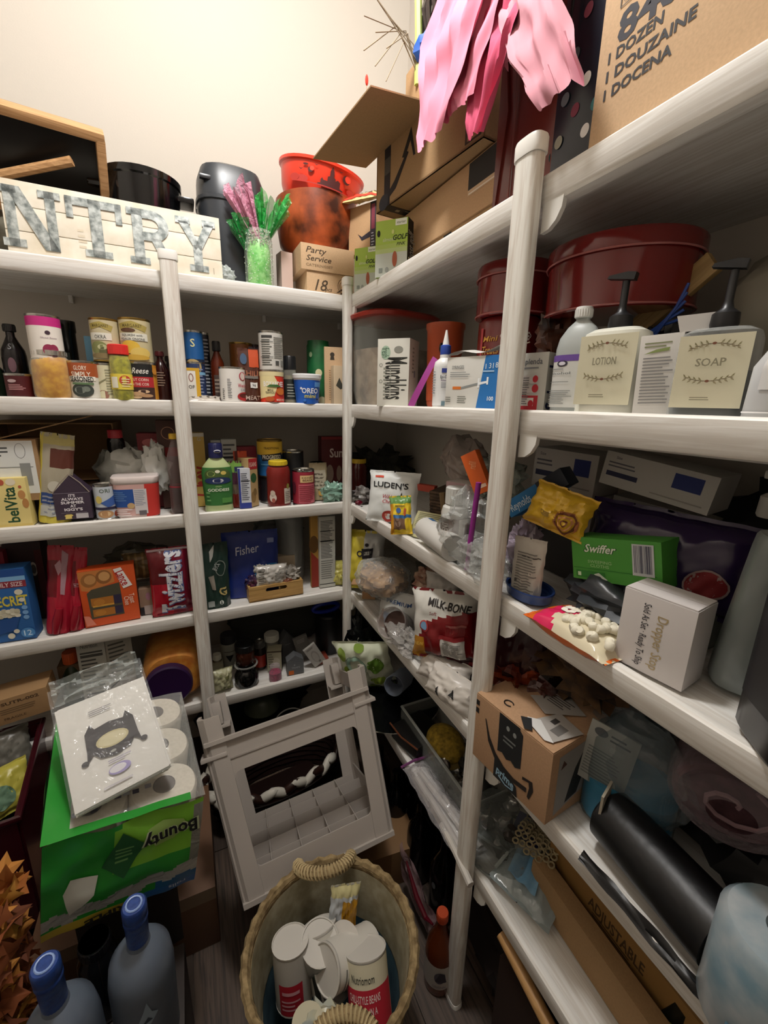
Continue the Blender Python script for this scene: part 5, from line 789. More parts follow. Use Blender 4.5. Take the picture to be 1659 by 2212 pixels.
pouch('bread_bag', 'bread bag with tan loaf and green print on top of the orange box', 'bag', (-.70, .12, Z3+.115), .16, .10, .08, '8d7c5c', rz=6, rx=-30, style='pillow', crum=.010, bands=lambda u, v: '2f7a34' if (u > .62 and v < .55) else ('a8a088' if u > .55 else ('8f7448' if int(u*14) % 2 else '6b5434')))
crumple('clear_bag', 'dim clear plastic bag behind the bread bag', 'bag', (-.74, .2, Z3+.10), .22, .1, .12, mat('4a473c', .3), .3, 2.6, 5)
pouch('candy_bag', 'dark maroon candy bag lettered in the bar behind the red twists bag', 'bag', (-.565, .13, Z3+.06), .14, .155, .05, '3a1222', rz=-2, style='pillow', crum=.006, fr=.25, items=[('t', .5, .85, .06, 'in the Bar!', 'a09aa4', {'w': .62, 'rot': 8})])
pouch('twists_bag', 'shiny red bag of licorice twists with silver sideways lettering', 'bag', (-0.6326,0.04,0.776),0.1331,0.2477, .05, '8c1428', style='pillow', crum=.006, fr=.18, rz=2,
   bands=lambda u, v: '5c1018' if (v > .5 and u < .6) else ('a8182a' if u < .5 else '74102a'), items=[('t', .50, .50, .30, 'Twizzlers', '5a6a9a', {'rot': 90, 'w': .93, 'b': .14}), ('t', .49, .505, .30, 'Twizzlers', 'd4d4da', {'rot': 90, 'w': .90, 'b': .09}), ('r', .03, .955, .97, .985, 'c0a8ac')])
carton('retail_box', 'small tan and pink carton between cracker box and twists bag', 'box', (-0.717,0.07,0.776),0.0395,0.0959, .03, '8f7460', front=[('r', .3, 0, 1, .35, 'a89a94'), ('r', 0, 0, .3, .3, '1c1c22'), ('e', .7, .7, .2, .15, '9a6a7a')])
pouch('dark_bag', 'dark green and black snack bag with a cream letter right of the post', 'bag', (-0.4876,0.05,0.776),0.0936,0.2424, .05, '20362f', style='stand', crum=.008, fr=.25, rz=8, items=[('t', .68, .26, .12, 'G', 'b8a468', {'b': .1}), ('e', .6, .08, .08, .035, 'c4cac4'), ('r', .12, .03, .34, .12, '9aa09c'), ('p', [(.2, .5), (.4, .52), (.42, .3), (.3, .3)], '8d8578'), ('t', .5, .65, .07, 'BUCK', 'a0a4a0', {'rot': 60, 'w': .3}), ('o', .65, .62, .2, .12, .003, '707870'), ('p', [(.3, .88), (.5, .97), (.42, .80), (.3, .72)], 'b4b4ac')])
pouch('nut_bag', 'royal blue baking nut bag with white script standing behind the wooden crate', 'bag', (-0.3566,0.1,0.776),0.2037,0.2592, .05, '1d2f78', style='stand', crum=.006, fr=.25, items=[('t', .42, .73, .13, 'Fisher', 'c4c8d8', {'rot': 8, 'sh': .2, 'w': .42}), ('r', .8, .8, .92, .87, '7a84ae'), ('r', .55, .3, .97, .48, '1f6a9a')], rz=-3)
vessel('grey_tub', 'translucent grey tub at the back between blue nut bag and tall carton', 'tub', (-0.1842,0.2,0.776),0.1108,0.3137, [(.9, 0), (1, .05), (1.0, .8), (1.08, .83), (1.08, .88), (1, .9), (1, 1)], mat('8c8e8c', .3, kind='film', a=.8, sc_=8), nm='tub_body')
crumple('plastic_bag', 'greyish plastic bag heaped at the back of the fourth level', 'bag', (-.22, .3, Z3+.12), .2, .1, .14, mat('6c6d68', .3), .3, 2.8, 5)
BW = mat('c09a5e', .5, kind='wood', b='a8824a', sc_=1)
t = thing('wooden_crate', 'bamboo crate with a cut-out handle holding silver foil packets', 'crate', (-.278, .028, Z3+.001), 2); b = B(); W, H, D = .205, .058, .15
hs = [(W*.15*cos(a)+0, H*.68+H*.14*sin(a)) for a in [k*pi/8 for k in range(16)]]
b.prism([(-W/2, 0), (W/2, 0), (W/2, H*.54), (-W/2, H*.54)], BW, 0, .010); b.prism([(-W/2, H*.54), (-.036, H*.54), (-.042, H*.68), (-.036, H*.82), (-.036, H), (-W/2, H)], BW, 0, .010); b.prism([(.036, H*.54), (W/2, H*.54), (W/2, H), (.036, H), (.036, H*.82), (.042, H*.68)], BW, 0, .010); b.prism([(-.036, H*.82), (.036, H*.82), (.036, H), (-.036, H)], BW, 0, .010)
b.obj('front_panel', t); b = B(); b.box(-W/2+.004, D/2+.005, 0, .008, D, H, BW, .001); b.box(W/2-.004, D/2+.005, 0, .008, D, H, BW, .001); b.box(0, D, 0, W, .008, H, BW, .001); b.box(0, D/2, 0, W-.004, D, .006, BW); b.obj('crate_wall', t)
SV = mat('b5b1aa', .25, .55)
pouch('foil_pouch', 'silver foil pouch with fine print standing in the bamboo crate', 'pouch', (-.292, .048, Z3+.045), .118, .088, .035, 'c6c2bb', style='pillow', crum=.008, fr=.22, items=[('l', .06, .2, .3, .9, 7, '6a6862'), ('r', .05, .78, .28, .80, '3a3a38'), ('l', .6, .3, .95, .7, 6, '8a8882'), ('r', .34, .1, .36, .95, 'd8d6d0')])
pouch('foil_pouch', 'crumpled torn white pouch top behind the silver foil pouch', 'pouch', (-.325, .09, Z3+.07), .06, .06, .03, 'c9c4b8', style='pillow', crum=.012, fr=.3)
crumple('foil_pouch', 'crumpled clear and white packet at the right end of the crate', 'pouch', (-.215, .085, Z3+.04), .075, .06, .06, mat('a8a298', .2, kind='film', a=.8, sc_=30), .5, 3, 3)
crumple('brown_snack', 'small brown wrapped snack peeking over the crate rim', 'snack', (-.232, .045, Z3+.043), .04, .03, .024, mat('6b3a24', .3), .2, 3, 3, part='wrapper')
crumple('red_packet', 'dark blue and red packet at the left end of the crate behind the foil', 'packet', (-.36, .07, Z3+.03), .05, .05, .06, mat('5a2a3a', .3, kind='noise', b='20244a', sc_=40), .4, 3, 6)
carton('retail_box', 'beige shallow carton behind the crate', 'box', (-.225, .14, Z3+.07), .09, .055, .04, 'b4a58e')
carton('spaghetti_box', 'tall carton with nutrition side and orange front right of the crate', 'box', (-0.0678,0.055,0.776),0.0656,0.2987, .05, 'bcbcb4', rz=-2, front=[('l', .1, .42, .9, .95, 26, '4a4a48'), ('l', .1, .12, .9, .4, 9, '7a7a76'), ('r', 0, .045, 1, .055, '1e1e1e'), ('r', .05, .80, .95, .808, '1e1e1e'), ('r', .05, .66, .95, .67, '1e1e1e')])
t = carton('spaghetti_box', 'orange and brown picture side of a tall pasta carton behind the nutrition side', 'box', (-0.1099,0.075,0.776),0.0381,0.3049, .02, 'b58a3c', front=[('p', [(0, .0), (1, 0), (1, .35), (0, .5)], '8a2c1c'), ('e', .3, .6, .5, .12, '6a4a20')])
# ---------------------------------------------------------------- fourth level, right wall (as far as the post)
pouch('tea_bag_pack', 'yellow bag with a teapot drawing and blue shading at the inside corner', 'bag', (.045, -.055, Z3+.02), .16, .235, .06, 'c4b440', rz=-35, rx=-8, style='pillow', crum=.010, fr=.25, bands=lambda u, v: 'b8bab8' if u > .52 and v > .35 else ('2a3c68' if u > .7 and v < .35 else 'c4b43c'), items=[('p', [(.44, .70), (.75, .74), (.73, .58), (.47, .54)], '1d1c24'), ('p', [(.52, .66), (.7, .69), (.69, .63), (.52, .60)], 'b4b4b0'), ('o', .40, .62, .08, .05, .005, '1d1c24'), ('e', .58, .78, .05, .03, '1d1c24')])
pouch('yellow_bag', 'crumpled yellow bag corner behind the corner post on the fourth level', 'bag', (-.005, .05, Z3+.002), .10, .10, .05, 'b8b05a', rz=-20, rx=-14, style='pillow', crum=.012)
t = crumple('flakes_bag', 'clear bag of brown cereal flakes near the inside corner', 'bag', (.045, -.235, Z3+.085), .16, .20, .10, mat('7d5f44', .6, kind='noise', b='b08c62', sc_=55, bump=.8), .22, 2.4, 4, part='flakes')
b = B(); rnd = random.Random(8)
for k in range(240):
    th, ph = rnd.random()*2*pi, rnd.random()*pi; x, y, z = .083*sin(ph)*cos(th), .103*sin(ph)*sin(th), .05+.055*cos(ph)
    b.add([Vector((x, y, z))+Vector((rnd.uniform(-.008, .008), rnd.uniform(-.008, .008), rnd.uniform(-.006, .006))) for _ in range(4)], [(0, 1, 2), (0, 2, 3)], ('a88458', '8a6642', '6a4c32', 'c09c70')[k % 4])
o = b.obj('flake', t); o['kind'] = 'stuff'
b = B(); b.ball(0, 0, .055, .095, .118, .066, CLEAR, 26, 16, lambda d: 1+.12*noise.noise(d*3)); b.obj('film', t)
t = thing('cardboard_flap', 'folded brown carton piece with a barcode sticker sticking out near the corner', 'box', (.02, -.115, Z3+.075), -28, rx=-8); b = B(); b.box(0, 0, 0, .085, .07, .003, mat('a8825c', kind='card')); b.box(.02, .02, -.07, .05, .004, .07, mat('a8825c', kind='card')); b.obj('flap', t); q = B(); prints(q, top((-.042, -.035, .003), .085, .07), [('r', .3, .1, .85, .9, 'cfd2d8'), ('b', .4, .25, .75, .75, '4a5a78')], .085, .07); q.obj('barcode_sticker', t)
pouch('food_bag', 'white and blue premium bag slumped below the flakes bag', 'bag', (.055, -.345, Z3+.002), .15, .12, .08, 'b9bab6', rz=-50, rx=-10, style='stand', crum=.010, items=[('t', .5, .72, .11, 'PREMIUM', '34507c', {'w': .6}), ('r', .1, .1, .4, .4, '8a98a8'), ('p', [(.0, 0), (.15, .5), (.25, .0)], '8a7060')])
t = thing('deli_tub', 'clear plastic deli tub with a grey rim lying in front of the premium bag', 'tub', (.02, -.395, Z3+.045), -60, rx=58); b = B(); b.lathe([(.038, -.05), (.042, -.045), (.048, .03), (.051, .032), (.050, .036), (.046, .03)], mat('a59c96', .15, kind='film', a=.45, sc_=10), 30, caps=False); b.lathe([(0, .0), (.043, .0)], mat('5a4036', .6), 24); b.obj('tub_wall', t)
crumple('plastic_bag', 'clear crinkled bag on the lip of the fourth level under the deli tub', 'bag', (.02, -.46, Z3+.002), .09, .18, .055, mat('b8b4ae', .1, kind='film', a=.4, sc_=34), .5, 3, 9)
pouch('dog_treat_bag', 'red and white dog treat bag lettered milk-bone leaning against the post', 'bag', (.030, -.665, Z3+.075), .185, .190, .075, '6e1518', rz=-52, rx=-10, ry=-7, style='pillow', crum=.009, fr=.16,
   bands=lambda u, v: 'c9c7c0' if v > .74-.34*(1-u)**2 - (.12 if u < .2 else 0) else ('b07a24' if (v < .32 and u < .25) else ('3a0c10' if (v < .12) else '741418')), items=[('t', .62, .82, .105, 'MILK-BONE', '231c1a', {'w': .64, 'b': .07, 'rot': -6}), ('e', .24, .50, .055, .06, '7aa0c4'), ('o', .24, .50, .075, .08, .003, 'a83030'), ('r', .50, .10, .86, .36, 'b9b5ae'), ('l', .53, .12, .83, .32, 9, '5a5854'), ('r', .48, .36, .86, .42, '8a1a1e'), ('t', .14, .24, .05, 'NEW', 'd8b04a'), ('r', .6, .55, .9, .58, '8a4a44'), ('t', .38, .70, .05, 'Soft', '8a3030', {'sh': .3})])
pouch('white_pouch', 'white and grey pouch lettered premium behind the dog treat bag', 'bag', (.11, -.52, Z3+.12), .12, .13, .05, 'b4b1aa', rz=-58, style='pillow', crum=.008, items=[('t', .5, .6, .12, 'PRIME', '3c4a60', {'w': .7})])
crumple('cookie_packet', 'brown and cream cookie packet behind the flakes bag', 'packet', (.13, -.40, Z3+.13), .08, .1, .09, mat('7a4632', .3, kind='noise', b='b9a08a', sc_=30), .4, 3, 2)
for k, (lb, y, z, s_) in enumerate((('small white paper sack on the lip below the dog treat bag', -.625, .002, 1), ('small white paper sack with black triangle print hanging over the lip', -.66, .0, 1.0))):
    t = pouch('white_sack', lb, 'bag', (.012-.02*k, y-.05-.03*k, Z3+.006+z), .16, .085, .06, 'c9c3bb', rz=-68-8*k, rx=-24, style='pillow', crum=.009, items=[('p', [(.3, .2), (.42, .2), (.36, .45)], '1c1c1c'), ('p', [(.6, .4), (.72, .4), (.66, .65)], '1c1c1c')] if k else [('p', [(.6, .2), (.7, .25), (.62, .4)], '2c2c2c')])
# beyond the post
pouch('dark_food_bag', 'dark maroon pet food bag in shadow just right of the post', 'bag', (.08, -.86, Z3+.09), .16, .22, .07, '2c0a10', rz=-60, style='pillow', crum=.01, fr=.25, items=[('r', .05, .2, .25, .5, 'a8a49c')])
crumple('candy_heap', 'heap of orange and red wrapped candy behind the post', 'candy', (.09, -.865, Z3+.095), .12, .14, .11, mat('8c3a18', .18, kind='noise', b='4a1410', sc_=30), .55, 4, 3, part='wrapper')
crumple('candy_heap', 'clear wrapper with red and white sweets beside the orange candy', 'candy', (.12, -.93, Z3+.10), .12, .10, .10, mat('7c6a66', .15, kind='noise', b='4a2420', sc_=36), .5, 4, 6, part='wrapper')
t = thing('wooden_spoon', 'brown wooden handle leaning against the wall above the carton', 'spoon', (.12, -.875, Z3+.14), 0, rx=-28, ry=8); b = B(); b.tube([(0, 0, 0), (0, 0, .16)], .012, mat('6b4c34', .5), 8); b.obj('handle', t)
crumple('dried_flowers', 'brown and ochre dried flower heads under the third level', 'flowers', (.16, -.985, Z3+.18), .16, .24, .11, mat('5c4020', .9, kind='noise', b='2a1c12', sc_=26, bump=.8), .6, 5, 8, part='flower_heads')
crumple('grey_cloth', 'dark grey cloth slumped behind the smiling carton', 'cloth', (.31, -1.10, Z3+.10), .14, .3, .14, mat('3a3c3e', .9), .35, 2.5, 5, part='cloth')
def smilebox():
    t = thing('cardboard_box', 'brown delivery carton with black tape and curved arrow, overhanging the fourth level lip', 'box', (-.030, -.985, Z3+.006), -84, rx=0, ry=-1)
    W, H, D = .188, .150, .165; b = B(); b.box(0, D/2, 0, W, D, H, mat('a58262', kind='card'), .0015); b.obj('carton_body', t)
    b = B(); b.box(0, D*.25, H+.0005, W*.99, D*.49, .002, mat('a98666', kind='card')); b.box(0, 0, 0, W*.99, D*.49, .002, mat('a98666', kind='card'), T=Matrix.Translation((0, D*.755, H+.0008)) @ Matrix.Rotation(radians(4), 4, 'X')); b.obj('flap', t)
    K = '151719'
    q = B(); prints(q, flat((-W/2, 0, 0), W, H), [('r', .005, .84, .055, .92, '1c1611'), ('r', .005, .72, .055, .80, '1c1611'),
      ('p', [(.345, 1), (.62, 1), (.62, .97), (.66, .93), (.665, .45), (.60, .40), (.54, .44), (.48, .40), (.42, .45), (.355, .42)], K), ('l', .42, .62, .62, .74, 2, '6f7270'), ('e', .47, .86, .022, .035, '8a8d8a'), ('e', .56, .84, .022, .035, '8a8d8a'),
      ('p', [(.155, .74), (.17, .74), (.24, .52), (.34, .36), (.46, .27), (.60, .235), (.76, .27), (.76, .20), (.60, .165), (.44, .19), (.32, .28), (.22, .44)], '1f1611'), ('p', [(.70, .38), (.82, .42), (.84, .30), (.80, .14), (.775, .16), (.79, .30), (.78, .37), (.70, .335)], '1f1611'),
      ('p', [(.33, .32), (.64, .14), (.66, 0), (.33, 0)], K), ('t', .49, .135, .11, 'prime', '8fb0c4', {'w': .24, 'b': .08, 'rot': -6}), ('p', [(.40, .09), (.50, .035), (.59, .055), (.61, .075), (.60, .04), (.50, .015), (.40, .06)], '8fb0c4')], W, H); q.obj('printed_panel', t)
    q = B(); prints(q, side((W/2, 0, 0), D, H, 1), [('p', [(.12, .06), (.9, .3), (.9, .95), (.12, .9)], '8f8b86'), ('p', [(.3, .15), (.5, .2), (.6, .5), (.78, .85), (.6, .9), (.42, .6), (.36, .4)], '191919'), ('p', [(.16, .7), (.26, .74), (.2, .82)], '4a2c20')], D, H); q.obj('side_label', t)
    q = B(); prints(q, top((-W/2, 0, H+.003), W, D), [('p', [(.34, .52), (.62, .40), (.86, .78), (.58, .92)], 'a9a49e'), ('l', .48, .62, .72, .82, 5, '4a4542'), ('p', [(.62, .22), (.92, .10), (1.0, .50), (.70, .56)], 'a5a09a'), ('r', .72, .34, .78, .44, '3a3634'), ('r', .80, .22, .90, .40, '6a6662'), ('p', [(.56, .18), (.62, .12), (.86, .05), (.93, .10), (.66, .27)], 'd4d3d0'), ('p', [(.52, .12), (.60, .20), (.72, .05), (.66, .00)], '17181a')], W, D, e0=.003); q.obj('top_label', t)
    b = B(); b.tube([(-.035+.010*cos(a), .030+.008*sin(a), H+.004) for a in [k*pi/6 for k in range(1, 12)]], .0013, BLACK, 5); b.obj('ring_clip', t)
smilebox()
t = vessel('wash_bottle', 'clear jug of blue liquid with a grey label behind the delivery carton', 'bottle', (.135, -1.120, Z3+.002), .15, .20, [(.9, 0), (1, .04), (1, .5), (.9, .8), (.6, .95), (.5, 1)], mat('5a7078', .15, kind='glass', a=.25), fill=(.01, .42, mat('2a9ccc', .3), .97), sy=.8, power=3, rz=-60, lab=None)
t = carton('printed_card', 'grey plastic pouch label with an oval logo in front of the blue jug', 'card', (.072, -1.100, Z3+.075), .080, .115, .004, '9a9b95', rz=-66, rx=-10, ry=6, front=[('e', .25, .86, .14, .07, '55585a'), ('l', .45, .78, .9, .92, 2, '44474a'), ('l', .1, .1, .9, .6, 10, '6f726e'), ('r', .5, .64, .8, .72, 'a4a6a0')])
crumple('clear_bag', 'clear film around the blue jug and grey label', 'bag', (.14, -1.12, Z3+.01), .12, .20, .20, mat('8a9296', .12, kind='film', a=.2, sc_=18), .2, 2.2, 6)
t = thing('towel_roll', 'mauve rolled towel wrapped in clear plastic', 'towel', (.15, -1.255, Z3+.165), 0); b = B(); b.X = Matrix.Rotation(radians(-62), 4, 'Z') @ Matrix.Rotation(radians(90), 4, 'X')
MV = mat('5a3c42', .9, kind='noise', b='462c32', sc_=60)
b.lathe([(.072, -.20), (.074, 0), (.066, .006), (.062, 0), (.06, -.01), (0, -.01)], MV, 32, sx=1, sy=.78); b.obj('towel', t)
b = B(); b.X = Matrix.Rotation(radians(-62), 4, 'Z') @ Matrix.Rotation(radians(90), 4, 'X'); b.tube([((.008+.0042*k)*cos(k*.62), (.008+.0042*k)*.72*sin(k*.62), .006) for k in range(13)], .0035, mat('8f7378', .8), 6); b.obj('spiral_fold', t)
b = B(); b.X = Matrix.Rotation(radians(-62), 4, 'Z') @ Matrix.Rotation(radians(90), 4, 'X'); b.lathe([(.078, -.2), (.080, 0), (.070, .02), (.03, .028)], mat('a89aa0', .1, kind='film', a=.18, sc_=22), 30, sy=.8, caps=False); b.obj('film', t)
t = thing('trash_bag_roll', 'thick roll of shiny black trash bags lying along the fourth level lip', 'roll', (.056, -1.25, Z3+.052), 0); b = B(); b.X = Matrix.Rotation(radians(-96), 4, 'Z') @ Matrix.Rotation(radians(90), 4, 'Y')
TB = mat('0a0a0c', .42, bump=.4, sc_=22)
b.lathe([(.0, -.12), (.036, -.122), (.045, -.115), (.047, -.02), (.048, .07), (0, .072)], TB, 36); b.obj('roll_body', t)
b = B(); b.sheet(lambda u, v: (-.05-.012*u+.004*noise.noise(Vector((u*4, v*9, 2))), .11-.34*v, -.04-.014*u+.006*noise.noise(Vector((u*3, v*7, 1)))), 6, 24, TB); b.obj('loose_sheet', t)
b = B(); b.box(.035, .112, .015, .045, .004, .045, 'a59c8a', T=Matrix.Rotation(radians(20), 4, 'Z')); b.obj('core_card', t)
crumple('black_bag', 'black plastic bag piled behind the trash bag roll', 'bag', (.24, -1.30, Z3+.002), .20, .26, .11, mat('09090b', .5), .35, 2.6, 3)
t = thing('wipe_roll', 'paper towel style roll in blue and white plastic at the bottom right corner', 'roll', (.030, -1.375, Z3+.002), 0); b = B(); b.lathe([(.0, 0), (.058, .002), (.062, .01), (.062, .145), (.055, .155), (.02, .157), (.018, .14)], mat('a9aeb0', .3, kind='noise', b='6f8a96', sc_=16, bump=.4), 34); b.obj('roll_body', t)
q = B(); prints(q, cyl(.0625, 0, .15), [('e', .45, .62, .05, .06, '2a6a98'), ('e', .62, .45, .04, .04, '2f4a8a'), ('p', [(.2, .3), (.5, .5), (.8, .4), (.8, .35), (.5, .42), (.2, .22)], '6a94ac'), ('l', .3, .1, .7, .28, 6, 'c4c8c8')], pi*.0625, .15, .008); q.obj('wrap_print', t); t.rotation_euler.z = radians(-45)
# ---------------------------------------------------------------- fifth level, back wall
Z4 = .4204
t = thing('snack_jar', 'huge jar of orange cheese puffs with a purple lid facing out, left of the post', 'jar', (-.655, .03, Z4+.108), 0); b = B(); b.X = Matrix.Rotation(radians(90), 4, 'X') @ Matrix.Rotation(radians(0), 4, 'Z')
CP = mat('c8721c', .7, kind='noise', b='e09c40', sc_=26, bump=.8)
b.lathe([(0, -.24), (.098, -.235), (.101, -.2), (.101, -.03), (.085, -.005), (0, 0)], CP, 36, power=2.6); b.obj('cheese_puffs', t)
b = B(); b.X = Matrix.Rotation(radians(90), 4, 'X'); b.lathe([(.105, -.235), (.106, -.03), (.09, .0), (.075, .004)], mat('c99a60', .08, kind='glass', a=.10), 36, power=2.6, caps=False); b.obj('jar_wall', t)
b = B(); b.X = Matrix.Translation((-.018, 0, -.010)) @ Matrix.Rotation(radians(90), 4, 'X'); b.lathe([(.074, .002), (.078, .004), (.078, .028), (.072, .032), (.060, .030), (0, .030)], mat('2c1440', .35), 40); b.obj('lid', t)
carton('retail_box', 'white nutrition-panel carton left of the cheese puff jar', 'box', (-0.8947,0.06,0.4204),0.0801,0.3057, .08, 'b3b3ab', rz=-2, front=[('l', .1, .3, .9, .86, 12, '4c4c48'), ('t', .45, .92, .05, 'Nutrition', '5a5a56', {'w': .6}), ('r', .1, .80, .9, .81, '1c1c1c'), ('r', .1, .28, .9, .29, '1c1c1c')])
carton('retail_box', 'pale ingredient side of a carton beside the nutrition-panel carton', 'box', (-0.8173,0.075,0.4204),0.0788,0.3033, .06, 'a9a79c', rz=16, front=[('l', .1, .5, .9, .9, 8, '5a5a54'), ('p', [(0, .35), (.9, .50), (.9, .48), (0, .33)], '1c1c1c')])
vessel('sports_drink', 'dark green sports drink bottle with an orange cap, far left of the fifth level', 'bottle', (-0.9689,0.12,0.4204),0.0777,0.2422, [(.9, 0), (1, .03), (1, .3), (.92, .35), (1, .42), (.98, .6), (.6, .78), (.45, .82), (.45, .86)], mat('24301c', .15), cap=(.83, 1, .55), capm='c2521f')
carton('shipping_box', 'small brown carton stamped SUTR-002 on top of the burgundy bin', 'box', (-1.075, -.02, .535), .155, .085, .10, 'a5835c', rz=3, ry=-6, front=[('t', .55, .80, .12, 'SUTR-002', '5c4630', {'w': .6, 'b': .08}), ('l', .2, .38, .8, .62, 3, '7a6144'), ('t', .4, .2, .09, 'FRAGILE', '5c4630', {'w': .35})])
carton('shipping_box', 'brown carton edge behind the stamped carton', 'box', (-.955, .10, Z4+.001), .10, .20, .16, '5c4630')
# right of the post
vessel('vitamin_bottle', 'small brown bottle with a white cap right of the post on the fifth level', 'bottle', (-.505, .12, Z4+.001), .047, .115, [(.95, 0), (1, .02), (1, .6), (.9, .7), (.55, .78), (.55, .82)], mat('6e6450', .2), cap=(.80, 1, .66), capm='c4c4b8', lab=(.08, .5), labm='8d8c80', items=[('r', .55, 0, .85, .5, '1c1c18')])
vessel('vitamin_bottle', 'bottle with a dark grey domed cap behind the white-capped one', 'bottle', (-.455, .20, Z4+.001), .066, .15, [(.95, 0), (1, .02), (1, .68), (.95, .75), (.8, .78), (.8, .82)], '9c9d90', cap=(.74, 1, .92), capm='2c2c2e', items=[('p', [(.35, .45), (.65, .45), (.5, .25)], '14140f'), ('r', .3, .55, .7, .57, '5a5a50')])
pouch('sauce_packet', 'cream packet with green leaf print at the post', 'packet', (-.492, .045, Z4+.001), .075, .095, .045, 'b8b692', style='pillow', crum=.008, rz=8, items=[('p', [(.3, .18), (.45, .3), (.6, .2), (.5, .1), (.4, .05)], '6d7040'), ('p', [(.6, .22), (.78, .3), (.85, .15), (.7, .08)], '6d7040'), ('p', [(.55, .72), (.8, .78), (.75, .6), (.6, .6)], '77784c'), ('e', .35, .8, .08, .05, '8a8a60')])
carton('retail_box', 'pale carton behind the leaf-print packet', 'box', (-.51, .09, Z4+.001), .05, .085, .04, '8d8a74', front=[('l', .1, .3, .9, .7, 4, '6a6854')])
vessel('jam_jar', 'round black glass jar at the lip of the fifth level', 'jar', (-.405, .052, Z4+.001), .092, .075, [(.70, 0), (.92, .08), (1, .35), (.97, .6), (.8, .82), (.66, .9), (.66, 1)], mat('060607', .06), nm='jar_glass', seg=32)
vessel('sauce_jar', 'dark jar with black lid stacked on the round black jar', 'jar', (-.402, .085, Z4+.076), .072, .085, [(.95, 0), (1, .03), (1, .66), (.94, .7)], mat('3c1a0e', .12), cap=(.68, 1, 1.05), capm='101011', nm='jar_glass')
t = thing('glass_dish', 'clear glass ring under the upper dark jar', 'dish', (-.402, .075, Z4+.0755)); b = B(); b.tube([(.042*cos(a), .042*sin(a), 0) for a in [k*pi/12 for k in range(24)]], .004, mat('b8b8b0', .1, kind='glass', a=.3), 6, True); b.obj('rim', t)
vessel('spice_jar', 'spice bottle with a grey top and red label behind the dark jars', 'jar', (-.338, .14, Z4+.001), .046, .12, [(1, 0), (1, .75), (.85, .8), (.85, .84)], mat('241a16', .2), cap=(.80, 1, .95), capm='4a4a48', lab=(.1, .55), labm='a83020')
t = can('cap_disc', 'pale disc on the grey spice cap', 'cap', (-.338, .14, Z4+.1215), .03, .006, 'b0b0a8')
vessel('vitamin_bottle', 'bottle with a wide white cap behind the printed carton', 'bottle', (-.285, .16, Z4+.001), .062, .135, [(1, 0), (1, .7), (.9, .76), (.9, .8)], mat('77746a', .25), cap=(.78, 1, .98), capm='cbcbc0')
carton('retail_box', 'cream carton with round drawing and dark side, left of the grey house box', 'box', (-.290, .085, Z4+.001), .058, .095, .05, 'a09c84', rz=-16, front=[('e', .62, .5, .26, .18, 'b8b4a0'), ('l', .08, .2, .5, .9, 6, '6a685a'), ('r', 0, .93, 1, 1, '4a4030')], right=[('r', 0, 0, 1, 1, '1e1c1a')])
vessel('sugar_jar', 'little glass jar with pink crystals at the lip', 'jar', (-.297, .035, Z4+.001), .05, .062, [(.9, 0), (1, .05), (1, .6), (.78, .72), (.72, .76), (.8, .8), (.8, 1)], mat('c9bcc0', .08, kind='glass', a=.15), fill=(.02, .55, mat('b02058', .6, kind='noise', b='7a1440', sc_=120), .95), nm='jar_glass')
def housebox(label, loc, w, h, col, its, rz):
    t = thing('house_carton', label, 'carton', loc, rz); b = B(); b.box(0, .02, 0, w, .04, h*.72, col, .001); b.prism([(-w/2, h*.72), (w/2, h*.72), (0, h)], col, 0, .04); b.obj('carton_body', t)
    q = B(); prints(q, flat((-w/2, 0, 0), w, h), its, w, h); q.obj('label_print', t); return t
housebox('grey house-shaped carton with an orange corner patch at the lip', (-.215, .035, Z4+.001), .068, .085, '5f6163', [('r', .1, .0, .4, .22, 'c0601c'), ('t', .52, .36, .10, 'TRAIN', 'a0a4a4', {'w': .5}), ('r', 0, .70, 1, .72, '77797b'), ('e', .45, .5, .05, .05, '8a8c8c')], -4)
housebox('tall grey house-shaped carton behind the smaller one', (-.225, .13, Z4+.001), .065, .14, '4a4b4c', [('r', .3, .6, .7, .62, '7a7a7a')], 10)
carton('blister_pack', 'white blister card with clear bubble leaning to the left near the corner post', 'packet', (-.105, .05, Z4+.012), .055, .105, .012, 'a39f98', rz=6, ry=-28, front=[('e', .5, .45, .28, .3, '8d8882'), ('e', .48, .42, .20, .24, '9f9a93'), ('l', .15, .85, .8, .95, 2, '5a5854'), ('e', .6, .14, .1, .05, '6a645c')])
carton('blister_pack', 'second grey blister card behind the white one', 'packet', (-.155, .10, Z4+.03), .06, .10, .012, '6d6b66', ry=-14, front=[('l', .2, .7, .8, .9, 3, '9a9892')])
carton('retail_box', 'red carton corner beneath the white blister card', 'box', (-.095, .06, Z4+.001), .06, .022, .06, '8a3a28')
t = thing('cookie_cutter', 'royal blue oval plastic handle hanging at the back by the corner post', 'handle', (-.045, .16, Z4+.21)); b = B(); b.tube([(.045*cos(a)*1.3, 0, .02*sin(a)) for a in [k*pi/10 for k in range(20)]], .009, mat('1a2f9c', .25), 8, True); b.obj('handle_ring', t)
vessel('storage_canister', 'black canister under the blue handle in the corner', 'canister', (-.03, .17, Z4+.001), .12, .18, [(.97, 0), (1, .03), (1, .96), (.9, 1)], mat('0b0b0c', .4), nm='canister_body')
crumple('dark_bundle', 'dim grey rags at the back of the fifth level', 'cloth', (-.2, .30, Z4+.002), .5, .1, .2, mat('35352f', .9), .3, 3, 9, part='cloth')
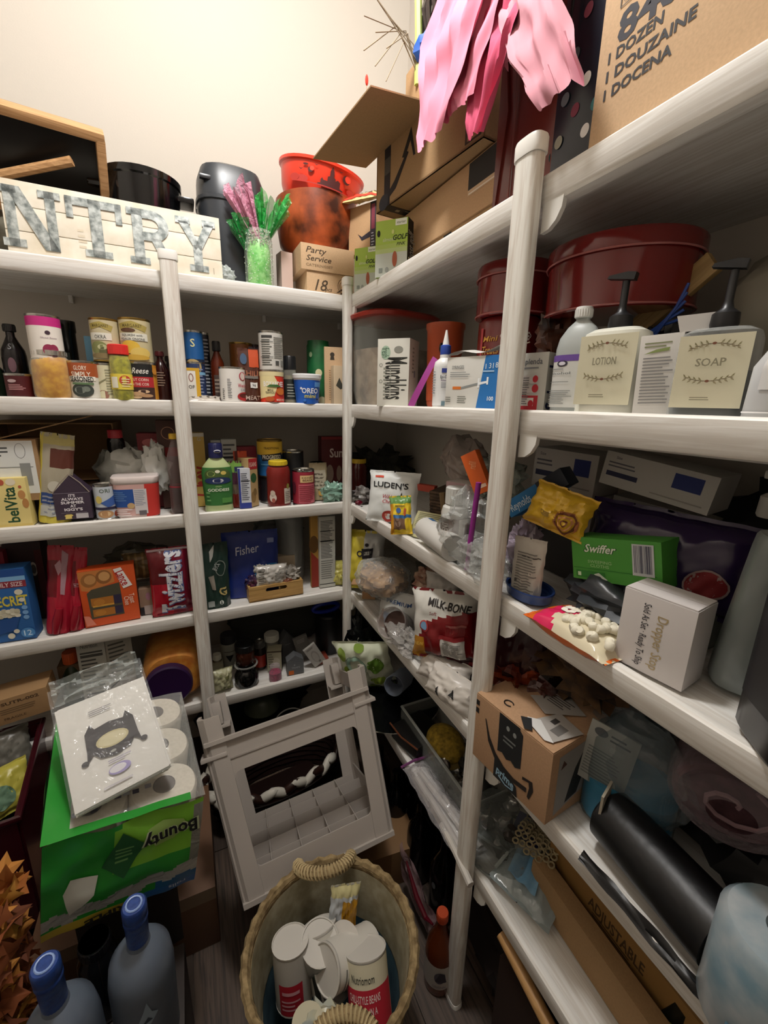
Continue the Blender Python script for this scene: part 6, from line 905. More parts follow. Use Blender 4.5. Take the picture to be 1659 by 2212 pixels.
# ---------------------------------------------------------------- fifth level, right wall
t = pouch('gift_tissue', 'white paper bag with green circles and leaves under the fourth level lip', 'bag', (.02, -.225, Z4+.055), .21, .23, .07, 'd5dcc4', rz=-40, rx=16, ry=-10, style='pillow', crum=.012, fr=.5, items=[('e', .75, .62, .16, .14, '5c8426'), ('e', .72, .30, .14, .08, '8fa83a'), ('o', .38, .62, .18, .16, .012, 'a8ccb8'), ('o', .38, .62, .20, .18, .002, '3f6a62'), ('e', .3, .30, .12, .12, '3a3c34'), ('e', .3, .30, .085, .085, '7f9c4a'), ('e', .15, .8, .08, .12, '8fa84a'), ('e', .18, .5, .06, .08, '9ab43c'), ('e', .9, .15, .12, .1, '2f332c'), ('e', .9, .15, .08, .07, '5c7434'), ('e', .6, .12, .1, .06, '9ab43c'), ('e', .5, .93, .09, .05, '7f9c3a')])
crumple('dark_wrapper', 'black glittery crumpled wrapping behind the corner post', 'wrapper', (.05, -.06, Z4+.01), .16, .16, .25, mat('131414', .15, .3), .5, 4, 3)
crumple('foil_wrap', 'crinkled silver foil at the foot of the corner post', 'foil', (-.01, -.105, Z4+.09), .07, .06, .09, mat('8d8d88', .18, .9), .6, 5, 4, part='foil')
t = thing('cup_stack', 'stack of translucent blue grey plastic cups lying on its side', 'cups', (.045, -.345, .550), 0); PCM = mat('8a93a4', .25, kind='film', a=.65, sc_=8)
for k in range(12):
    b = B(); b.X = Vector((-.68, -.62, .30)).to_track_quat('Z', 'Y').to_matrix().to_4x4() @ Matrix.Translation((0, 0, -.010*k)); b.lathe([(.022, -.085), (.034, -.002), (.036, 0), (.034, .002), (.032, -.004)] if k else [(.0, -.083), (.022, -.085), (.034, -.002), (.036, 0), (.034, .002), (.032, -.004), (.021, -.08), (0, -.08)], PCM, 22, caps=False); b.obj('cup', t)
t = thing('foil_tray', 'thin silver rim of a black foil platter sticking out over the lip', 'tray', (.055, -.335, Z4+.045), 0, rx=4); b = B()
b.lathe([(.0, 0), (.14, .002), (.165, .014), (.170, .014), (.166, .010)], mat('101112', .2, .5), 40, sy=.85); b.obj('platter', t); b = B(); b.tube([(.168*cos(a), .143*sin(a), .014) for a in [k*pi/20 for k in range(40)]], .0022, mat('b8b8b4', .15, 1), 6, True); b.obj('silver_rim', t)
t = thing('clear_bin', 'clear plastic bin holding a yellow sponge and silver ornaments', 'bin', (.115, -.61, Z4+.003), -90); b = B(); CB = mat('9a9f9c', .08, kind='glass', a=.16)
for q in ((0, -.07, 0, .40, .004, .09), (0, .07, 0, .40, .004, .09), (-.2, 0, 0, .004, .14, .09), (.2, 0, 0, .004, .14, .09), (0, 0, 0, .4, .14, .004)): b.box(*q, CB)
b.tube([(-.2, -.07, .09), (.2, -.07, .09), (.2, .07, .09), (-.2, .07, .09)], .005, mat('b9bcb8', .1, kind='glass', a=.4), 6, True); b.obj('bin_wall', t)
t = thing('sponge', 'rounded yellow sponge in the clear bin', 'sponge', (.105, -.59, Z4+.03)); b = B(); b.ball(0, 0, .045, .056, .07, .048, mat('a88a28', .9, kind='noise', b='6e5a18', sc_=70, bump=.6), 20, 12); b.obj('sponge_body', t)
b = B(); b.ball(.0, -.01, .02, .058, .066, .02, mat('6e5c2c', .9)); b.obj('scrub_side', t)
def junk(name, label, cat, loc, n, spread, m, seed, part):
    t = thing(name, label, cat, loc); b = B(); rnd = random.Random(seed)
    for k in range(n):
        x, y, z = (rnd.uniform(-1, 1)*spread[0], rnd.uniform(-1, 1)*spread[1], rnd.random()*spread[2]); mm = m[k % len(m)]; r = .008+rnd.random()*.010
        b.ball(x, y, z+r, r*rnd.uniform(.6, 1.6), r*rnd.uniform(.8, 2), r, mm, 8, 6, lambda d: 1+.5*noise.noise(d*3+Vector((k, 0, 0))))
    o = b.obj(part, t); o['kind'] = 'stuff'; return t
JM = [mat('8d8d8a', .12, .8), mat('2a2826', .3), mat('b4b4b0', .15, .7), mat('4a4440', .25, .4)]
junk('ornament_pile', 'jumble of silver and black ornaments in the clear bin', 'ornaments', (.11, -.69, Z4+.01), 60, (.05, .09, .045), JM, 3, 'ornaments')
t = thing('zip_bag', 'zip bag with a purple seal full of white plastic pieces along the lip', 'bag', (.012, -.72, Z4+.004)); b = B()
b.sheet(lambda u, v: (-.045+.085*u+.008*noise.noise(Vector((u*4, v*6, 3))), .15-.30*v, .012+.035*math.sin(pi*u)*math.sin(pi*mn(v*1.05, 0, 1))**.5+.006*noise.noise(Vector((u*7, v*9, 1)))), 16, 30, mat('c4c0c2', .08, kind='film', a=.30, sc_=34)); b.obj('film', t)
b = B(); b.tube([(-.048, .152, .016), (0, .156, .020), (.045, .150, .022)], .004, mat('6e3a66', .3), 6); b.obj('zip_seal', t)
b = B()
for x, y, a, L_ in ((-.02, .10, 0, .22), (-.004, .12, .1, .24), (.018, .02, .05, .16), (-.03, -.05, -.08, .15)): b.tube([(x, y, .014), (x+a*.1, y-L_/2, .018), (x+a*.2, y-L_, .012)], .009, mat('b9b4ac', .5), 8)
b.obj('plastic_pieces', t)
t = carton('white_tray', 'white flat plastic tray poking out toward the corner beside the zip bag', 'tray', (.025, -.47, Z4+.002), .07, .02, .13, 'aaa79e', rz=-85, bv=.004)
t = thing('roasting_tray', 'black tray with a brown edge on the lip near the cups', 'tray', (.01, -.50, Z4+.012), -78); b = B(); b.box(0, .06, 0, .13, .13, .05, mat('0f0d0c', .3), .012); b.tube([(-.07, -.005, .052), (0, -.015, .053), (.07, -.005, .052)], .003, mat('5c3420', .3), 6); b.obj('tray_body', t)
for k, (lb, lc, sz) in enumerate((('clear domed food container with silver filling right of the post', (.115, -.855, Z4+.035), (.16, .12, .06)), ('clear domed container lying below, near the mask packet', (.085, -.895, Z4+.002), (.13, .13, .06)))):
    t = thing('food_container', lb, 'container', lc, -60); b = B(); b.lathe([(.9, 0), (1, .1), (.96, .7), (.8, 1), (.0, 1.02)], mat('8c9490', .06, kind='glass', a=.22), 30, sx=sz[0]/2, sy=sz[1]/2, power=4)
    b.v = [Vector((v.x, v.y, v.z*sz[2])) for v in b.v]; b.obj('dome', t); b = B(); b.tube([(sz[0]/2*1.02*cos(a)*(abs(cos(a))**4+abs(sin(a))**4)**-.25, sz[1]/2*1.02*sin(a)*(abs(cos(a))**4+abs(sin(a))**4)**-.25, .006) for a in [q*pi/16 for q in range(32)]], .0035, mat('9aa09c', .1, kind='glass', a=.4), 6, True); b.obj('rim', t)
junk('ornament_pile', 'silver and black glittery pieces inside the domed containers', 'ornaments', (.11, -.86, Z4+.012), 46, (.05, .045, .055), JM, 8, 'ornaments')
t = thing('crochet_cloth', 'cream crocheted lace square with holes draped over the box edge', 'cloth', (.155, -.935, Z4+.088), 25); b = B(); CR = mat('a89a78', .9)
for k in range(9):
    for q in range(7):
        cx, cy = -.06+.015*k+.007*(q % 2), -.045+.014*q; b.tube([(cx+.0075*cos(a), cy+.0065*sin(a), .010*math.sin(k*.8)+.006*math.cos(q)) for a in [j*pi/4 for j in range(8)]], .0022, CR, 5, True)
b.obj('lace', t)['kind'] = 'stuff'
t = carton('wipes_pack', 'white and navy tub corner under the crocheted lace', 'box', (.11, -.925, Z4+.035), .085, .035, .09, 'b8b0a0', rz=-60, rx=8, bv=.012, topp=[('p', [(.1, .12), (.9, .1), (.9, .88), (.12, .86)], '181c58'), ('p', [(.5, .4), (.9, .3), (.9, .86), (.5, .8)], 'a89a78')])
t = pouch('mask_packet', 'clear packet with a pale blue face mask lying on the fifth level lip', 'packet', (.035, -.995, Z4+.022), .15, .16, .03, mat('a3b0b2', .15, kind='film', a=.8, sc_=10), rz=-74, rx=-84, style='pillow', crum=.008)
b = B(); b.sheet(lambda u, v: (-.045+.07*u-.02*v, -.020-.004*math.sin(u*pi*4), .03+.10*v*(1-.3*u)), 14, 10, mat('6fa4cc', .7, kind='noise', b='9cc4dc', sc_=16)); b.obj('face_mask', t)
b = B(); b.tube([(-.07, -.012, .02), (-.066, -.014, .15)], .004, mat('c4ccc8', .3), 6); b.obj('seam', t)
carton('flat_carton', 'long flat cardboard sheet box standing behind the fifth level lip', 'box', (.085, -1.17, Z4+.001), .40, .085, .035, CARD2, rz=-93)
carton('flat_carton', 'second long flat carton with faded print behind the first', 'box', (.135, -1.18, Z4+.001), .42, .13, .12, '94703f', rz=-93, front=[('t', .42, .72, .2, 'ADJUSTABLE', '4a3620', {'w': .3, 'b': .06}), ('l', .3, .5, .55, .6, 2, '4a3620')])
t = thing('tool_grip', 'black and lime green tool grip at the bottom edge', 'tool', (.13, -1.255, Z4+.01), -60); b = B(); b.tube([(0, 0, 0), (.02, 0, .10)], [.02, .014], mat('14150f', .4), 10); b.box(.0, -.018, .0, .018, .006, .07, mat('8fa81c', .4), .002); b.obj('grip', t)
# ---------------------------------------------------------------- floor: step stool, baskets, bottles, paper towels
PS = mat('aca49c', .42); PS2 = mat('9f978f', .5)
t = thing('step_stool', 'grey plastic step stool standing upside down with its legs in the air', 'stool', (-.306, -.650, .300)); t.rotation_euler = (radians(-28.5), radians(-6.4), radians(-1.6))
W0, W1, H, D0, D1 = .41, .467, .462, .387, .424
def sx(z): return (W0+(W1-W0)*z/H)/2
def sy0(z): return -(D1-D0)/2*z/H
def sy1(z): return D0+(D1-D0)/2*z/H
b = B()   # front side frame: rim band, uprights, double cross band around a rounded window
def fr_quad(z0, z1, x0, x1, y0, th): 
    vs = [(sx(z)*f, sy0(z)*1.0+yy, z) for yy in (y0, y0+th) for z, f in ((z0, x0), (z0, x1), (z1, x1), (z1, x0))]
    return vs, [(0, 1, 2, 3), (7, 6, 5, 4), (0, 4, 5, 1), (1, 5, 6, 2), (2, 6, 7, 3), (3, 7, 4, 0)]
for z0, z1, x0, x1 in ((0, .070, -1, 1), (.31, .400, -1, 1), (.070, .31, -1, -.78), (.070, .31, .78, 1)): b.add(*fr_quad(z0, z1, x0, x1, 0, .005), PS)
for s_ in (-1, 1):   # rounded window corners
    for zc, q in ((.070, 1), (.31, -1)):
        pts = [(s_*.78, zc)]+[(s_*(.705+.075*math.sin(a)), zc+q*.032*(1-cos(a))) for a in [k*pi/12 for k in range(7)]]
        pts = [(f, z) for f, z in pts]; vs = [(sx(z)*f, sy0(z)+yy, z) for yy in (0, .005) for f, z in pts]; n = len(pts)
        b.add(vs, [tuple(range(n)), tuple(range(2*n-1, n-1, -1))]+[(i, i+n, (i+1) % n+n, (i+1) % n) for i in range(n)], PS)
b.add(*fr_quad(.394, .404, -1, 1, -.012, .016), PS); b.add(*fr_quad(.345, .349, -.84, .84, -.003, .006), PS2); b.add(*fr_quad(-.004, .008, -1.01, 1.01, -.01, .02), PS)
b.obj('side_frame', t)
b = B(); vs, fs = fr_quad(.0, .095, -1, 1, 0, .005)   # far side frame
def back(v): return (v[0], D0 + (D1-D0)/2*v[2]/H*2 - 0 - (v[1]-sy0(v[2])) - (D1-D0)/2*v[2]/H*1.0, v[2])
for z0, z1, x0, x1 in ((0, .05, -1, 1),):
    vs, fs = fr_quad(z0, z1, x0, x1, 0, .005); b.add([back(v) for v in vs], [tuple(reversed(f)) for f in fs], PS)
b.obj('side_frame', t)
def leg(sg, bk, label=None):
    b = B(); n = 10
    def pt(a_, z): 
        k = sx(z); y = sy0(z) if not bk else sy1(z); c_ = cos(a_); 
        return k, y
    w = .052; dp = .060
    def ring(z):
        k = sx(z)*sg; y = sy1(z) if bk else sy0(z); q = -1 if bk else 1
        return [(k-sg*w, y-q*.004, z), (k-sg*w*.25, y-q*.006, z), (k+sg*.004, y+q*.006, z), (k+sg*.006, y+q*dp*.55, z), (k+sg*.004, y+q*dp, z), (k-sg*.004, y+q*dp, z), (k-sg*.003, y+q*dp*.5, z), (k-sg*w*.28, y+q*.004, z), (k-sg*w, y+q*.004, z)]
    zs = [0, H*.25, H*.5, H*.78, H*.79, H]; vs = []
    for i, z in enumerate(zs): vs += ring(z)
    m_ = 9; fs = [(i*m_+k, i*m_+(k+1) % m_, (i+1)*m_+(k+1) % m_, (i+1)*m_+k) for i in range(len(zs)-1) for k in range(m_)]+[tuple(range(m_)), tuple((len(zs)-1)*m_+k for k in range(m_))]
    b.add(vs, fs, PS)
    k = sx(H*.86)*sg; y = (sy1(H) if bk else sy0(H)); q = -1 if bk else 1
    b.box(k-sg*.012, y+q*dp*.55, H*.80, .036, .04, H*.16, PS, .008); b.box(k-sg*.018, y+q*dp*.5, H*.775, .066, dp*1.15, .010, PS, .003)
    b.obj('leg', t)
for s_ in (-1, 1): leg(s_, False); leg(s_, True)
for s_ in (-1, 1):   # end cross bars between near and far legs
    b = B(); z0, z1 = (.37, .42) if s_ > 0 else (.05, .09); vs = [(s_*sx(z)-s_*o_, y, z) for o_ in (0, .005) for z, y in ((z0, .03), (z0, D0-.03), (z1, D0-.03), (z1, .03))]
    b.add(vs, [(0, 1, 2, 3), (7, 6, 5, 4), (0, 4, 5, 1), (1, 5, 6, 2), (2, 6, 7, 3), (3, 7, 4, 0)], PS); b.obj('cross_bar', t)
    b = B(); b.box(s_*(W0/2-.0025), D0/2, 0, .005, D0, .085, PS); b.obj('seat_skirt', t)
b = B(); b.box(0, D0/2, -.004, W0, D0, .006, PS2, .002); b.obj('seat', t)
b = B()
for k in range(1, 5): b.box(0, D0*k/5, .002, W0-.01, .0022, .052, PS)
for k in range(1, 5): b.box(-W0/2+W0*k/5, D0/2, .002, .0022, D0-.01, .052, PS)
b.obj('rib_grid', t)
# cardboard box under the stool and dark bottles
carton('cardboard_box', 'torn brown carton on the floor under the right side of the stool', 'box', (-.085, -.56, ZF+.001), .26, .14, .14, '8a6844', rz=-6, front=[('r', 0, 0, .62, 1, '7a5a38')])
rnd = random.Random(2)
glass_spots = [(.02, -.30, .30), (.10, -.36, .33), (.03, -.42, .28), (.11, -.50, .31), (.05, -.56, .27), (.13, -.62, .3), (.17, -.44, .3), (.06, -.69, .25), (.15, -.74, .27)]
DB = mat('08090a', .08)
words_ = ['by the corner post', 'second from the corner post', 'behind the stool leg', 'against the wall', 'below the zip bag', 'below the clear bin', 'rearmost', 'beside the sauce bottle', 'nearest the camera']
t0 = vessel('glass_bottle', 'black glass bottle on the floor under the right shelves, by the corner post', 'bottle', (glass_spots[0][0], glass_spots[0][1], ZF+.001), .085, .30, BOT, DB, group='black bottles on the floor', items=[('e', .42, .5, .05, .04, '5a5c60')])
for k, (x, y, h) in enumerate(glass_spots[1:]): dup(t0, (x, y, ZF+.001), k*50, 'black glass bottle on the floor under the right shelves, ' + words_[k+1])
t = thing('plastic_wrap', 'torn clear and red multipack wrap around the dark bottles', 'wrap', (.03, -.705, .02)); b = B(); b.sheet(lambda u, v: (-.06+.02*noise.noise(Vector((u*4, v*3, 2)))+.02*u, .12-.20*u, .15-.12*v-.10*u+.02*noise.noise(Vector((u*5, v*5, 7)))), 20, 8, mat('a88a8c', .1, kind='film', a=.55, sc_=24)); b.obj('film', t)
b = B(); b.tube([(-.065, .08, .12), (-.06, .02, .055), (-.055, -.03, .035), (-.05, -.06, .05)], [.003, .008, .007, .003], mat('5c1420', .25), 8); b.obj('red_band', t)
vessel('sauce_bottle', 'amber sauce bottle with a white label on the floor beside the right post', 'bottle', (-.035, -.825, ZF+.001), .078, .255, [(.86, 0), (.98, .015), (1, .05), (1, .48), (.86, .6), (.5, .74), (.36, .86), (.36, .92)], mat('5c2810', .08), cap=(.90, 1, .40), capm='b04422', lab=(.12, .44), labm='b8b2aa', items=[('e', .45, .55, .12, .25, '5a5560'), ('p', [(.35, .4), (.45, .8), (.55, .75), (.6, .35)], '3a3640'), ('t', .45, .15, .12, 'ORIGINAL', '77727a', {'w': .3})], rz=-20)
# dark oval basket with white weave
t = thing('woven_basket', 'dark brown oval basket with a white braided rim behind the stool', 'basket', (-.305, -.20, ZF+.001), 7, s=1.32); BKM = mat('1c0f0c', .3)
b = B(); n = 44
for k in range(7): b.tube([(.20*cos(a)*(1+.0*k)*(.86+.02*k)*(1+.02*math.sin(a*11+k*pi)), .105*sin(a)*(.86+.02*k)*(1+.02*math.sin(a*11+k*pi))+.10, .006+.0155*k) for a in [2*pi*q/n for q in range(n)]], .0085, BKM, 6, True)
b.box(0, .10, 0, .26, .13, .01, BKM); b.obj('basket_body', t)
b = B(); b.tube([(.205*cos(a), .11*sin(a)+.10, .112) for a in [2*pi*q/n for q in range(n)]], .012, mat('2a1712', .3), 8, True); b.obj('rim', t)
WB = mat('c9c4b8', .5)
for q in range(40):
    a = 2*pi*q/40; b = B(); cx, cy = .206*cos(a), .112*sin(a)+.10
    T_ = Matrix.Translation((cx, cy, .128)) @ Matrix.Rotation(a+pi/2, 4, 'Z') @ Matrix.Rotation(radians(28 if q % 2 else -28), 4, 'Y'); b.X = T_; b.ball(0, 0, 0, .034, .012, .014, WB if q % 3 else mat('2a1712', .3), 10, 6); b.obj('braid_strand', t)
b = B(); b.box(.08, -.012, .035, .048, .003, .03, 'c9c6bc', .002); b.obj('tag', t)
t = thing('wire_loop', 'white wire ring handle in the dark behind the stool cross bar', 'handle', (-0.243,0.06,0.1883)); b = B(); b.tube([(.06*cos(a), 0, .055*sin(a)) for a in [k*pi/14 for k in range(15)]], .003, 'a8a8a4', 6); b.obj('wire', t)
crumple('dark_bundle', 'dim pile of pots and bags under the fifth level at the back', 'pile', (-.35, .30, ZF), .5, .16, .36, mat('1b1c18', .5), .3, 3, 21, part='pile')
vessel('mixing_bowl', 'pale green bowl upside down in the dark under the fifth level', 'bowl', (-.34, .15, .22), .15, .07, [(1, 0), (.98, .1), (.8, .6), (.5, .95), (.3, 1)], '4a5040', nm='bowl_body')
# seagrass basket with empty cans
SG = mat('a08a62', .85, kind='noise', b='6e5a3a', sc_=60, bump=.7); bkc = (-.345, -.845)
t = thing('seagrass_basket', 'braided seagrass basket with looped handles used as a bin for empty cans', 'basket', (bkc[0], bkc[1], ZF+.001), -12); b = B(); HB = .385
rb = lambda z: .125+.055*(z/HB)**.8
for k in range(34):
    z = .006+k*(HB-.012)/33; r = rb(z); n = 64; rows = []
    b.tube([((r+.0025*math.sin(q*pi+k*pi))*cos(2*pi*q/n), (r+.0025*math.sin(q*pi+k*pi))*sin(2*pi*q/n)*.98, z+.0012*math.sin(q*1.9+k)) for q in range(n)], .0068, SG, 5, True)
b.obj('woven_wall', t)['kind'] = 'stuff'
b = B(); b.lathe([(rb(HB*.62)-.007, HB*.62), (rb(HB)-.008, HB-.01)], mat('a9a188', .9, kind='noise', b='8d8468', sc_=30), 48, sy=.98, caps=False); b.lathe([(0, .012), (rb(0)-.006, .012), (rb(HB*.62)-.008, HB*.62)], mat('3c5a66', .9, kind='noise', b='24404c', sc_=20), 48, sy=.98, caps=False); b.obj('painted_lining', t)
b = B(); n = 72; b.tube([((rb(HB)+.004)*cos(2*pi*q/n), (rb(HB)+.004)*sin(2*pi*q/n)*.98, HB+.004*(q % 2)) for q in range(n)], [.0085+.0025*(q % 2) for q in range(n)], SG, 6, True); b.obj('rim_braid', t)
for s_ in (1, -1):
    b = B(); n = 26; pts = []
    for q in range(n+1):
        a = pi*q/n; pts.append((.068*cos(a)*1.0, s_*(rb(HB)*.98+.004 - .050*math.sin(a)), HB+.008+.022*math.sin(a)))
    b.tube(pts, [.0115+.0028*(q % 2) for q in range(n+1)], SG, 8); b.obj('handle', t)
    b = B()
    for q in range(1, n):   # rope wraps
        c0 = Vector(pts[q]); d = (Vector(pts[q+1])-Vector(pts[q-1])).normalized(); u = d.cross(Vector((0, 0, 1))).normalized(); w_ = u.cross(d)
        b.tube([c0+u*.0135*cos(a)+w_*.0135*sin(a)+d*.004*sin(a) for a in [j*pi/4 for j in range(8)]], .0026, mat('b8a47a', .85), 4, True)
    b.obj('rope_wrap', t)['kind'] = 'stuff'
def ecan(label, loc, w, h, col, items, rx, ry, rz, bands=()):
    loc = (loc[0], loc[1], loc[2]+.012)
    return can('empty_can', label, 'can', loc, w*1.2, h*1.15, col, items, bands=bands, rx=rx, ry=ry, rz=rz, group='empty cans in the seagrass basket', rim=mat('c6c2ba', .55))
ecan('empty red and white bean can upright at the left of the basket', (-.425, -.81, .165), .070, .12, 'b9b5ae', [('r', .3, 0, .72, .55, 'b0182c'), ('l', .34, .08, .68, .3, 3, 'd8a0a8'), ('r', .36, .38, .66, .44, 'd8a0a8')], -12, -4, -20)
ecan('empty bare steel can at the back of the basket', (-.375, -.77, .185), .074, .10, 'a9a9a4', [('l', .3, .2, .7, .8, 6, '8d8d88')], 20, 0, 20)
ecan('empty black and white can lying in the middle of the basket', (-.345, -.845, .165), .072, .12, 'c4c0b6', [('r', .3, .1, .42, .9, '2a2c28'), ('l', .46, .1, .8, .9, 7, '4a4c48'), ('e', .4, .5, .05, .1, '3a5a4a')], -32, -18, -20)
ecan('empty can with a paper lid lying at the right of the basket', (-.245, -.825, .225), .078, .115, 'cfcbc2', [('l', .4, .15, .8, .9, 11, '6a6862'), ('r', .45, .05, .55, .15, '3a3840')], 30, -62, -20)
ecan('empty chili style beans can with a red band nearest the camera in the basket', (-.285, -.935, .185), .078, .12, 'cfc8ae', [('r', .0, .12, 1, .66, 'b01c30'), ('t', .5, .80, .12, 'Nutriomom', '3a3c34', {'w': .36}), ('t', .5, .54, .11, 'CHILI-STYLE BEANS', 'e4d0cc', {'w': .5}), ('t', .5, .38, .10, 'COOKED IN A', 'e4d0cc', {'w': .38}), ('t', .5, .24, .08, 'GRAVY', 'e4d0cc', {'w': .2})], -30, -12, -30)
t = thing('paper_disc', 'round white paper lid leaning on the lying can in the basket', 'lid', (-.305, -.815, .285)); t.rotation_euler = (radians(35), radians(-42), 0); b = B(); b.lathe([(0, 0), (.036, 0), (.037, .002), (0, .003)], 'cfcac2', 28); b.obj('lid', t)
pouch('snack_wrapper', 'yellow and white snack wrapper sticking out of the basket under the handle', 'wrapper', (-.300, -.775, .235), .075, .13, .025, 'c9c8be', rz=-10, rx=-12, ry=8, style='pillow', crum=.008, bands=lambda u, v: 'b8861c' if (u > .42 and v < .7) else ('c4bc8a' if v > .8 else 'bfc4c8'))
crumple('food_wrapper', 'crumpled clear wrapper with yellow and blue print at the front of the basket', 'wrapper', (-.395, -.935, .22), .13, .09, .08, mat('b8b49a', .2, kind='noise', b='8a9aa4', sc_=20), .4, 3, 5)
vessel('yogurt_cup', 'small cream paper cup half hidden behind the front handle of the basket', 'cup', (-.42, -.915, .22), .06, .07, [(.75, 0), (1, .95), (1.05, 1)], 'b5ae94', nm='cup_body')
# paper towel pack with napkins on top, sitting on a crate
carton('wooden_crate', 'low brown carton with light painted along its top edge under the paper towel pack', 'crate', (-.79, -.49, ZF+.001), .43, .215, .36, '6a4c36', front=[('r', 0, .80, 1, 1, '8a735c'), ('l', .1, .2, .9, .5, 2, '5f4430')])  # paler band across the front imitates light catching the top flap
t = thing('paper_towel_pack', 'green and clear wrapped pack of paper towel rolls with its name upside down', 'pack', (-.748, -.668, .461)); t.rotation_euler = (radians(3.75), radians(8.7), radians(7.9)); PT = mat('dcd5c6', .9, kind='noise', b='cfc8b8', sc_=120, bump=.2)
W, H, D = .27, .235, .357
for i in range(2):
    for j in range(3):
        b = B(); x, y = -W/4+i*W/2, D*(j+.5)/3; b.lathe([(.0, .002), (.064, .004), (.067, .012), (.067, H-.012), (.062, H-.003), (.022, H-.002), (.020, H-.02), (.0, H-.02)], PT, 30, x=x, y=y, sy=.88, power=2.4); b.lathe([(.0205, H-.0015), (.022, H), (.0225, H-.002), (.0, H-.03)], mat('5a5450', .9), 18, x=x, y=y); b.obj('towel_roll', t)
GR = mat('2f8f35', .2, bump=.35, sc_=14); GR2 = mat('7ab83a', .2, bump=.35, sc_=14)
def bulge(u, v, w=W, h=H): 
    return (-.5+u)*w*1.02, -.004-.010*math.sin(pi*min(1, 2*abs(u-.5)))*0 - .012*abs(math.cos((u)*pi*1.0))*0 - .010*noise.noise(Vector((u*4, v*4, 1)))-.008*math.sin(pi*v), v*h
def fcol(u, v):
    if v > .96: return GR2 if u > .45 else GR
    e = .27+.10*(u-.5)+.02*math.sin(u*30)
    if v < .10: return mat('b8a23c', .25, bump=.3, sc_=14) if u < .62 else mat('2a5f9c', .25)
    if v < e-.12: return GR if u < .7 else mat('2a5f8c', .25, bump=.3, sc_=14)
    if v < e+.02: return mat('a9aaa4', .15, kind='film', a=.75, sc_=20)
    if u > .93: return mat('8a9088', .12, kind='film', a=.6, sc_=20)
    return GR2 if (u > .40 and v > .50) else GR
b = B(); b.sheet(bulge, 44, 44, fcol); b.obj('front_wrap', t)
b = B(); b.sheet(lambda u, v: (-W/2*1.03-.006*math.sin(pi*u)-.006*noise.noise(Vector((u*4, v*4, 5))), D*(1-u), v*H*1.0), 14, 14, lambda u, v: GR); b.sheet(lambda u, v: (W/2*1.03+.006*noise.noise(Vector((u*4, v*4, 9))), D*u, v*H), 14, 14, lambda u, v: mat('9aa09a', .1, kind='film', a=.35, sc_=20)); b.obj('side_wrap', t)
b = B(); b.sheet(lambda u, v: ((-.5+u)*W*1.04, v*D-.006, H+.006+.004*noise.noise(Vector((u*5, v*5, 2)))), 20, 20, lambda u, v: GR if u < .14 or (v < .04 and u < .9) else mat('dfe0dc', .08, kind='film', a=.12, sc_=26)); b.obj('top_film', t)
b = B(); mpf = lambda u, v, e: Vector(bulge(u, v))+Vector((0, -e-.002, 0))
prints(b, mpf, [('p', [(.46, .92), (.34, .60), (.48, .44), (.62, .72)], '1c5a2c'), ('l', .42, .58, .54, .76, 4, '6a9a5a'), ('p', [(.62, .86), (.72, .90), (.86, .86), (.90, .78), (.80, .66), (.68, .64)], '8fae5a'), ('t', .78, .73, .15, 'Bounty', 'c4d0a8', {'rot': 187, 'w': .40, 'b': .16}), ('t', .78, .73, .15, 'Bounty', '15161a', {'rot': 187, 'w': .37, 'b': .08}), ('t', .42, .05, .065, 'TRIPLE', '1c1c14', {'rot': 186, 'w': .34, 'b': .1}), ('t', .86, .09, .05, 'rolls', 'b8c8d8', {'rot': 186, 'w': .12}), ('p', [(.12, .50), (.16, .62), (.32, .56), (.30, .40), (.16, .22)], 'c4c4b8')], W, H, .012); b.obj('wrap_print', t)
b = B()
for k, (x, y) in enumerate(((-.09, .035), (-.075, .04), (-.06, .034), (-.045, .045), (-.02, .05), (-.005, .052), (.012, .05), (.035, .055))): b.box(x, y, H+.011, .012, .010, .001, ('5a5868', 'a8a8b0', '3a3a4a', '8a8a90')[k % 4])
b.obj('barcode_strip', t)['kind'] = 'stuff'
t = thing('napkin_pack', 'clear pack of white napkins with a black frame print, on the paper towels', 'napkins', (-.741, -.562, .785)); t.rotation_euler = (radians(33.8), radians(-4.4), radians(14.1)); NW, ND = .165, .21
for k in range(9):
    b = B(); b.box(.0015*((k*7) % 5-2), .001*((k*5) % 4), k*.0034, NW, ND, .0030, mat('dedcd6', .9), .001); b.obj('napkin', t)
b = B(); z = .0335; K = '2d2528'
prints(b, top((-NW/2, -ND/2, z), NW, ND), [('p', [(.20, .36), (.28, .42), (.34, .36), (.50, .33), (.66, .36), (.72, .42), (.80, .36), (.78, .46), (.77, .64), (.70, .72), (.66, .66), (.50, .68), (.34, .66), (.30, .72), (.23, .64), (.22, .46)], K), ('e', .18, .37, .04, .025, K), ('e', .82, .37, .04, .025, K), ('e', .5, .50, .18, .075, 'c4b98c'), ('e', .5, .50, .155, .06, 'd0c8a4'), ('e', .48, .38, .03, .012, 'a8a8a0'), ('l', .32, .80, .62, .86, 3, '8a8488'), ('e', .5, .20, .12, .05, '9a90c0'), ('e', .48, .205, .09, .035, 'd8d6dc'), ('l', .4, .27, .66, .31, 2, 'a8a0b4'), ('l', .3, .06, .7, .10, 1, 'c4c0c4')], NW, ND); b.obj('frame_print', t)
b = B(); b.sheet(lambda u, v: ((-.5+u)*NW*1.08, (-.5+v)*ND*1.25+.02, .036+.012*max(0, v-.85)*6*abs(noise.noise(Vector((u*6, v*8, 2))))+.002*noise.noise(Vector((u*9, v*9, 4)))), 24, 24, mat('dfe4e4', .06, kind='film', a=.10, sc_=26)); b.obj('film', t)
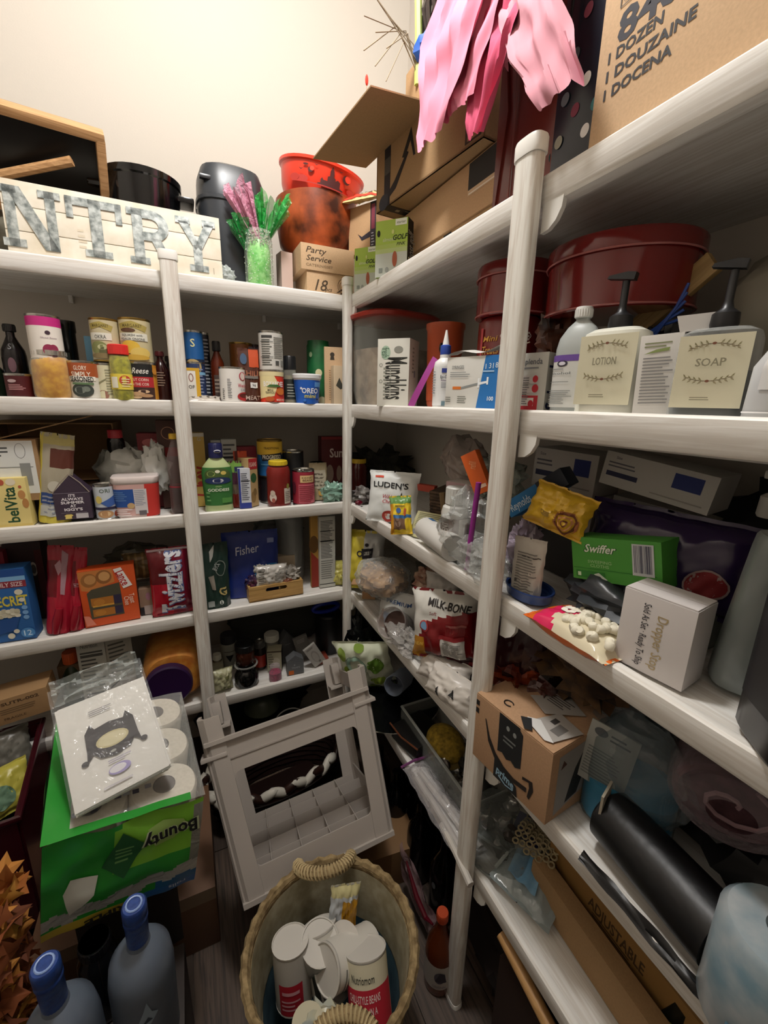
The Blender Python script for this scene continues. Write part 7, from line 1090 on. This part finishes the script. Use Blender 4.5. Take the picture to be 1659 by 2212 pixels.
b = B(); b.sheet(lambda u, v: ((-.5+u)*NW*1.0, ND/2+.01+.05*v, .03+.02*v+.025*noise.noise(Vector((u*5, v*4, 2)))), 18, 8, mat('c4ccc8', .06, kind='film', a=.3, sc_=30)); b.obj('film_ruffle', t)
# burgundy bin on the left
t = thing('storage_bin', 'glossy burgundy bin of packets at the left edge', 'bin', (-1.19, -.18, .12), 6); b = B(); BG = mat('3a0c16', .2)
for q in ((0, -.19, 0, .32, .012, .36), (0, .19, 0, .32, .012, .36), (-.16, 0, 0, .012, .38, .36), (.16, 0, 0, .012, .38, .36), (0, 0, 0, .32, .38, .012)): b.box(*q, BG)
b.tube([(-.165, -.195, .36), (.165, -.195, .36), (.165, .195, .36), (-.165, .195, .36)], .010, BG, 8, True); b.obj('bin_wall', t)
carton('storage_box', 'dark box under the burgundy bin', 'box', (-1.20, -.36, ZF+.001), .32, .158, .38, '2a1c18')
for k, (nm, lb, col, x, y, z, rz) in enumerate((('snack_packet', 'yellow and green packet lying in the burgundy bin', 'b8b04a', -1.09, -.20, .36, 30), ('snack_packet', 'black packet with small colour squares standing along the bin wall', '1c1a20', -1.075, -.12, .30, 80), ('snack_packet', 'grey white packet at the near end of the burgundy bin', 'a8a4a0', -1.12, -.30, .34, 70), ('snack_packet', 'clear greyish packet at the far end of the burgundy bin', '6a6860', -1.13, -.06, .38, 20))):
    pouch(nm, lb, 'packet', (x, y, z), .15, .13, .04, col, rz=rz, rx=-30, style='pillow', crum=.01, items=([('r', .2, .6, .35, .75, '5a8ac0'), ('r', .4, .3, .55, .45, 'c0a040'), ('l', .6, .2, .9, .8, 5, '9a9aa0')] if k == 1 else [('e', .5, .4, .2, .25, '6a8a70')] if k == 0 else ()))
# frosted blue bottles and the wreath at bottom left
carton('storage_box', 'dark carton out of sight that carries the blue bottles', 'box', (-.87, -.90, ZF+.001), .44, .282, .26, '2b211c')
def vodka(label, x, y, rx, ry, fish):
    t = thing('frosted_bottle', label, 'bottle', (x, y, .244), rx=rx, ry=ry); b = B(); FG = mat('66707e', .35, kind='noise', b='4c5460', sc_=5)
    b.lathe([(.050, 0), (.056, .006), (.056, .20), (.052, .235), (.036, .262), (.020, .275), (.0175, .29)], FG, 34); b.obj('bottle_body', t)
    b = B(); C_ = mat('24458c', .35, kind='noise', b='1a3470', sc_=80, bump=.5); b.lathe([(.0185, .272), (.0190, .335), (.0205, .338), (.0205, .344), (.019, .347), (.0205, .350), (.0205, .372), (.018, .376), (0, .376)], C_, 24); b.obj('wax_capsule', t)
    b = B(); b.tube([(.0125*cos(a), .0125*sin(a), .3768) for a in [k*pi/8 for k in range(16)]], .0018, mat('8fa8d8', .4), 5, True); b.obj('capsule_ring', t)
    b = B(); prints(b, cyl(.0565, .0, .2), [('p', [(.45, .70), (.52, .86), (.56, .98), (.60, .82), (.66, .76), (.58, .66), (.48, .58)], '8fa0b0'), ('p', [(.25, .66), (.38, .70), (.44, .62), (.34, .58)], '8fa0b0'), ('p', [(.50, .70), (.56, .78), (.60, .72)], '3a4656')], pi*.0565, .2, .006); b.obj('bird_print', t)
vodka('frosted grey blue bottle with dark blue capsule, the right one of two', -.715, -.775, 3, 2, 1)
vodka('frosted grey blue bottle with dark blue capsule, the left one of two', -.824, -.820, 2, 0, 0)
vessel('dark_bottle', 'dark glass jar between the two frosted bottles', 'bottle', (-.80, -.695, .243), .07, .20, JAR, mat('101114', .1), cap=(.88, 1, .8), capm='17181c')
t = thing('leaf_wreath', 'autumn garland of orange and rust leaves at the bottom left corner', 'garland', (-.985, -.68, .242)); rnd = random.Random(9); lm = [mat('a5622a', .8), mat('8a4a24', .8), mat('b87a34', .8), mat('6e3a20', .8), mat('c08a3c', .8)]
for k in range(230):
    z = rnd.random()*.34; a = rnd.random()*2*pi; r = .03+rnd.random()*.055; s_ = .020+rnd.random()*.014
    if k < 5:
        b = B(); pts = []
        for q in range(10): rr = 1 if q % 2 == 0 else .55; pts.append((rr*cos(q*pi/5), rr*sin(q*pi/5), .25*rr*(1 if q % 4 else -.6)))
        b.add([(0, 0, .1)]+pts, [(0, i+1, (i+1) % 10+1) for i in range(10)], lm[k]); o = b.obj('leaf', t); (LV := (LV+[o.data]) if k else [o.data])
    else: o = bpy.data.objects.new('leaf', LV[k % 5]); COL.objects.link(o); o.parent = t
    o.location = (r*cos(a), r*sin(a), z+.02); o.rotation_euler = (rnd.random()*6, rnd.random()*6, rnd.random()*6); o.scale = (s_, s_, s_)
b = B(); b.tube([(0, 0, 0), (.01, .01, .16), (-.01, 0, .36)], .008, '3a2a1c', 6); b.obj('stem', t)
# right foreground: folded wooden stand below the fifth level
t = thing('folding_stand', 'dark folding stand with a light wooden rail under the fifth level, bottom right', 'stand', (0, 0, 0)); b = B(); LW = mat('b98f5c', .5, kind='wood', b='a57c4a', sc_=2); b.tube([(.012, -.985, .350), (.012, -1.06, .335), (.012, -1.4, .26)], .014, LW, 10); b.obj('rail', t); b = B(); b.box(.02, -1.2, ZF+.001, .02, .42, .33, mat('2a1a12', .6)); b.obj('panel', t)
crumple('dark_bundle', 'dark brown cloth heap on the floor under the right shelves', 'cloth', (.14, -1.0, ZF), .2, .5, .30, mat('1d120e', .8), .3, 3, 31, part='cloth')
# ---------------------------------------------------------------- what lies beneath and behind
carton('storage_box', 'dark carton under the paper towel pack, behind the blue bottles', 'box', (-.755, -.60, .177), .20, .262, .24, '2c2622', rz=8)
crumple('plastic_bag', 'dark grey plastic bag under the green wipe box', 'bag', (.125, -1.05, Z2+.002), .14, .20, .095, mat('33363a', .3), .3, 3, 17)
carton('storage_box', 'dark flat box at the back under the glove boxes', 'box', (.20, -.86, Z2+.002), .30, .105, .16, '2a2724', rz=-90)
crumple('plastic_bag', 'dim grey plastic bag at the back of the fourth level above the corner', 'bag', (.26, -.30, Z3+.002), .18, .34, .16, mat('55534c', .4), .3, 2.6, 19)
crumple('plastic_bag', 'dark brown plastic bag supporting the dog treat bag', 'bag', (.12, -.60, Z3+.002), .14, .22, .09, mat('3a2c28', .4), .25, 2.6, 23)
